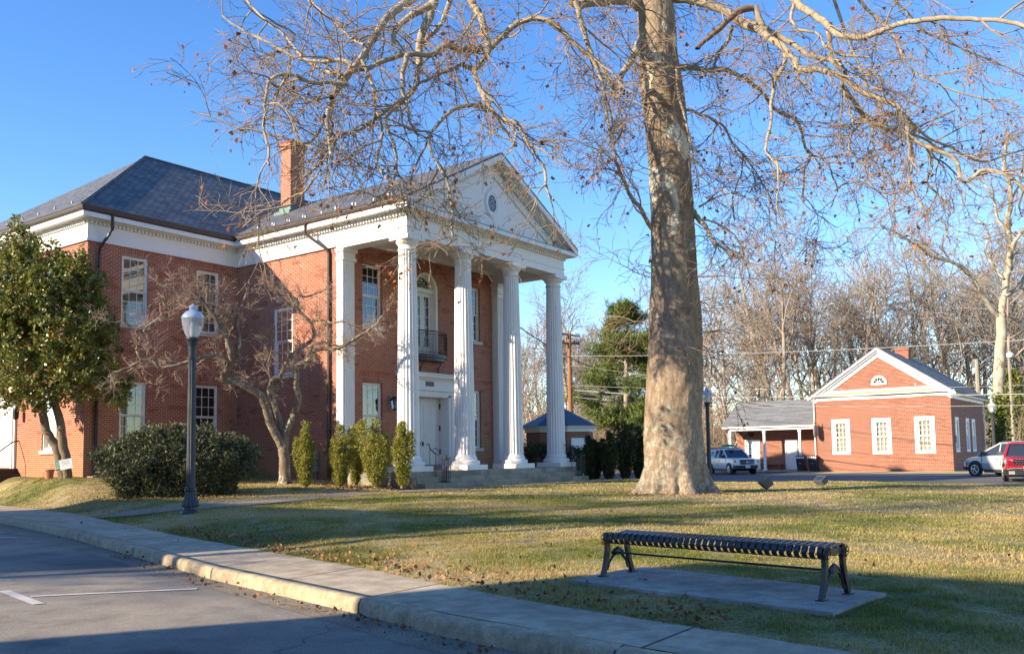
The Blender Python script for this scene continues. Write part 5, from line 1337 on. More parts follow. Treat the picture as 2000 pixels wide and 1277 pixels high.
# red pickup, right edge
spec = dict(body=[(-2.5, .84, .84, .45, 1.10), (-.9, .91, .90, .42, 1.15), (.9, .91, .89, .42, 1.14), (1.8, .91, .86, .45, 1.10), (2.3, .88, .82, .48, 1.04), (2.42, .80, .76, .52, .90)],
            wheels=(1.55, -1.5), R=.37, W=1.84, cabin=(-1.1, 1.0, -.95, .15, 1.14, 1.70, .84, .64), pillars=(.0,), front=2.40, grille=(.72, .99), mirror=.72, bumper=(.30, .56), plate_z=.52,
            doors=(.95, -.1), handles=(.1,), sill=.46, amber2=True, mesh=True)
rt_, rb_ = vehicle('pickup_truck', 'bright red pickup truck facing the viewer at right edge', 'pickup truck', red_p, spec)
m = MB(); m.prism([(2.46, -.74, .34), (2.51, -.50, .34), (2.51, -.50, .48), (2.46, -.74, .48)], [(2.50, -.74, .34), (2.53, -.50, .34), (2.53, -.50, .48), (2.50, -.74, .48)]); m.prism([(2.46, .74, .34), (2.51, .50, .34), (2.51, .50, .48), (2.46, .74, .48)], [(2.50, .74, .34), (2.53, .50, .34), (2.53, .50, .48), (2.50, .74, .48)])
m.tube([(2.45, -.8, .56), (2.52, -.62, .59), (2.53, 0, .60), (2.52, .62, .59), (2.45, .8, .56)], .028, 6); m.build('silver_bumper_trim', M['zinc'], rt_)
m = MB(); m.box((2.531, -.14, .62), (2.54, .14, .74)); m.build('plate_stripe', mat_plain("plate_green", (.12, .42, .12), .4), rt_)
ctr = at_z(2009, 941, 0); hd = Vector((-.99, -.15)).normalized(); put(rt_, ctr[0]-hd.x*2.4, ctr[1]-hd.y*2.4, 0, hd.x, hd.y)
# unseen brick blocks added and sized to throw long shadows on road and lawn
def far_block(name, label, x0, x1, y0, y1, h, kind='brick3', par=.5):
    t = thing(name, label, 'building', (x1, (y0+y1)/2, 0), 'unseen blocks added to shade road and lawn')
    b = MB(); hl = []
    fy = lambda u, z, d=0.0: (x1-d, u, z)
    n = max(1, int((y1-y0)/3)); 
    for i in range(n):
        for (z0, z1) in ((1.0, 3.0), (4.6, 6.4), (8.2, 10.0)):
            if z1 < h-1: u = y0+(i+.5)*(y1-y0)/n; hl.append((u-.55, u+.55, z0, z1))
    wall(b, fy, y0, y1, -.1, h, hl, .15)
    b.quad((x0, y0, 0), (x1, y0, 0), (x1, y0, h), (x0, y0, h)); b.quad((x0, y1, 0), (x1, y1, 0), (x1, y1, h), (x0, y1, h)); b.quad((x0, y0, 0), (x0, y1, 0), (x0, y1, h), (x0, y0, h))
    b.build('wall', M[kind], t)
    r_ = MB(); r_.box((x0+.05, y0+.05, h-.6), (x1-.05, y1-.05, h-.5)); r_.build('roof', M['shingle'], t)
    c = MB(); c.box((x1, y0, h-.25), (x1+.3, y1, h)); c.build('cornice', M['white'], t)
    for (a, b_, c_, d) in hl:
        m = MB(); pbox(m, fy, a, b_, c_, d, .1, .12); g_ = m.build('window', M['dark_glass'], t)
        m = MB(); pbox(m, fy, a, b_, (c_+d)/2-.03, (c_+d)/2+.03, .06, .099); pbox(m, fy, a, a+.05, c_, d, .06, .099); pbox(m, fy, b_-.05, b_, c_, d, .06, .099); m.build('frame', M['white'], g_)
    return t
far_block('shade_block', 'unseen brick block across the near street, added to shade the foreground', -20, -10.5, -16, 14.8, 9.35)
far_block('tall_shade_block', 'unseen taller brick block across the near street, added to shade the left kerb and lawn', -13.6, -10.5, 22.4, 38.0, 11.4)
far_block('shade_block', 'unseen lower brick block across the near street, added to shade the lawn at left', -13.6, -10.5, 38.2, 60, 10.2)

up2 = thing('utility_pole', 'utility pole across the near street throwing a thin shadow line over the road', 'utility pole', (-7.6, 18.9, 0))
b = MB(); b.tube([(-7.6, 18.9, 0), (-7.6, 18.9, 11)], [.17, .12], 10); b.build('pole', M['pole'], up2)
b = MB(); b.box((-7.7, 17.8, 10.2), (-7.5, 20.0, 10.36)); b.build('crossarm', M['pole'], up2)
# ------------------------------------------------------------------ branching
class Tubes:
    """collects tapering branches, meshed in one go"""
    def __init__(s): s.d = {}
    def add(s, pts, rad_, n):
        s.d.setdefault((len(pts), n), []).append((pts, rad_))
    def mesh(s):
        Vs = []; Fs = []; off = 0
        for (k, n), L in s.d.items():
            P = np.array([l[0] for l in L], float); R = np.array([l[1] for l in L], float)
            T = np.empty_like(P); T[:, 1:-1] = P[:, 2:]-P[:, :-2]; T[:, 0] = P[:, 1]-P[:, 0]; T[:, -1] = P[:, -1]-P[:, -2]
            T /= np.linalg.norm(T, axis=2, keepdims=True)+1e-9
            ref = np.zeros_like(T); ref[..., 2] = 1.0; m = np.abs(T[..., 2]) > .85; ref[m] = (1, 0, 0)
            A = np.cross(T, ref); A /= np.linalg.norm(A, axis=2, keepdims=True)+1e-9; B = np.cross(T, A)
            q = np.arange(n)*2*PI/n
            V = P[:, :, None]+(A[:, :, None]*np.cos(q)[None, None, :, None]+B[:, :, None]*np.sin(q)[None, None, :, None])*R[:, :, None, None]
            M_ = len(L); idx = np.arange(M_*k*n).reshape(M_, k, n)
            a = idx[:, :-1]; b = idx[:, 1:]
            F = np.stack([a, np.roll(a, -1, 2), np.roll(b, -1, 2), b], -1).reshape(-1, 4)
            Vs.append(V.reshape(-1, 3)); Fs.append(F+off); off += M_*k*n
        return np.concatenate(Vs), np.concatenate(Fs)
def rv(s=1.0): return Vector((random.gauss(0, s), random.gauss(0, s), random.gauss(0, s)))
def side_dir(d, ang):
    a = d.cross(Vector((0, 0, 1)))
    if a.length < .1: a = Vector((1, 0, 0))
    a.normalize(); b = d.cross(a); q = random.uniform(0, 2*PI)
    return (d*math.cos(ang)+(a*math.cos(q)+b*math.sin(q))*math.sin(ang)).normalized()
def grow(T, p, d, L, r, lvl, cfg, tips=None):
    c = cfg[min(lvl, len(cfg)-1)]; bend = rv(c.get('bend', .06))
    n = c['n']; st = L/n; pts = [p.copy()]; rs = [r]; ds = [d]
    for i in range(n):
        d = (d+rv(c['wig'])+bend+Vector((0, 0, c['up']))).normalized()
        p = p+d*st*random.uniform(.8, 1.2); pts.append(p.copy()); rs.append(max(r*(1-(1-c['end'])*(i+1)/n), c.get('rmin', .003))); ds.append(d)
    T.add(pts, rs, c['s'])
    if tips is not None and lvl >= len(cfg)-2: tips.append(pts[-1])
    if lvl < len(cfg)-1: kids(T, pts, rs, L, lvl, cfg, tips)
def kids(T, pts, rs, L, lvl, cfg, tips, t0=.15, dens=1.0):
    c = cfg[lvl]; nx = cfg[lvl+1]
    k = max(1, int(c['kids']*dens*random.uniform(.8, 1.2))); n = len(pts)-1
    for j in range(k):
        t = t0+(1-t0)*(j+random.random())/k; i = min(int(t*n), n-1); f = t*n-i
        p = pts[i].lerp(pts[i+1], f); rr = rs[i]*(1-f)+rs[i+1]*f; d = (pts[i+1]-pts[i]).normalized()
        nd = side_dir(d, rad(random.uniform(*c['ang'])))
        Ln = random.uniform(*nx['len'])*(1-.35*t)
        grow(T, p, nd, Ln, max(min(rr*.75, nx['r']*random.uniform(.7, 1.2)), nx.get('rmin', .003)), lvl+1, cfg, tips)
def catmull(P, R_, per=4, jit=0.0):
    out = []; ro = []
    n = len(P)
    for i in range(n-1):
        p0, p1, p2, p3 = P[max(i-1, 0)], P[i], P[i+1], P[min(i+2, n-1)]
        for k in range(per):
            t = k/per
            q = .5*((2*p1)+(-p0+p2)*t+(2*p0-5*p1+4*p2-p3)*t*t+(-p0+3*p1-3*p2+p3)*t**3)
            out.append(q+rv(jit)); ro.append(R_[i]*(1-t)+R_[i+1]*t)
    out.append(P[-1].copy()); ro.append(R_[-1]); return out, ro
def leaves_at(pts, n_each, size, spread, droop=0.0):
    """small curled leaves: two triangles folded on the midrib"""
    V = []; F = []
    for p in pts:
        for _ in range(n_each):
            c = p+rv(spread); a = rv().normalized(); b = a.cross(rv()).normalized(); s = size*random.uniform(.6, 1.3)
            a2 = (a+Vector((0, 0, -droop))).normalized(); nrm = a2.cross(b)*.35
            o = len(V); V += [c, c+a2*s*.5+b*s*.42+nrm*s, c+a2*s, c+a2*s*.5-b*s*.42+nrm*s]; F += [(o, o+1, o+2, o+3)]
    return [tuple(v) for v in V], F

# ------------------------------------------------------------------ the great sycamore
M['syc_trunk'] = mat_bark("sycamore_trunk", (.19, .14, .095), (.35, .275, .195), patch=(.62, .60, .48), patch_lim=.565, scale=7, stretch=.5, bs=.9, bd=.03, patch_scale=1.1, lichen=(.37, .38, .31))
M['syc_limb'] = mat_bark("sycamore_limb", (.23, .185, .13), (.40, .34, .245), patch=(.25, .18, .12), patch_lim=.60, scale=5, stretch=.6, bs=.5, bd=.02, patch_scale=3.0)
M['syc_twig'] = mat_bark("sycamore_twig", (.22, .155, .10), (.36, .28, .19), scale=5, stretch=1, bs=.0, bd=.01)
M['litter'] = mat_leaf('fallen_leaf', (.15, .07, .035), (.38, .19, .10), .8, .2, .1)
M['dead_leaf'] = mat_leaf("dead_leaf", (.22, .07, .025), (.50, .19, .07), .7, .2, .3)
DT = 27.57
TP = at_z(1318, 962, .30)
def sp(x, y, dd=0.0): return Vector(tuple(at_depth(x, y, DT+dd)))
syc = thing('sycamore_tree', 'giant old sycamore with mottled lichened trunk spreading over the lawn', 'tree', tuple(map(float, TP)))
PXM = DT/FOC
tr_px = [(1322, 980, 92), (1320, 966, 84), (1318, 950, 72), (1318, 930, 64.5), (1317, 900, 60), (1316, 860, 57), (1315, 800, 55), (1317, 720, 53.5), (1319, 640, 52), (1318, 560, 45.5), (1315, 480, 42.5), (1312, 400, 41.5), (1308, 320, 40.5), (1302, 250, 41), (1294, 180, 41), (1286, 120, 39), (1282, 60, 37), (1278, 0, 34), (1262, -80, 30), (1266, -160, 26), (1280, -260, 20), (1284, -360, 14), (1300, -480, 7)]
V = []; F = []; NS = 144
cen = [(sp(x, y), w*PXM) for x, y, w in tr_px]
# resample
cs_, cr_ = catmull([c for c, _ in cen], [r for _, r in cen], 12)
for i, (c, r) in enumerate(zip(cs_, cr_)):
    hgt = c.z-.3
    flare = max(0, 1-hgt/1.7)**1.8
    for j in range(NS):
        q = 2*PI*j/NS
        lob = 1+flare*(-.06+.12*math.sin(5*q+1.3)+.08*math.sin(8*q+.4)+.06*math.sin(13*q)+.03*math.sin(23*q+1))
        nz = 1+.035*noise.noise(Vector((math.cos(q)*1.6, math.sin(q)*1.6, c.z*.8)))+.035*noise.noise(Vector((math.cos(q)*5, math.sin(q)*5, c.z*2.2)))+.022*noise.noise(Vector((math.cos(q)*12, math.sin(q)*12, c.z*6)))+.012*noise.noise(Vector((math.cos(q)*28, math.sin(q)*28, c.z*16)))
        rr = r*lob*nz
        V.append((c.x+rr*math.cos(q), c.y+rr*math.sin(q), c.z))
K_ = len(cs_)
F = [(i*NS+j, i*NS+(j+1) % NS, (i+1)*NS+(j+1) % NS, (i+1)*NS+j) for i in range(K_-1) for j in range(NS)]
np_mesh('trunk', V, F, M['syc_trunk'], syc, smooth=True)
Z1 = lambda x, y: (1100+x/2.222, y/2.222); Z2 = lambda x, y: (340+x/2.456, y/2.456)
limbs = [  # (points, start radius px, end radius px, depth start, depth end)
 (Z1, [(440, -10), (560, 0), (690, 45), (790, 112), (850, 130), (900, 170), (960, 210), (1010, 275), (1040, 305), (1110, 302), (1200, 330), (1290, 395), (1380, 430), (1450, 465), (1490, 520), (1500, 590), (1600, 645), (1700, 690), (1722, 775), (1760, 782), (1830, 738), (1920, 760), (2040, 850)], 11, 3.5, 0, -5),
 (Z1, [(780, 90), (880, 130), (990, 190), (1080, 245), (1180, 262), (1215, 300), (1240, 360)], 8, 4, -.5, -2),
 (Z1, [(470, 285), (540, 292), (620, 305), (700, 303), (790, 345), (860, 395), (920, 475), (1005, 520), (1035, 570), (1048, 640), (1075, 675), (1045, 750), (1042, 860)], 7, 2.2, 0, 3),
 (Z1, [(500, 480), (560, 482), (640, 515), (700, 555), (735, 620), (775, 670), (770, 760), (735, 860), (745, 960)], 4, 1.3, 0, 2),
 (Z1, [(960, -40), (1060, 50), (1130, 95), (1190, 148), (1300, 160), (1400, 125), (1500, 97), (1640, 80), (1800, 85), (1900, 90), (2020, 125)], 9, 4, -2, -6),
 (Z1, [(1150, 120), (1160, 200), (1165, 260), (1215, 310)], 6, 5, -2, -2),
 (Z1, [(735, 115), (715, 180), (685, 220), (652, 285)], 5, 3, 0, 1.5),
 (Z1, [(960, 215), (962, 280), (925, 340), (905, 440), (900, 550), (878, 650), (915, 700), (960, 760)], 6, 2.2, -1, -3),
 (Z1, [(1215, 380), (1280, 470), (1320, 520), (1400, 560), (1470, 575), (1560, 600), (1650, 660)], 6, 2.5, -1, 1),
 (Z1, [(1455, 490), (1390, 500), (1330, 520), (1300, 500)], 5, 3, -1, -2),
 (Z1, [(560, 915), (590, 955), (620, 985), (645, 1040), (662, 1072)], 8, 3.5, 0, -1),
 (Z1, [(385, 995), (350, 930), (300, 860), (265, 790), (230, 700), (212, 620), (185, 500)], 6, 3, 0, -2),
 (Z1, [(55, 10), (75, 90), (110, 200), (140, 280), (172, 370), (185, 480), (212, 600), (225, 690)], 7, 2.5, -2, -2),
 (Z1, [(330, 30), (290, 0), (200, 2), (100, 12), (60, 25), (30, -40)], 15, 10, 0, -2),
 (Z1, [(360, 150), (320, 215), (285, 280), (245, 350), (262, 410)], 12, 5, 0, -1.2),
 (Z1, [(830, 30), (855, 95), (880, 130)], 8, 7, -1, -1),
 (Z1, [(1440, 450), (1500, 520), (1570, 590), (1680, 640), (1780, 690), (1850, 700), (1960, 660), (2050, 640)], 4, 2, 0, 2),
 (Z1, [(1000, 20), (990, 90), (1030, 130), (1110, 150), (1130, 200), (1200, 235), (1330, 250)], 4, 2, -3, -4),
 (Z1, [(1580, 640), (1600, 720), (1580, 790), (1630, 850), (1680, 930)], 4, 1.5, -3, -3),
 (Z1, [(1700, 480), (1560, 540), (1480, 560), (1340, 530)], 3, 2, 2, 1),
 (Z1, [(490, 300), (500, 400), (540, 560), (560, 640), (590, 660)], 4, 2, -.8, -1.4),
 (Z2, [(1420, -40), (1435, 30), (1462, 60), (1490, 150), (1508, 240), (1475, 305), (1440, 345), (1468, 430), (1515, 515), (1590, 580), (1640, 590), (1700, 690), (1772, 800), (1785, 900), (1820, 960)], 10, 3, -2, -5),
 (Z2, [(1515, 235), (1580, 170), (1650, 112), (1740, 90), (1830, 122), (1900, 190), (1965, 245), (2060, 330), (2130, 470)], 7, 5, -2, -2),
 (Z2, [(1445, 345), (1380, 310), (1340, 335), (1250, 365), (1180, 400)], 6, 3, -2, -3),
 (Z2, [(1480, 230), (1380, 240), (1310, 215), (1230, 262), (1120, 262), (1000, 292), (920, 332), (830, 350), (770, 440), (745, 520), (700, 620), (640, 692), (600, 690)], 8, 3, -2, -6),
 (Z2, [(1180, -30), (1110, 20), (1050, 60), (1010, 100), (960, 180), (890, 290), (810, 390), (755, 470)], 11, 7, -1, -5),
 (Z2, [(1230, 30), (1120, 88), (1060, 150), (1052, 215)], 9, 5, -2, -3),
 (Z2, [(1240, -30), (1240, 40), (1205, 130), (1180, 210), (1175, 300), (1165, 390)], 13, 7, -1, -2),
 (Z2, [(1330, -10), (1290, 100), (1250, 150), (1200, 200)], 7, 5, 0, -1),
 (Z2, [(1120, 265), (1100, 350), (1098, 430), (1115, 510), (1135, 590), (1172, 655)], 6, 2.5, -4, -4),
 (Z2, [(1170, 395), (1130, 460), (1060, 520), (1020, 560), (1025, 620), (1060, 710), (1068, 800), (1045, 880), (990, 950), (930, 985)], 5, 2.5, -2, -5),
 (Z2, [(1100, 470), (1000, 545), (890, 625), (800, 650), (740, 705), (700, 780), (640, 830)], 4, 2, -4, -6),
 (Z2, [(745, 520), (735, 600), (745, 690), (755, 760), (752, 805)], 5, 2, -6, -6.5),
 (Z2, [(850, 330), (820, 290), (700, 296), (600, 280), (500, 232), (420, 190), (330, 150), (230, 75)], 4.5, 1.6, -5, -4),
 (Z2, [(830, 405), (740, 398), (660, 395), (600, 370), (520, 355), (455, 390), (440, 500), (428, 600), (450, 700), (456, 790)], 4.5, 2.5, -5, -7),
 (Z2, [(640, 690), (560, 668), (480, 650), (380, 625), (300, 612), (200, 570), (80, 535)], 3, 1.2, -6, -6),
 (Z2, [(1515, 515), (1400, 508), (1320, 545), (1228, 650), (1238, 740), (1290, 830), (1328, 930), (1335, 1060), (1330, 1150), (1312, 1180)], 5, 2, -3, -6),
 (Z2, [(600, -40), (680, 30), (770, 110), (840, 180), (910, 215)], 4, 3, -1, -4),
 (Z2, [(1000, 640), (985, 710), (975, 790), (1020, 860), (1060, 910)], 4, 2, -5, -6),
 (Z2, [(900, 290), (960, 420), (965, 520), (1000, 600), (985, 680)], 4, 2.5, -4, -5),
 (Z2, [(1620, 590), (1640, 700), (1600, 640), (1510, 520)], 3, 2, -3, -4),
 (Z2, [(1470, 430), (1560, 520), (1640, 640), (1600, 740)], 3, 1.6, -4, -5),
 (Z2, [(620, 850), (700, 800), (640, 900), (540, 990), (430, 1010), (330, 1090)], 3, 1.5, -6, -7),
 (Z2, [(330, -20), (420, 80), (520, 160), (600, 260), (700, 330), (800, 360)], 2.5, 4, -2, -5),
 (Z1, [(1400, -40), (1480, 40), (1560, 130), (1700, 200), (1850, 260), (2000, 330)], 4, 2, 3, 4),
 (Z1, [(1250, -30), (1340, 60), (1440, 160), (1500, 290), (1620, 360), (1780, 420), (1950, 440)], 5, 2, 4, 2),
 (Z1, [(1075, 672), (1140, 700), (1170, 770), (1190, 830), (1160, 900)], 3, 1.3, 3, 2),
 (Z1, [(1180, 830), (1245, 785), (1340, 815), (1430, 900), (1440, 1010)], 2.5, 1.2, 2, 1),
 (Z1, [(925, 700), (935, 800), (925, 900), (960, 1000)], 2.4, 1.1, -3, -3.5),
 (Z1, [(1340, 530), (1350, 640), (1400, 740), (1440, 830), (1430, 930)], 3, 1.2, -1, -2),
 (Z1, [(1200, 340), (1230, 430), (1260, 540), (1240, 640), (1290, 720)], 3.5, 1.3, -1.5, -2.5),
 (Z1, [(770, 660), (830, 740), (900, 860), (930, 1000)], 2.4, 1.1, 2, 1.5),
 (Z1, [(640, 1040), (700, 1080), (770, 1100), (830, 1180)], 2.4, 1.1, -1, -2),
 (Z1, [(590, 900), (680, 850), (760, 840), (850, 900)], 2.6, 1.1, .3, -.8),
 (Z1, [(1480, 560), (1520, 680), (1500, 800), (1560, 900), (1600, 1020)], 3, 1.2, -3, -4),
 (Z1, [(1160, -40), (1240, 180), (1290, 300), (1330, 400), (1400, 500)], 5, 2, 3, 3),
]
tw_cfg = [
 dict(n=8, wig=.10, up=0, end=.5, s=8, kids=10, ang=(35, 75), len=(2, 3), r=.1),
 dict(n=9, wig=.13, bend=.10, up=-.05, end=.3, s=5, kids=7, ang=(30, 60), len=(1.2, 3.2), r=.028, rmin=.008),
 dict(n=6, wig=.12, bend=.10, up=-.045, end=.4, s=4, kids=5, ang=(25, 50), len=(.6, 1.5), r=.013, rmin=.0075),
 dict(n=4, wig=.12, bend=.10, up=-.03, end=.6, s=3, kids=0, ang=(20, 45), len=(.3, .9), r=.009, rmin=.006)]
LT, TW, tips = Tubes(), Tubes(), []
random.seed(11)
def limb(fn, pts, r0, r1, d0, d1):
    n = len(pts); P = [sp(*fn(x, y), d0+(d1-d0)*i/(n-1)) for i, (x, y) in enumerate(pts)]
    R_ = [.80*(r0+(r1-r0)*(i/(n-1))**.8)*PXM*(P[i].length/P[0].length) for i in range(n)]
    q, r_ = catmull(P, R_, 4, .012)
    return q, r_
for L_ in limbs:
    q, r_ = limb(*L_)
    LT.add(q, r_, 10)
    leng = sum((q[i+1]-q[i]).length for i in range(len(q)-1))
    kids(TW, q, r_, leng, 0, tw_cfg, tips, .08, leng/8.0*1.45)
# broken dead limb
q, r_ = limb(Z1, [(820, 35), (770, 45), (720, 85), (660, 140), (600, 190), (580, 212)], 9, 5, -1, -1.5)
DL = Tubes(); DL.add(q, r_, 8); V, F = DL.mesh(); np_mesh('dead_limb', V, F, mat_bark("dead_wood", (.13, .08, .055), (.25, .165, .11), scale=9, stretch=1), syc, smooth=True)
# thin shoots straight off the trunk
for i in range(85):
    k = random.randrange(int(K_*.32), K_-2); c, r = cs_[k], cr_[k]; a = random.uniform(0, 2*PI)
    d = Vector((math.cos(a), math.sin(a), random.uniform(-.2, .4))).normalized()
    grow(TW, c+d*r*.9, d, random.uniform(1.2, 3.2), .016, 1, tw_cfg, tips)
V, F = LT.mesh(); np_mesh('limbs', V, F, M['syc_limb'], syc, smooth=True)
V, F = TW.mesh(); np_mesh('twigs', V, F, M['syc_twig'], syc, smooth=True); print('syc twigs', len(F))
random.shuffle(tips)
V, F = leaves_at(tips[:1500], 1, .13, .05, .6); V2, F2 = leaves_at([tips[0]+rv(.01)], 1, .1, .1)
cl = [sp(x, y, -4.5) for x, y in ((755, 545), (768, 570), (750, 560), (772, 590), (760, 530), (955, 445), (960, 455), (745, 520), (775, 560), (765, 600))]
V3, F3 = leaves_at(cl, 4, .11, .08, .8); o = len(V); V += V3; F += [tuple(i+o for i in f) for f in F3]
np_mesh('dead_leaves', V, F, M['dead_leaf'], syc)['kind'] = 'stuff'
sb_v = []; sb_f = []
for p in tips[1500:2300]:
    c = p+Vector((0, 0, -.09)); o = len(sb_v); r = .022
    sb_v += [(c.x+r, c.y, c.z), (c.x, c.y+r, c.z), (c.x-r, c.y, c.z), (c.x, c.y-r, c.z), (c.x, c.y, c.z+r), (c.x, c.y, c.z-r)]
    sb_f += [(o+a, o+b, o+t) for a, b in ((0, 1), (1, 2), (2, 3), (3, 0)) for t in (4, 5)]
np_mesh('seed_balls', sb_v, sb_f, mat_plain("seed_ball", (.16, .08, .04), .9), syc)['kind'] = 'stuff'

# ------------------------------------------------------------------ twisted small tree by the wing
M['maple_bark'] = mat_bark("small_tree_bark", (.12, .09, .065), (.30, .245, .175), scale=9, stretch=.4, bs=.7, bd=.015, patch=(.42, .42, .30), patch_lim=.60, patch_scale=5)
M['maple_twig'] = mat_bark("pinkish_twig", (.25, .18, .14), (.40, .31, .25), scale=5, stretch=1, bs=0)
D2 = 31.5
D2 = 32.3; g0 = at_depth(556, 937, D2)
def s2(x, y, dd=0): return Vector(tuple(at_depth(x, y, D2+dd)))
mt = thing('small_twisted_tree', 'small bare tree with low forked twisting trunk before the courthouse inner corner', 'tree', tuple(map(float, g0)))
Z3 = lambda x, y: (400+x/3.192, 560+y/3.192); Z4 = lambda x, y: (180+x/4.56, 480+y/4.56)
P2M = D2/FOC
ml = [
 (Z3, [(500, 1225), (500, 1190), (498, 1120), (492, 1040), (490, 960)], 12.5, 9.5, 0, 0),
 (Z3, [(490, 1010), (460, 950), (430, 900), (400, 820), (380, 750), (350, 680), (290, 640), (210, 595), (130, 575), (120, 545), (150, 505), (165, 460)], 9.0, 6.0, 0, -1.2),
 (Z3, [(165, 460), (150, 380), (130, 300), (90, 220), (40, 160), (0, 110), (-40, 60), (-100, 10)], 6.0, 2.5, -1.2, -1.8),
 (Z3, [(160, 470), (200, 420), (215, 340), (200, 240), (205, 190), (230, 120), (260, 40)], 4.5, 2.0, -1.0, -1.4),
 (Z3, [(150, 310), (190, 230), (200, 180), (150, 130), (90, 80)], 3.5, 1.5, -1, -1.5),
 (Z3, [(500, 970), (510, 890), (540, 820), (570, 760), (585, 680), (570, 620), (575, 560), (570, 490), (640, 460), (680, 400), (740, 385), (820, 385), (900, 345), (990, 290), (1060, 240), (1110, 180)], 7.5, 2.0, 0, -1.0),
 (Z3, [(500, 930), (475, 850), (450, 790), (430, 720), (405, 650), (425, 580), (470, 560), (500, 490), (540, 430), (600, 380), (670, 330), (680, 270), (650, 210), (600, 170), (570, 110), (540, 100), (480, 40), (440, -10)], 6.0, 2.0, 0, -.3),
 (Z3, [(425, 640), (410, 560), (400, 470), (430, 350), (435, 240)], 3.0, 1.3, 0, -.2),
 (Z3, [(660, 215), (740, 210), (790, 225), (880, 215), (960, 250)], 2.6, 1.0, -.2, -.8),
 (Z3, [(570, 110), (580, 60), (640, 60), (720, 30), (790, 0)], 2.6, 1.0, -.2, -.5),
 (Z3, [(640, 460), (680, 360), (760, 350), (840, 370), (930, 330)], 3.0, 1.5, -.3, -.8),
 (Z3, [(165, 450), (90, 430), (0, 430), (-80, 470), (-160, 480), (-240, 470)], 4.0, 2.5, -1.2, -2.2),
 (Z4, [(860, 1030), (760, 1060), (680, 1080), (600, 1085), (560, 1040), (480, 1015), (420, 990), (395, 920), (400, 880), (340, 840)], 3.0, 1.8, -2.2, -2.8),
 (Z4, [(640, 1090), (620, 1150), (570, 1210)], 1.8, .9, -2.2, -2.6),
 (Z4, [(420, 1030), (330, 1080), (250, 1110), (165, 1140)], 2.0, 1.0, -2.6, -3.0),
 (Z4, [(420, 830), (470, 740), (560, 670), (660, 640), (780, 590)], 2.2, 1.0, -2.6, -2.0),
 (Z4, [(345, 720), (280, 680), (180, 680), (90, 660), (30, 640)], 1.8, .9, -2.8, -3.2),
 (Z4, [(1240, 960), (1215, 870), (1170, 750), (1110, 650), (1040, 560), (940, 480), (820, 430), (700, 390), (560, 330), (480, 300)], 4.5, 1.3, -1.3, -2.2),
 (Z4, [(1200, 620), (1140, 560), (1040, 520), (990, 430)], 2.4, 1.2, -1.5, -1.8),
 (Z4, [(690, 560), (640, 520), (620, 470), (560, 520)], 1.8, .9, -2.2, -2.5),
]
m_cfg = [dict(n=6, wig=.1, up=0, end=.5, s=6, kids=9, ang=(35, 80), len=(1, 2), r=.05),
 dict(n=6, wig=.22, up=.03, end=.35, s=4, kids=7, ang=(30, 65), len=(.5, 1.4), r=.017, rmin=.007),
 dict(n=4, wig=.24, up=.05, end=.4, s=3, kids=6, ang=(25, 55), len=(.3, .8), r=.009, rmin=.0055),
 dict(n=3, wig=.22, up=.06, end=.7, s=3, kids=0, ang=(20, 50), len=(.15, .45), r=.006, rmin=.0045)]
LT, TW, mt_tips = Tubes(), Tubes(), []
random.seed(5)
for (fn, pts, r0, r1, d0, d1) in ml:
    n = len(pts); P = [s2(*fn(x, y), d0+(d1-d0)*i/(n-1)) for i, (x, y) in enumerate(pts)]
    R_ = [(r0+(r1-r0)*(i/(n-1)))*P2M for i in range(n)]
    if pts[0] == (500, 1225): R_[0] *= 1.25
    q, r_ = catmull(P, R_, 4, .008); LT.add(q, r_, 10)
    if r0 > 9: continue
    leng = sum((q[i+1]-q[i]).length for i in range(len(q)-1))
    kids(TW, q, r_, leng, 0, m_cfg, mt_tips, .35 if r0 > 5.5 else .1, leng/3.2*1.15)
V, F = LT.mesh(); np_mesh('trunk', V, F, M['maple_bark'], mt, smooth=True)
V, F = TW.mesh(); np_mesh('twigs', V, F, M['maple_twig'], mt, smooth=True); print('maple twigs', len(F))

# ------------------------------------------------------------------ woodland beyond the street: bare trees, each its own
M['wood_trunk'] = mat_bark("woodland_bark", (.22, .175, .13), (.40, .33, .25), scale=4, stretch=.15, bs=.5, bd=.03)
M['wood_twig'] = mat_bark("woodland_twig", (.24, .20, .16), (.38, .335, .275), scale=2, stretch=1, bs=0)
M['pale_bark'] = mat_bark("white_sycamore_bark", (.30, .25, .175), (.50, .45, .35), patch=(.24, .18, .11), patch_lim=.56, scale=2, stretch=.4, patch_scale=1.2)
M['ivy'] = mat_leaf("ivy", (.10, .13, .02), (.24, .26, .05), .6, .3, .3)
w_cfg = [dict(n=9, wig=.05, up=.04, end=.25, s=7, kids=13, ang=(25, 55), len=(1, 1), r=.2),
 dict(n=8, wig=.10, up=.07, end=.25, s=4, kids=7, ang=(25, 60), len=(4.0, 8.5), r=.095, rmin=.026),
 dict(n=5, wig=.12, up=.05, end=.35, s=3, kids=8, ang=(25, 60), len=(1.8, 4.4), r=.038, rmin=.018),
 dict(n=3, wig=.2, up=.03, end=.6, s=3, kids=0, ang=(20, 55), len=(.8, 2.4), r=.022, rmin=.015)]
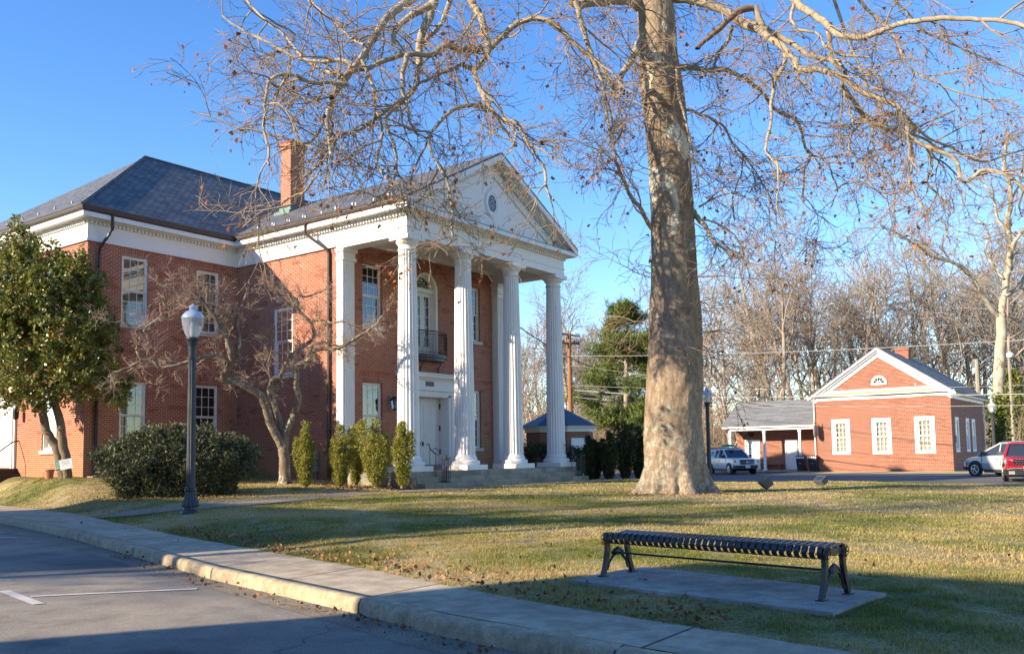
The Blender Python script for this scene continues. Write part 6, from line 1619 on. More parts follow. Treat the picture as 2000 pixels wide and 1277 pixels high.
def bare_proto(seed, H, bole, rt, lean=.03, cfg=w_cfg, bark='wood_trunk', twig='wood_twig', dens=1.0, ivy=0):
    random.seed(seed)
    t = thing('bare_tree', 'x', 'tree', (0, 0, 0))
    T, W_ = Tubes(), Tubes(); p = Vector((0, 0, -.2)); d = Vector((random.gauss(0, lean), random.gauss(0, lean), 1)).normalized()
    pts = [p]; rs = [rt*1.25]; n = 12
    for i in range(n):
        d = (d+rv(.05)+Vector((0, 0, .05))).normalized(); p = p+d*H*.86/n; pts.append(p); rs.append(rt*(1-.86*(i+1)/n))
    T.add(pts, rs, 8)
    c = [dict(x) for x in cfg]; sc = H/18
    for x in c[1:]: x['len'] = (x['len'][0]*sc, x['len'][1]*sc)
    kids(W_, pts, rs, H, 0, c, None, bole, dens)
    V, F = T.mesh(); np_mesh('trunk', V, F, M[bark], t, smooth=True); V, F = W_.mesh(); np_mesh('crown', V, F, M[twig], t)
    if ivy:
        vp = []
        for _ in range(700):
            k = random.uniform(0, ivy); i = int(k*n); i = min(i, n-1); c_ = pts[i].lerp(pts[i+1], k*n-i); a = random.uniform(0, 2*PI); vp.append(c_+Vector((math.cos(a), math.sin(a), 0))*(rs[i]+.12+abs(random.gauss(0, .18))))
        V, F = leaves_at(vp, 2, .26, .12, .5); np_mesh('ivy', V, F, M['ivy'], t)
    return t
M['wood_twig2'] = mat_bark('woodland_twig_dark', (.22, .165, .12), (.36, .285, .21), scale=2, stretch=1, bs=0)
M['wood_twig3'] = mat_bark('woodland_twig_rusty', (.25, .195, .155), (.38, .31, .25), scale=2, stretch=1, bs=0)
protos = [bare_proto(21, 17, .30, .30), bare_proto(22, 19, .35, .34, twig='wood_twig2'), bare_proto(23, 15, .22, .22), bare_proto(24, 18, .28, .32, .07, twig='wood_twig2'), bare_proto(25, 12, .12, .14, .05, dens=1.1, twig='wood_twig3'), bare_proto(26, 18, .4, .30, .03, ivy=.5), bare_proto(27, 16, .45, .28, .05, twig='wood_twig3'), bare_proto(28, 20, .25, .36, .08), bare_proto(29, 14, .30, .22, .1, dens=.8)]
adj = {0: 'mid-sized bare woodland tree', 1: 'tall bare woodland tree', 2: 'slender bare woodland tree', 3: 'leaning bare woodland tree', 4: 'low bushy bare tree', 5: 'ivy-clad bare woodland tree', 6: 'high-crowned bare woodland tree', 7: 'wide bare woodland tree', 8: 'sparse bare woodland tree'}
used = set(); random.seed(77)
def plant(k, px, D, s=1.0, where='', lean=0):
    global used
    q = at_depth(px, 884, D); o = protos[k]
    if k in used: o = copy_tree(protos[k])
    used.add(k)
    o.location = (float(q[0]), float(q[1]), -.05); o.rotation_euler = (lean, 0, random.uniform(0, 6.28)); o.scale = (s, s, s)
    o['label'] = where or adj[k]; o['group'] = 'bare woodland trees beyond the street'
    return o
def spot(px):
    if px < 1070: return 'seen between the two right portico columns'
    if px < 1180: return 'behind the utility pole'
    if px < 1275: return 'behind the green pine'
    if px < 1420: return 'just right of the big sycamore trunk'
    if px < 1590: return 'behind the porch roof'
    if px < 1860: return 'behind the brick gable roof'
    return 'at the right edge of the woods'
rows = [  # px, depth, kind, scale
 (1012, 100, 4, 1.15), (1028, 112, 0, .85), (1045, 96, 4, 1.0), (1062, 110, 3, .82), (1085, 100, 4, 1.1), (1108, 104, 2, .95), (1132, 98, 1, .95), (1150, 112, 0, .8), (1172, 92, 4, 1.0), (1200, 108, 4, 1.3), (1232, 96, 4, 1.1), (1258, 106, 3, .85), (1282, 100, 2, .95), (1310, 110, 0, .9),
 (1372, 96, 3, .88), (1392, 112, 0, .95), (1410, 90, 2, .95), (1432, 84, 4, 1.05), (1448, 104, 1, .92), (1470, 92, 2, 1.0), (1492, 110, 0, 1.0), (1515, 95, 3, 1.0), (1540, 86, 1, .94), (1552, 100, 1, 1.0), (1574, 112, 2, 1.15), (1596, 98, 0, 1.0), (1622, 108, 3, 1.0), (1648, 96, 2, 1.1), (1668, 115, 0, 1.05),
 (1688, 100, 1, .9), (1712, 110, 3, 1.05), (1738, 98, 0, 1.0), (1760, 112, 2, 1.2), (1786, 100, 1, .9), (1808, 116, 0, 1.1), (1832, 104, 3, 1.0), (1856, 96, 0, 1.0), (1880, 112, 2, 1.2), (1900, 98, 5, .85), (1925, 108, 0, 1.0), (1952, 116, 3, 1.1), (1985, 92, 5, .9), (1996, 104, 5, 1.05), (2020, 100, 0, 1.0), (2050, 95, 5, 1.0),
 (1500, 125, 4, 1.4), (1560, 128, 4, 1.4), (1640, 126, 4, 1.5), (1700, 128, 4, 1.4), (1770, 124, 4, 1.5), (1840, 128, 4, 1.5), (1910, 124, 4, 1.5), (1970, 126, 4, 1.5), (1400, 124, 4, 1.5), (1340, 120, 4, 1.4), (1230, 124, 4, 1.4), (1120, 126, 4, 1.4), (1060, 124, 4, 1.4)]
cnt = {}
for i_, (px, D, k, s) in enumerate(rows):
    if k in (0, 1, 2, 3) and i_ % 2: k = {0: 6, 1: 7, 2: 8, 3: 7}[k]
    D *= random.uniform(.97, 1.03)
    lab = adj[k]+' '+spot(px); depthword = 'nearer ' if D < 97 else ('far ' if D > 118 else '')
    lab = depthword+lab
    plant(k, px+random.uniform(-5, 5), D, s*random.uniform(.95, 1.05)*(1.34 if px > 1560 else 1.2 if px > 1350 else 1.1), lab)
for k_, x_, y_, s_ in ((0, -16.5, 25.2, 1.1), (3, -18, 29.6, 1.05), (4, -17, 27.5, 1.3), (2, -16.5, 33.4, 1.2), (6, -19, 36.5, 1.05)):  # unseen trees added so the block's shadow on the lawn turns mottled
    o = copy_tree(protos[k_]); o.location = (x_, y_, 0); o.rotation_euler = (0, 0, x_*y_); o.scale = (s_, s_, s_)
    o['label'] = adj[k_]+' out of view across the near street, added to mottle the lawn shadow'; o['group'] = 'unseen bare trees added to mottle the lawn shadow'
# the pale sycamore at the right edge
D3 = 76.0; g3 = at_depth(1952, 884, D3)
ps = thing('pale_sycamore', 'white-barked sycamore with spreading pale limbs at the right edge', 'tree', (float(g3[0]), float(g3[1]), 0))
s3 = lambda x, y, dd=0: Vector(tuple(at_depth(x, y, D3+dd)))
P3 = D3/FOC
pl = [([(1950, 900), (1948, 860), (1950, 760), (1953, 700), (1956, 640), (1955, 612)], 13, 10, 0, 0),
 ([(1955, 620), (1962, 560), (1972, 500), (1968, 440), (1975, 380), (1962, 320), (1970, 260)], 8, 3, 0, 1),
 ([(1955, 625), (1935, 600), (1915, 570), (1890, 530), (1860, 512), (1820, 500), (1790, 480), (1760, 460), (1720, 440)], 5.5, 1.6, 0, -2),
 ([(1962, 580), (1990, 560), (2010, 530), (2050, 510)], 5, 3, 0, 2),
 ([(1972, 500), (1985, 470), (2000, 450), (2030, 410)], 5, 2.5, 0, -2), ([(1970, 460), (1950, 430), (1940, 390), (1920, 350), (1910, 310)], 3.5, 1.4, .5, 2),
 ([(1962, 545), (1940, 520), (1925, 490), (1930, 450), (1900, 420)], 3.2, 1.2, 0, 3), ([(1860, 512), (1840, 480), (1850, 450), (1820, 410)], 2.2, 1, -1, -1),
 ([(1975, 390), (1995, 350), (2000, 300), (2020, 270)], 3, 1.4, 1, 2)]
LT, TW = Tubes(), Tubes(); random.seed(9)
p_cfg = [dict(n=6, wig=.1, up=0, end=.5, s=6, kids=9, ang=(35, 75), len=(1, 2), r=.1), dict(n=6, wig=.2, up=.05, end=.3, s=4, kids=8, ang=(30, 65), len=(1.5, 4.2), r=.06, rmin=.015), dict(n=4, wig=.2, up=.03, end=.4, s=3, kids=7, ang=(25, 60), len=(.8, 2.0), r=.022, rmin=.012), dict(n=3, wig=.2, up=.02, end=.6, s=3, kids=0, ang=(20, 50), len=(.4, 1.1), r=.013, rmin=.010)]
for (pts, r0, r1, d0, d1) in pl:
    n = len(pts); P = [s3(x, y, d0+(d1-d0)*i/(n-1)) for i, (x, y) in enumerate(pts)]; R_ = [.92*(r0+(r1-r0)*i/(n-1))*P3 for i in range(n)]
    q, r_ = catmull(P, R_, 4, .03); LT.add(q, r_, 10)
    if r0 > 10: continue
    leng = sum((q[i+1]-q[i]).length for i in range(len(q)-1)); kids(TW, q, r_, leng, 0, p_cfg, None, .15, leng/10)
V, F = LT.mesh(); np_mesh('trunk', V, F, M['pale_bark'], ps, smooth=True); V, F = TW.mesh(); np_mesh('twigs', V, F, M['wood_trunk'], ps)
iv = [s3(1950+random.gauss(0, 9), random.uniform(770, 900), -.8) for _ in range(500)]; V, F = leaves_at(iv, 2, .28, .25, .5); np_mesh('ivy', V, F, M['ivy'], ps)
# brush at the foot of the woods
random.seed(31); T = Tubes()
b_cfg = [dict(n=5, wig=.16, up=.03, end=.35, s=3, kids=9, ang=(20, 60), len=(1, 1), r=.05), dict(n=4, wig=.22, up=.02, end=.4, s=3, kids=5, ang=(25, 60), len=(1.0, 2.8), r=.025, rmin=.013), dict(n=3, wig=.2, up=0, end=.6, s=3, kids=0, ang=(20, 50), len=(.6, 1.5), r=.015, rmin=.011)]
for i in range(900):
    px = random.choice([random.uniform(1000, 1290), random.uniform(1350, 2040), random.uniform(1350, 2040)]); D = random.uniform(84, 112); q = at_depth(px, 884, D)
    if D < 92 and 1560 < px < 1930: D += 12; q = at_depth(px, 884, D)
    d = Vector((random.gauss(0, .35), random.gauss(0, .35), 1)).normalized(); grow(T, Vector((q[0], q[1], 0)), d, random.uniform(2.5, 8.5), .05, 0, b_cfg)
V, F = T.mesh(); o = np_mesh('brush', V, F, mat_bark("brush_twig", (.24, .185, .13), (.39, .315, .23), scale=1, stretch=1, bs=0)); tag(o, 'tangled tan brush filling the foot of the woods', 'undergrowth', kind='stuff'); print('brush', len(F))
# low hill and leaf litter behind the woods
m = MB(); K = 40; vs = []
for i in range(K+1):
    px = 900+1300*i/K; q = at_depth(px, 884, 132); q2 = at_depth(px, 884, 260); h = 5.0+1.5*noise.noise(Vector((i*.35, 0, 0)))
    q1 = at_depth(px, 884, 118)
    vs += [(q1[0], q1[1], -.1), (q[0], q[1], h*.5), (q2[0], q2[1], h+3)]
m.add(vs, [(3*i+j, 3*i+j+1, 3*i+j+4, 3*i+j+3) for i in range(K) for j in range(2)]); m.build('hillside', M['earth'], loc=(0, 0, 0), smooth=True)['kind'] = 'structure'
# ------------------------------------------------------------------ evergreens, hedges, holly
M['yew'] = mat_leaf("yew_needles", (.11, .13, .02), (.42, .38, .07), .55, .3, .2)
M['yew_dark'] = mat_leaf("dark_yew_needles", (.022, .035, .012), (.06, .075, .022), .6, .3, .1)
M['hedge'] = mat_leaf("hedge_leaves", (.055, .062, .03), (.15, .155, .07), .55, .35, .1)
M['holly'] = mat_leaf("holly_leaves", (.08, .11, .018), (.34, .33, .07), .33, .7, .2)
M['berry'] = mat_plain("red_berry", (.55, .045, .02), .35); M['stem'] = mat_bark("shrub_stem", (.14, .10, .07), (.28, .22, .15), scale=10, stretch=.3)
M['pine'] = mat_leaf("pine_needles", (.06, .095, .022), (.22, .25, .06), .6, .25, .2)
def leaf_cloud(pts, nrm, n, size, sp_, flat=.3, elong=2.0):
    """many single small leaves (quads) around given points, loosely facing out"""
    P = np.array([tuple(p) for p in pts]); Nn = np.array([tuple(q) for q in nrm])
    I = RNG.integers(0, len(P), n); c = P[I]+RNG.normal(0, sp_, (n, 3))
    a = RNG.normal(0, 1, (n, 3)); a += Nn[I]*1.0; a /= np.linalg.norm(a, axis=1, keepdims=True)
    b = np.cross(a, RNG.normal(0, 1, (n, 3))); b /= np.linalg.norm(b, axis=1, keepdims=True)+1e-9
    s = (size*RNG.uniform(.6, 1.4, n))[:, None]; w = s/elong*.5
    V = np.stack([c-a*s*.1, c+a*s*.45+b*w, c+a*s, c+a*s*.45-b*w], 1).reshape(-1, 3)
    F = np.arange(4*n).reshape(-1, 4); return V, F
def shrub(name, label, cat, x, y, z, prof, n, size, mat, group=None, lobes=3, seed=1, stems=5, squash=1.0, rz=0.0, jitter=.05, stemh=None):
    """prof: list (radius, height); leaves sit on a lumpy skin with some depth"""
    random.seed(seed); t = thing(name, label, cat, (float(x), float(y), float(z)), group)
    pts = []; nr = []; zs = [p[1] for p in prof]; rs_ = [p[0] for p in prof]; H = zs[-1]
    for _ in range(1500):
        h = random.uniform(zs[0], H); r = float(np.interp(h, zs, rs_)); a = random.uniform(0, 2*PI)
        if random.random() > (r+.05)/(max(rs_)+.05): continue
        lump = 1+.24*noise.noise(Vector((math.cos(a)*1.3+seed*7, math.sin(a)*1.3, h*1.4)))+.24*noise.noise(Vector((math.cos(a)*3+seed, math.sin(a)*3, h*3.6)))
        rr = r*lump*(1-abs(random.gauss(0, .14))); 
        px_, py_ = math.cos(a)*rr, math.sin(a)*rr*squash
        pts.append((x+px_*math.cos(rz)-py_*math.sin(rz), y+px_*math.sin(rz)+py_*math.cos(rz), z+h)); nr.append((math.cos(a+rz), math.sin(a+rz), .5))
    for k in range(lobes):     # shoots breaking the top
        a = random.uniform(0, 2*PI); r = max(rs_)*.5*random.random(); hh = H*random.uniform(.96, 1.13)
        for j in range(30): q = j/30; pts.append((x+math.cos(a)*r*(1-q*.2)+random.gauss(0, .03), y+math.sin(a)*r+random.gauss(0, .03), z+H*.75+(hh-H*.75)*q)); nr.append((0, 0, 1))
    V, F = leaf_cloud(pts, nr, n, size, jitter, elong=2.6); np_mesh('foliage', V, F, M[mat], t)
    T = Tubes(); sh = stemh or zs[0]+.5*(H-zs[0])
    for k in range(stems):
        a = 2*PI*k/stems+random.random(); r0 = rs_[0]*.35; P = [Vector((x+math.cos(a)*(r0+(np.interp(sh*q, zs, rs_)*.7-r0)*q), y+math.sin(a)*(r0+(np.interp(sh*q, zs, rs_)*.7-r0)*q)*squash, z-.05+sh*q)) for q in (0, .25, .5, .75, 1)]
        T.add(P, [.035, .03, .025, .02, .012], 6)
    V, F = T.mesh(); np_mesh('stem', V, F, M['stem'], t, smooth=True); return t
def yew(label, x, y, z, w, h, n, mat, seed, plumes=7, size=.07, grp=None):
    """vase of upright plumes rising from a narrow foot"""
    random.seed(seed); t = thing('yew_shrub', label, 'shrub', (float(x), float(y), float(z)), grp); pts = []; nr = []; T = Tubes()
    for k in range(plumes):
        a = 2*PI*k/plumes+random.uniform(-.3, .3); lean = w*random.uniform(.30, .78) if k else 0; hk = h*random.uniform(.60, 1.0) if k else h
        foot = Vector((x+math.cos(a)*.05, y+math.sin(a)*.05, z-.05)); tip = Vector((x+math.cos(a)*lean, y+math.sin(a)*lean, z+hk)); mid_ = foot.lerp(tip, .5)+Vector((math.cos(a), math.sin(a), 0))*lean*.18
        q, r_ = catmull([foot, mid_, tip], [.035, .02, .006], 5); T.add(q, r_, 6)
        for _ in range(260):
            u = .10+.90*random.random(); i = min(int(u*(len(q)-1)), len(q)-2); c = q[i].lerp(q[i+1], u*(len(q)-1)-i)
            rr = w*.40*(min(1, u/.62)**1.1)*(min(1, (1.04-u)/.33)**.7)*(1+.5*noise.noise(Vector((a*2, u*7, seed))))+.015; b_ = random.uniform(0, 2*PI)
            d = Vector((math.cos(b_), math.sin(b_), 0)); c = c+d*rr*random.random()**.4; pts.append(tuple(c)); nr.append((d.x*.6, d.y*.6, .9))
    V, F = leaf_cloud(pts, nr, n, size, .035, elong=2.4); np_mesh('foliage', V, F, M[mat], t)
    V, F = T.mesh(); np_mesh('stem', V, F, M['stem'], t, smooth=True); return t
yg = 'upright yew shrubs along the courthouse'
for i, (px, py, w, h, D, pl_, lab) in enumerate([
    (597, 950, .38, 2.12, 30.2, 5, 'upright yew with two yellow-green tips, leftmost and nearest the small twisted tree'),
    (664, 950, .50, 2.05, 30.4, 7, 'upright yew just right of the grey electric meter'),
    (695, 944, .38, 2.0, 31.6, 5, 'yew standing behind and between two others against the pilaster'),
    (735, 949, .64, 2.2, 30.2, 10, 'widest forked yew shrub in front of the lower portico window'),
    (787, 950, .38, 2.1, 29.6, 5, 'narrow dark yew beside the left end of the steps')]):
    g_ = at_depth(px, py, D); yew(lab, g_[0], g_[1], float(g_[2]), w, h, 22000+i % 2*5000, 'yew', 40+i, pl_, .05, yg)
g_ = at_depth(594, 935, 30.2); random.seed(4)
for i, (px, py, w, h, D, lab) in enumerate([
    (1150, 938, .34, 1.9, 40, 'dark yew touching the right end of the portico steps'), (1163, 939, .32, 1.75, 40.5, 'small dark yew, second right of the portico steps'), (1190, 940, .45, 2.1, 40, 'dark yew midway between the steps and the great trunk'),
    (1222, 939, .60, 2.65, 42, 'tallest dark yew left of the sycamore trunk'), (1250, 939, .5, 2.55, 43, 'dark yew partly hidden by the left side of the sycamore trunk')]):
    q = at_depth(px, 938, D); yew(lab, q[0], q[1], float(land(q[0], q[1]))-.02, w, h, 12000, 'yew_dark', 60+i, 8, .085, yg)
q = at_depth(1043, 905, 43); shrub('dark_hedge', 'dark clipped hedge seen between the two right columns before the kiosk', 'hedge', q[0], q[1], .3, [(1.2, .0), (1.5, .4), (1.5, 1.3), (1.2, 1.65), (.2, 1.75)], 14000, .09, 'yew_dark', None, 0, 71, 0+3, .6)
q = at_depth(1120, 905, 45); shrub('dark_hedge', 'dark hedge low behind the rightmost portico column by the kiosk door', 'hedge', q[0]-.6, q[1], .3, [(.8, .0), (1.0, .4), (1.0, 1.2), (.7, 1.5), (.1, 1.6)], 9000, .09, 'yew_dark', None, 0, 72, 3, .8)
# the broad hedge behind the lamp post
gL = ground_at(255, 968); gR = ground_at(450, 965); DH = 26.6
for i, (px, w, h, lab) in enumerate([(345, 2.2, 2.25, 'broad dark blue-green evergreen shrub behind the tall lamp post')]):
    q = at_depth(px, 930, DH); z = float(land(q[0], q[1])); rz = math.atan2(RXv[1], RXv[0])
    t = shrub('evergreen_shrub', lab, 'shrub', q[0], q[1], z-.05, [(w*.66, .02), (w*.80, .3), (w*.97, .8), (w, 1.25), (w*.92, 1.6), (w*.72, 1.8), (w*.3, 1.88)], 95000, .085, 'hedge', None, 26, 81, 12, .62, rz, .07)
# holly tree
DHo = 30.0; g_ = ground_at(124, 934); DHo = float((g_-CAM) @ FWv)
DHo = min(DHo, 31.5); gq = at_depth(122, 932, DHo); gz = float(land(gq[0], gq[1]))
ho = thing('holly_tree', 'glossy holly tree with red berries and two leaning trunks by the brick corner', 'tree', (float(gq[0]), float(gq[1]), gz))
h3 = lambda x, y, dd=0: Vector(tuple(at_depth(x, y, DHo+dd)))
T = Tubes(); PH = DHo/FOC
for pts, r0, r1 in (([(128, 945), (120, 915), (112, 880), (90, 840), (82, 800), (75, 760), (70, 700), (60, 640), (50, 560)], 11, 4), ([(132, 945), (128, 900), (122, 860), (117, 820), (107, 790), (110, 750), (125, 690), (130, 600), (110, 520)], 10, 4),
                    ([(85, 790), (50, 740), (10, 700)], 5, 2), ([(115, 760), (150, 710), (190, 680)], 5, 2), ([(125, 690), (80, 600), (30, 560)], 4, 2)):
    n = len(pts); q, r_ = catmull([h3(x, y) for x, y in pts], [(r0+(r1-r0)*i/(n-1))*PH for i in range(n)], 4, .015); T.add(q, r_, 10)
V, F = T.mesh(); np_mesh('trunk', V, F, M['stem'], ho, smooth=True)
random.seed(3); pts = []; nr = []; cc = h3(100, 640)
blobs = [(95, 640, 0, 118, 100), (60, 570, -.3, 85, 72), (115, 560, 0, 75, 60), (150, 680, -.3, 80, 75), (20, 700, -.4, 80, 80), (205, 745, -.3, 52, 40), (90, 740, -.6, 105, 50), (45, 485, 0, 34, 34), (165, 590, .2, 42, 60), (10, 600, 0, 80, 90), (-40, 650, 0, 70, 80), (140, 525, 0, 38, 36), (0, 540, 0, 50, 60), (185, 650, .2, 45, 60), (40, 445, 0, 12, 20), (150, 500, 0, 16, 22), (195, 560, .2, 14, 30), (40, 770, -.4, 70, 30), (225, 770, -.2, 30, 28), (95, 500, 0, 34, 24), (30, 500, 0, 45, 40)]
clumps = []
for (bx, by, dd, rw, rh) in blobs:
    c = h3(bx, by, dd); rw_, rh_ = rw*PH, rh*PH
    for _ in range(int(rw*rh/30)):
        d = rv().normalized(); k = random.random()**.28
        p = c+Vector((d.x*rw_*k, d.y*rw_*k, d.z*rh_*k)); clumps.append(p); 
        for j in range(4): pts.append(tuple(p+rv(.07))); nr.append(tuple(d))
V, F = leaf_cloud(pts, nr, 62000, .12, .055, elong=1.8); np_mesh('foliage', V, F, M['holly'], ho)
bv, bf = [], []
for p in random.sample(clumps, 760):
    for _ in range(3):
        c = p+rv(.06); o = len(bv); r = .030
        bv += [(c.x+r, c.y, c.z), (c.x, c.y+r, c.z), (c.x-r, c.y, c.z), (c.x, c.y-r, c.z), (c.x, c.y, c.z+r), (c.x, c.y, c.z-r)]; bf += [(o+a, o+b, o+t) for a, b in ((0, 1), (1, 2), (2, 3), (3, 0)) for t in (4, 5)]
np_mesh('berries', bv, bf, M['berry'], ho)['kind'] = 'stuff'
# information board tied to the holly
sgp = h3(124, 907, -.35); sn = thing('tree_sign', 'white information board with green panel, tilted, fixed to the holly trunks', 'sign', tuple(sgp))
w_, h_ = .60, .34
m = MB(); m.box((-w_/2, -.006, -h_/2), (w_/2, .006, h_/2)); bo = m.build('board', M['plate'], sn, loc=None); 
for v in bo.data.vertices: v.co = v.co+Vector(tuple(sgp))
def sq(name, x0, x1, z0, z1, mat, d=.009):
    m = MB(); m.box((x0, -d, z0), (x1, -.0062, z1)); o = m.build(name, mat, sn)
    for v in o.data.vertices: v.co = v.co+Vector(tuple(sgp))
    return o
sq('green_panel', -w_/2+.01, -w_/2+.17, -h_/2+.08, h_/2-.03, mat_plain("sign_green", (.16, .30, .18), .5, 0, .6, 14)); sq('dark_panel', -w_/2+.01, -w_/2+.17, -h_/2+.01, -h_/2+.06, M['iron']); 
sq('title_bar', -w_/2+.02, -w_/2+.15, h_/2-.028, h_/2-.008, M['iron'])
m = MB()
for (z, a, b) in ((.13, -.08, .26), (.09, -.08, .25), (.05, -.09, .22), (.03, .03, .22), (.0, -.06, .24), (-.04, -.05, .05), (-.05, .09, .2)):
    x = a
    while x < b-.02:
        l = random.uniform(.02, .05); m.box((x, -.009, z-.006), (min(x+l, b), -.0062, z+.006)); x += l+.012
o = m.build('lines_of_text', M['zinc'], sn)
for v in o.data.vertices: v.co = v.co+Vector(tuple(sgp))
yawc = math.atan2(RXv[1], RXv[0]); sn.rotation_euler = (0, rad(-10), yawc)
# flower pot
g_ = h3(96, 928, .5); gz2 = float(land(g_.x, g_.y)); m = MB(); m.lathe([(.12, gz2-.02), (.16, gz2+.26), (.185, gz2+.27), (.185, gz2+.33), (.15, gz2+.33), (.14, gz2+.28)], (g_.x, g_.y), 18)
o = m.build('flower_pot', mat_plain("terracotta", (.42, .17, .10), .8), loc=(g_.x, g_.y, gz2-.02)); tag(o, 'small terracotta pot at foot of the holly tree', 'flower pot')
# pine
DP = 70; pq = at_depth(1223, 884, DP); pn = thing('pine_tree', 'tall green pine tree with clumped boughs left of the big trunk', 'tree', (float(pq[0]), float(pq[1]), 0))
p3 = lambda x, y, dd=0: Vector(tuple(at_depth(x, y, DP+dd)))
T = Tubes(); q, r_ = catmull([p3(1224, 890), p3(1223, 780), p3(1224, 680), p3(1226, 620), p3(1228, 588)], [.24, .2, .15, .08, .03], 4); T.add(q, r_, 8)
random.seed(15); tufts = []
for i in range(50):
    t = random.random()**.8; y = 592+t*235; base = p3(1224, y+12); reach = (24+62*min(1, t*2.0)*(1 if t < .7 else 1.12))*DP/FOC*random.uniform(.5, 1.05)
    a = random.uniform(0, 2*PI)
    if 690 < y < 760 and random.random() < .35: continue
    d = Vector((math.cos(a), math.sin(a), random.uniform(.05, .4))); e = base+d*reach
    T.add([base, base.lerp(e, .5)+Vector((0, 0, -.1)), e], [.06, .04, .015], 5)
    for j in range(24): k = random.uniform(.45, 1.05); tufts.append(base.lerp(e, k)+Vector((random.gauss(0, .48), random.gauss(0, .48), random.gauss(0, .2))))
V, F = T.mesh(); np_mesh('trunk', V, F, M['wood_trunk'], pn, smooth=True)
V, F = leaf_cloud([tuple(p) for p in tufts], [(0, 0, .8)]*len(tufts), 70000, .34, .17, elong=7.0); np_mesh('foliage', V, F, M['pine'], pn)
# ------------------------------------------------------------------ grass, leaf litter
def in_view(P, m=.02):
    v = P-CAM; d = v @ FWv; x = CX+FOC*(v @ RXv)/d; y = CY-FOC*(v @ UPv)/d
    return (d > .5) & (x > -60) & (x < 2060) & (y < 1330)
def scatter_lawn(n, xr, yr_, keep):
    x = RNG.uniform(*xr, n); y = RNG.uniform(*yr_, n); ok = (x > inner_x(y)-.03) & keep(x, y)
    x, y = x[ok], y[ok]; P = np.stack([x, y, land(x, y)], 1); ok = in_view(P)
    sx = np.array([(p[0], p[1]) for p in slab]); 
    P = P[ok]
    cl_ = np.sin(P[:, 0]*9.1+2*np.sin(P[:, 1]*5.3))+np.sin(P[:, 1]*8.3+2*np.sin(P[:, 0]*4.1))+.8*np.sin(P[:, 0]*2.3-P[:, 1]*1.9)
    P = P[RNG.random(len(P)) < np.clip(.60+.26*cl_, .03, 1)]
    inside = np.ones(len(P), bool); jit_ = np.abs(RNG.normal(0, .035, len(P)))
    for i in range(4):
        a, b = sx[i], sx[(i+1) % 4]; cr = (b[0]-a[0])*(P[:, 1]-a[1])-(b[1]-a[1])*(P[:, 0]-a[0]); cr = cr/np.hypot(b[0]-a[0], b[1]-a[1]); inside &= cr > jit_
    ins2 = np.ones(len(P), bool)
    for i in range(4):
        a, b = sx[i], sx[(i+1) % 4]; cr = (b[0]-a[0])*(P[:, 1]-a[1])-(b[1]-a[1])*(P[:, 0]-a[0]); cr = cr/np.hypot(b[0]-a[0], b[1]-a[1]); ins2 &= cr < -jit_
    return P[~(inside | ins2)]
parts_ = []
parts_.append((scatter_lawn(520000, (6, 12), (-1, 12), lambda x, y: x > 0), .034, .0042))
parts_.append((scatter_lawn(420000, (9, 20), (-1, 20), lambda x, y: (x > 11.5) | (y > 11)), .040, .0075))
parts_.append((scatter_lawn(260000, (12, 40), (-1, 30), lambda x, y: (x > 19)), .045, .014))
parts_.append((scatter_lawn(110000, (11, 20), (19.5, 34), lambda x, y: (y > 20) & (x < 17.0+8*(y < 31))), .045, .011))
Vs, Fs, off = [], [], 0
for P, L_, w in parts_:
    n = len(P); a = RNG.uniform(0, 2*PI, n); tilt = RNG.uniform(.2, 1.25, n); cl_ = np.sin(P[:, 0]*6.1+2*np.sin(P[:, 1]*3.3))+np.sin(P[:, 1]*7.3+2*np.sin(P[:, 0]*3.1)); l = L_*RNG.uniform(.4, 1.5, n)*(1+.22*cl_)*np.where(RNG.random(n) > .99, 1.8, 1)*.88
    patch = np.array([noise.noise(Vector((float(p[0])*.8, float(p[1])*.8, 3.0))) for p in P[::1]]) if n < 1 else 0
    d = np.stack([np.cos(a)*np.sin(tilt), np.sin(a)*np.sin(tilt), np.cos(tilt)], 1); s_ = np.stack([-np.sin(a), np.cos(a), 0*a], 1)*(w*RNG.uniform(.6, 1.3, n))[:, None]
    V = np.stack([P-s_, P+s_, P+d*l[:, None]], 1).reshape(-1, 3); Vs.append(V); Fs.append(np.arange(3*n).reshape(-1, 3)+off); off += 3*n
m_, nt_, b_ = new_mat("grass_blades")
gi = nt_.nodes.new("ShaderNodeNewGeometry"); f_ = noise_tex(nt_, .27, 8, .62, vec=geo_pos(nt_), dist=.4)
ad = nt_.nodes.new("ShaderNodeMath"); ad.operation = 'MULTIPLY_ADD'; ad.inputs[1].default_value = .30; nt_.links.new(gi.outputs['Random Per Island'], ad.inputs[0])
sb_ = nt_.nodes.new("ShaderNodeMath"); sb_.operation = 'SUBTRACT'; sb_.inputs[1].default_value = .15; mr_ = nt_.nodes.new('ShaderNodeMapRange'); mr_.inputs['From Min'].default_value = .36; mr_.inputs['From Max'].default_value = .64; mr_.inputs['To Min'].default_value = .22; mr_.inputs['To Max'].default_value = .70; nt_.links.new(f_, mr_.inputs['Value']); nt_.links.new(mr_.outputs[0], sb_.inputs[0]); nt_.links.new(sb_.outputs[0], ad.inputs[2])
gc = ramp(nt_, ad.outputs[0], [(.24, (.14, .17, .035)), (.38, (.27, .265, .065)), (.50, (.42, .34, .125)), (.64, (.54, .405, .195)), (.82, (.42, .295, .15))])
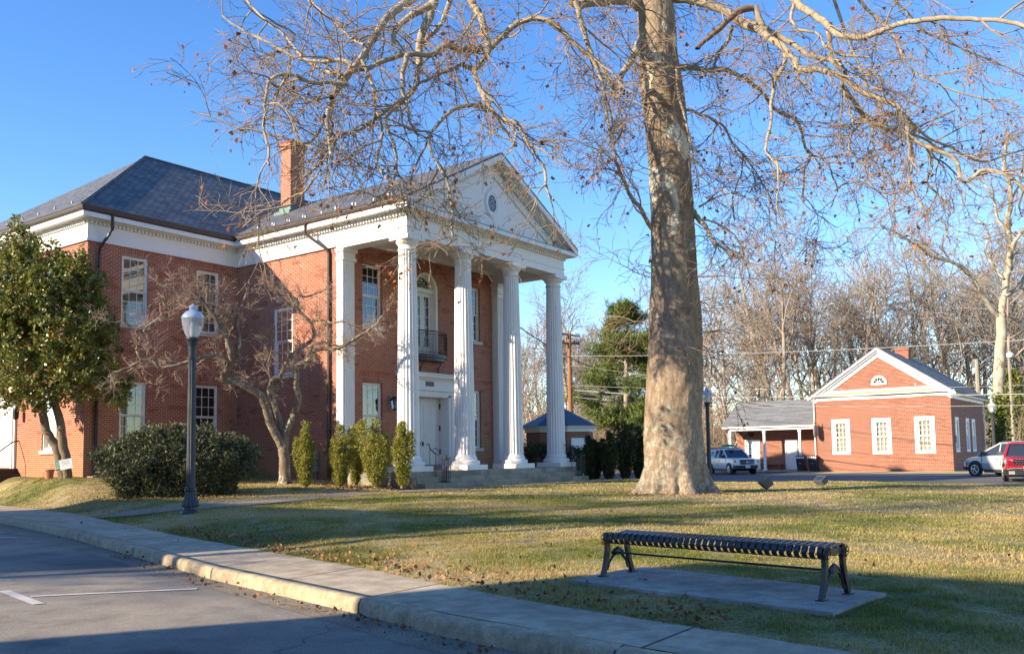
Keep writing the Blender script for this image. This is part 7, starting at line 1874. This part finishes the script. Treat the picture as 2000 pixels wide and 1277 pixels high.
nt_.links.new(gc, b_.inputs['Base Color']); b_.inputs['Roughness'].default_value = .7; b_.inputs['Specular IOR Level'].default_value = .2
tl = nt_.nodes.new("ShaderNodeBsdfTranslucent"); nt_.links.new(gc, tl.inputs[0]); ms_ = nt_.nodes.new("ShaderNodeMixShader"); ms_.inputs[0].default_value = .3
nt_.links.new(b_.outputs[0], ms_.inputs[1]); nt_.links.new(tl.outputs[0], ms_.inputs[2]); nt_.links.new(ms_.outputs[0], nt_.nodes["Material Output"].inputs[0])
V = np.concatenate(Vs); F = np.concatenate(Fs); o = np_mesh('grass', V, F, m_); tag(o, 'short winter grass, patchy green and straw coloured, over the lawn', 'grass', kind='stuff'); print('grass', len(F))
random.seed(8); lp = []
for _ in range(420): x = random.uniform(8, 34); y = random.uniform(-1, 20); lp.append(Vector(on_land(x, y, .025)))
for _ in range(60): x = random.uniform(9.2, 13); y = random.uniform(0, 10); lp.append(Vector(on_land(x, y, .025)))
for _ in range(2600):
    g_ = ground_at(random.uniform(640, 840), random.uniform(940, 956)); lp.append(Vector((g_[0]+random.gauss(0, .3), g_[1]+random.gauss(0, .3), float(land(g_[0], g_[1]))+.03)))
for _ in range(900):
    g_ = ground_at(random.uniform(215, 500), random.uniform(955, 975)); lp.append(Vector((g_[0]+random.gauss(0, .5), g_[1]+random.gauss(0, .5), float(land(g_[0], g_[1]))+.03)))
for _ in range(800):       # leaves caught against the pavement and in dry hollows
    y = random.uniform(3, 16); x = float(inner_x(y))+abs(random.gauss(0, .5)); lp.append(Vector(on_land(x, y, .02)))
for _ in range(160):
    y = random.uniform(3, 14); lp.append(Vector((float(kerb_x(y))-random.uniform(.03, .35), y, .02)))
for _ in range(500):
    a = random.uniform(0, 6.28); r = 1.3+abs(random.gauss(0, .5)); lp.append(Vector(on_land(TP[0]+r*math.cos(a), TP[1]+r*math.sin(a), .02)))
V, F = leaves_at(lp, 1, .055, .01, 0); o = np_mesh('fallen_leaves', V, F, M['litter']); tag(o, 'brown fallen leaves lying on the lawn and under the shrubs', 'leaf litter', kind='stuff')
bpy.context.view_layer.update()
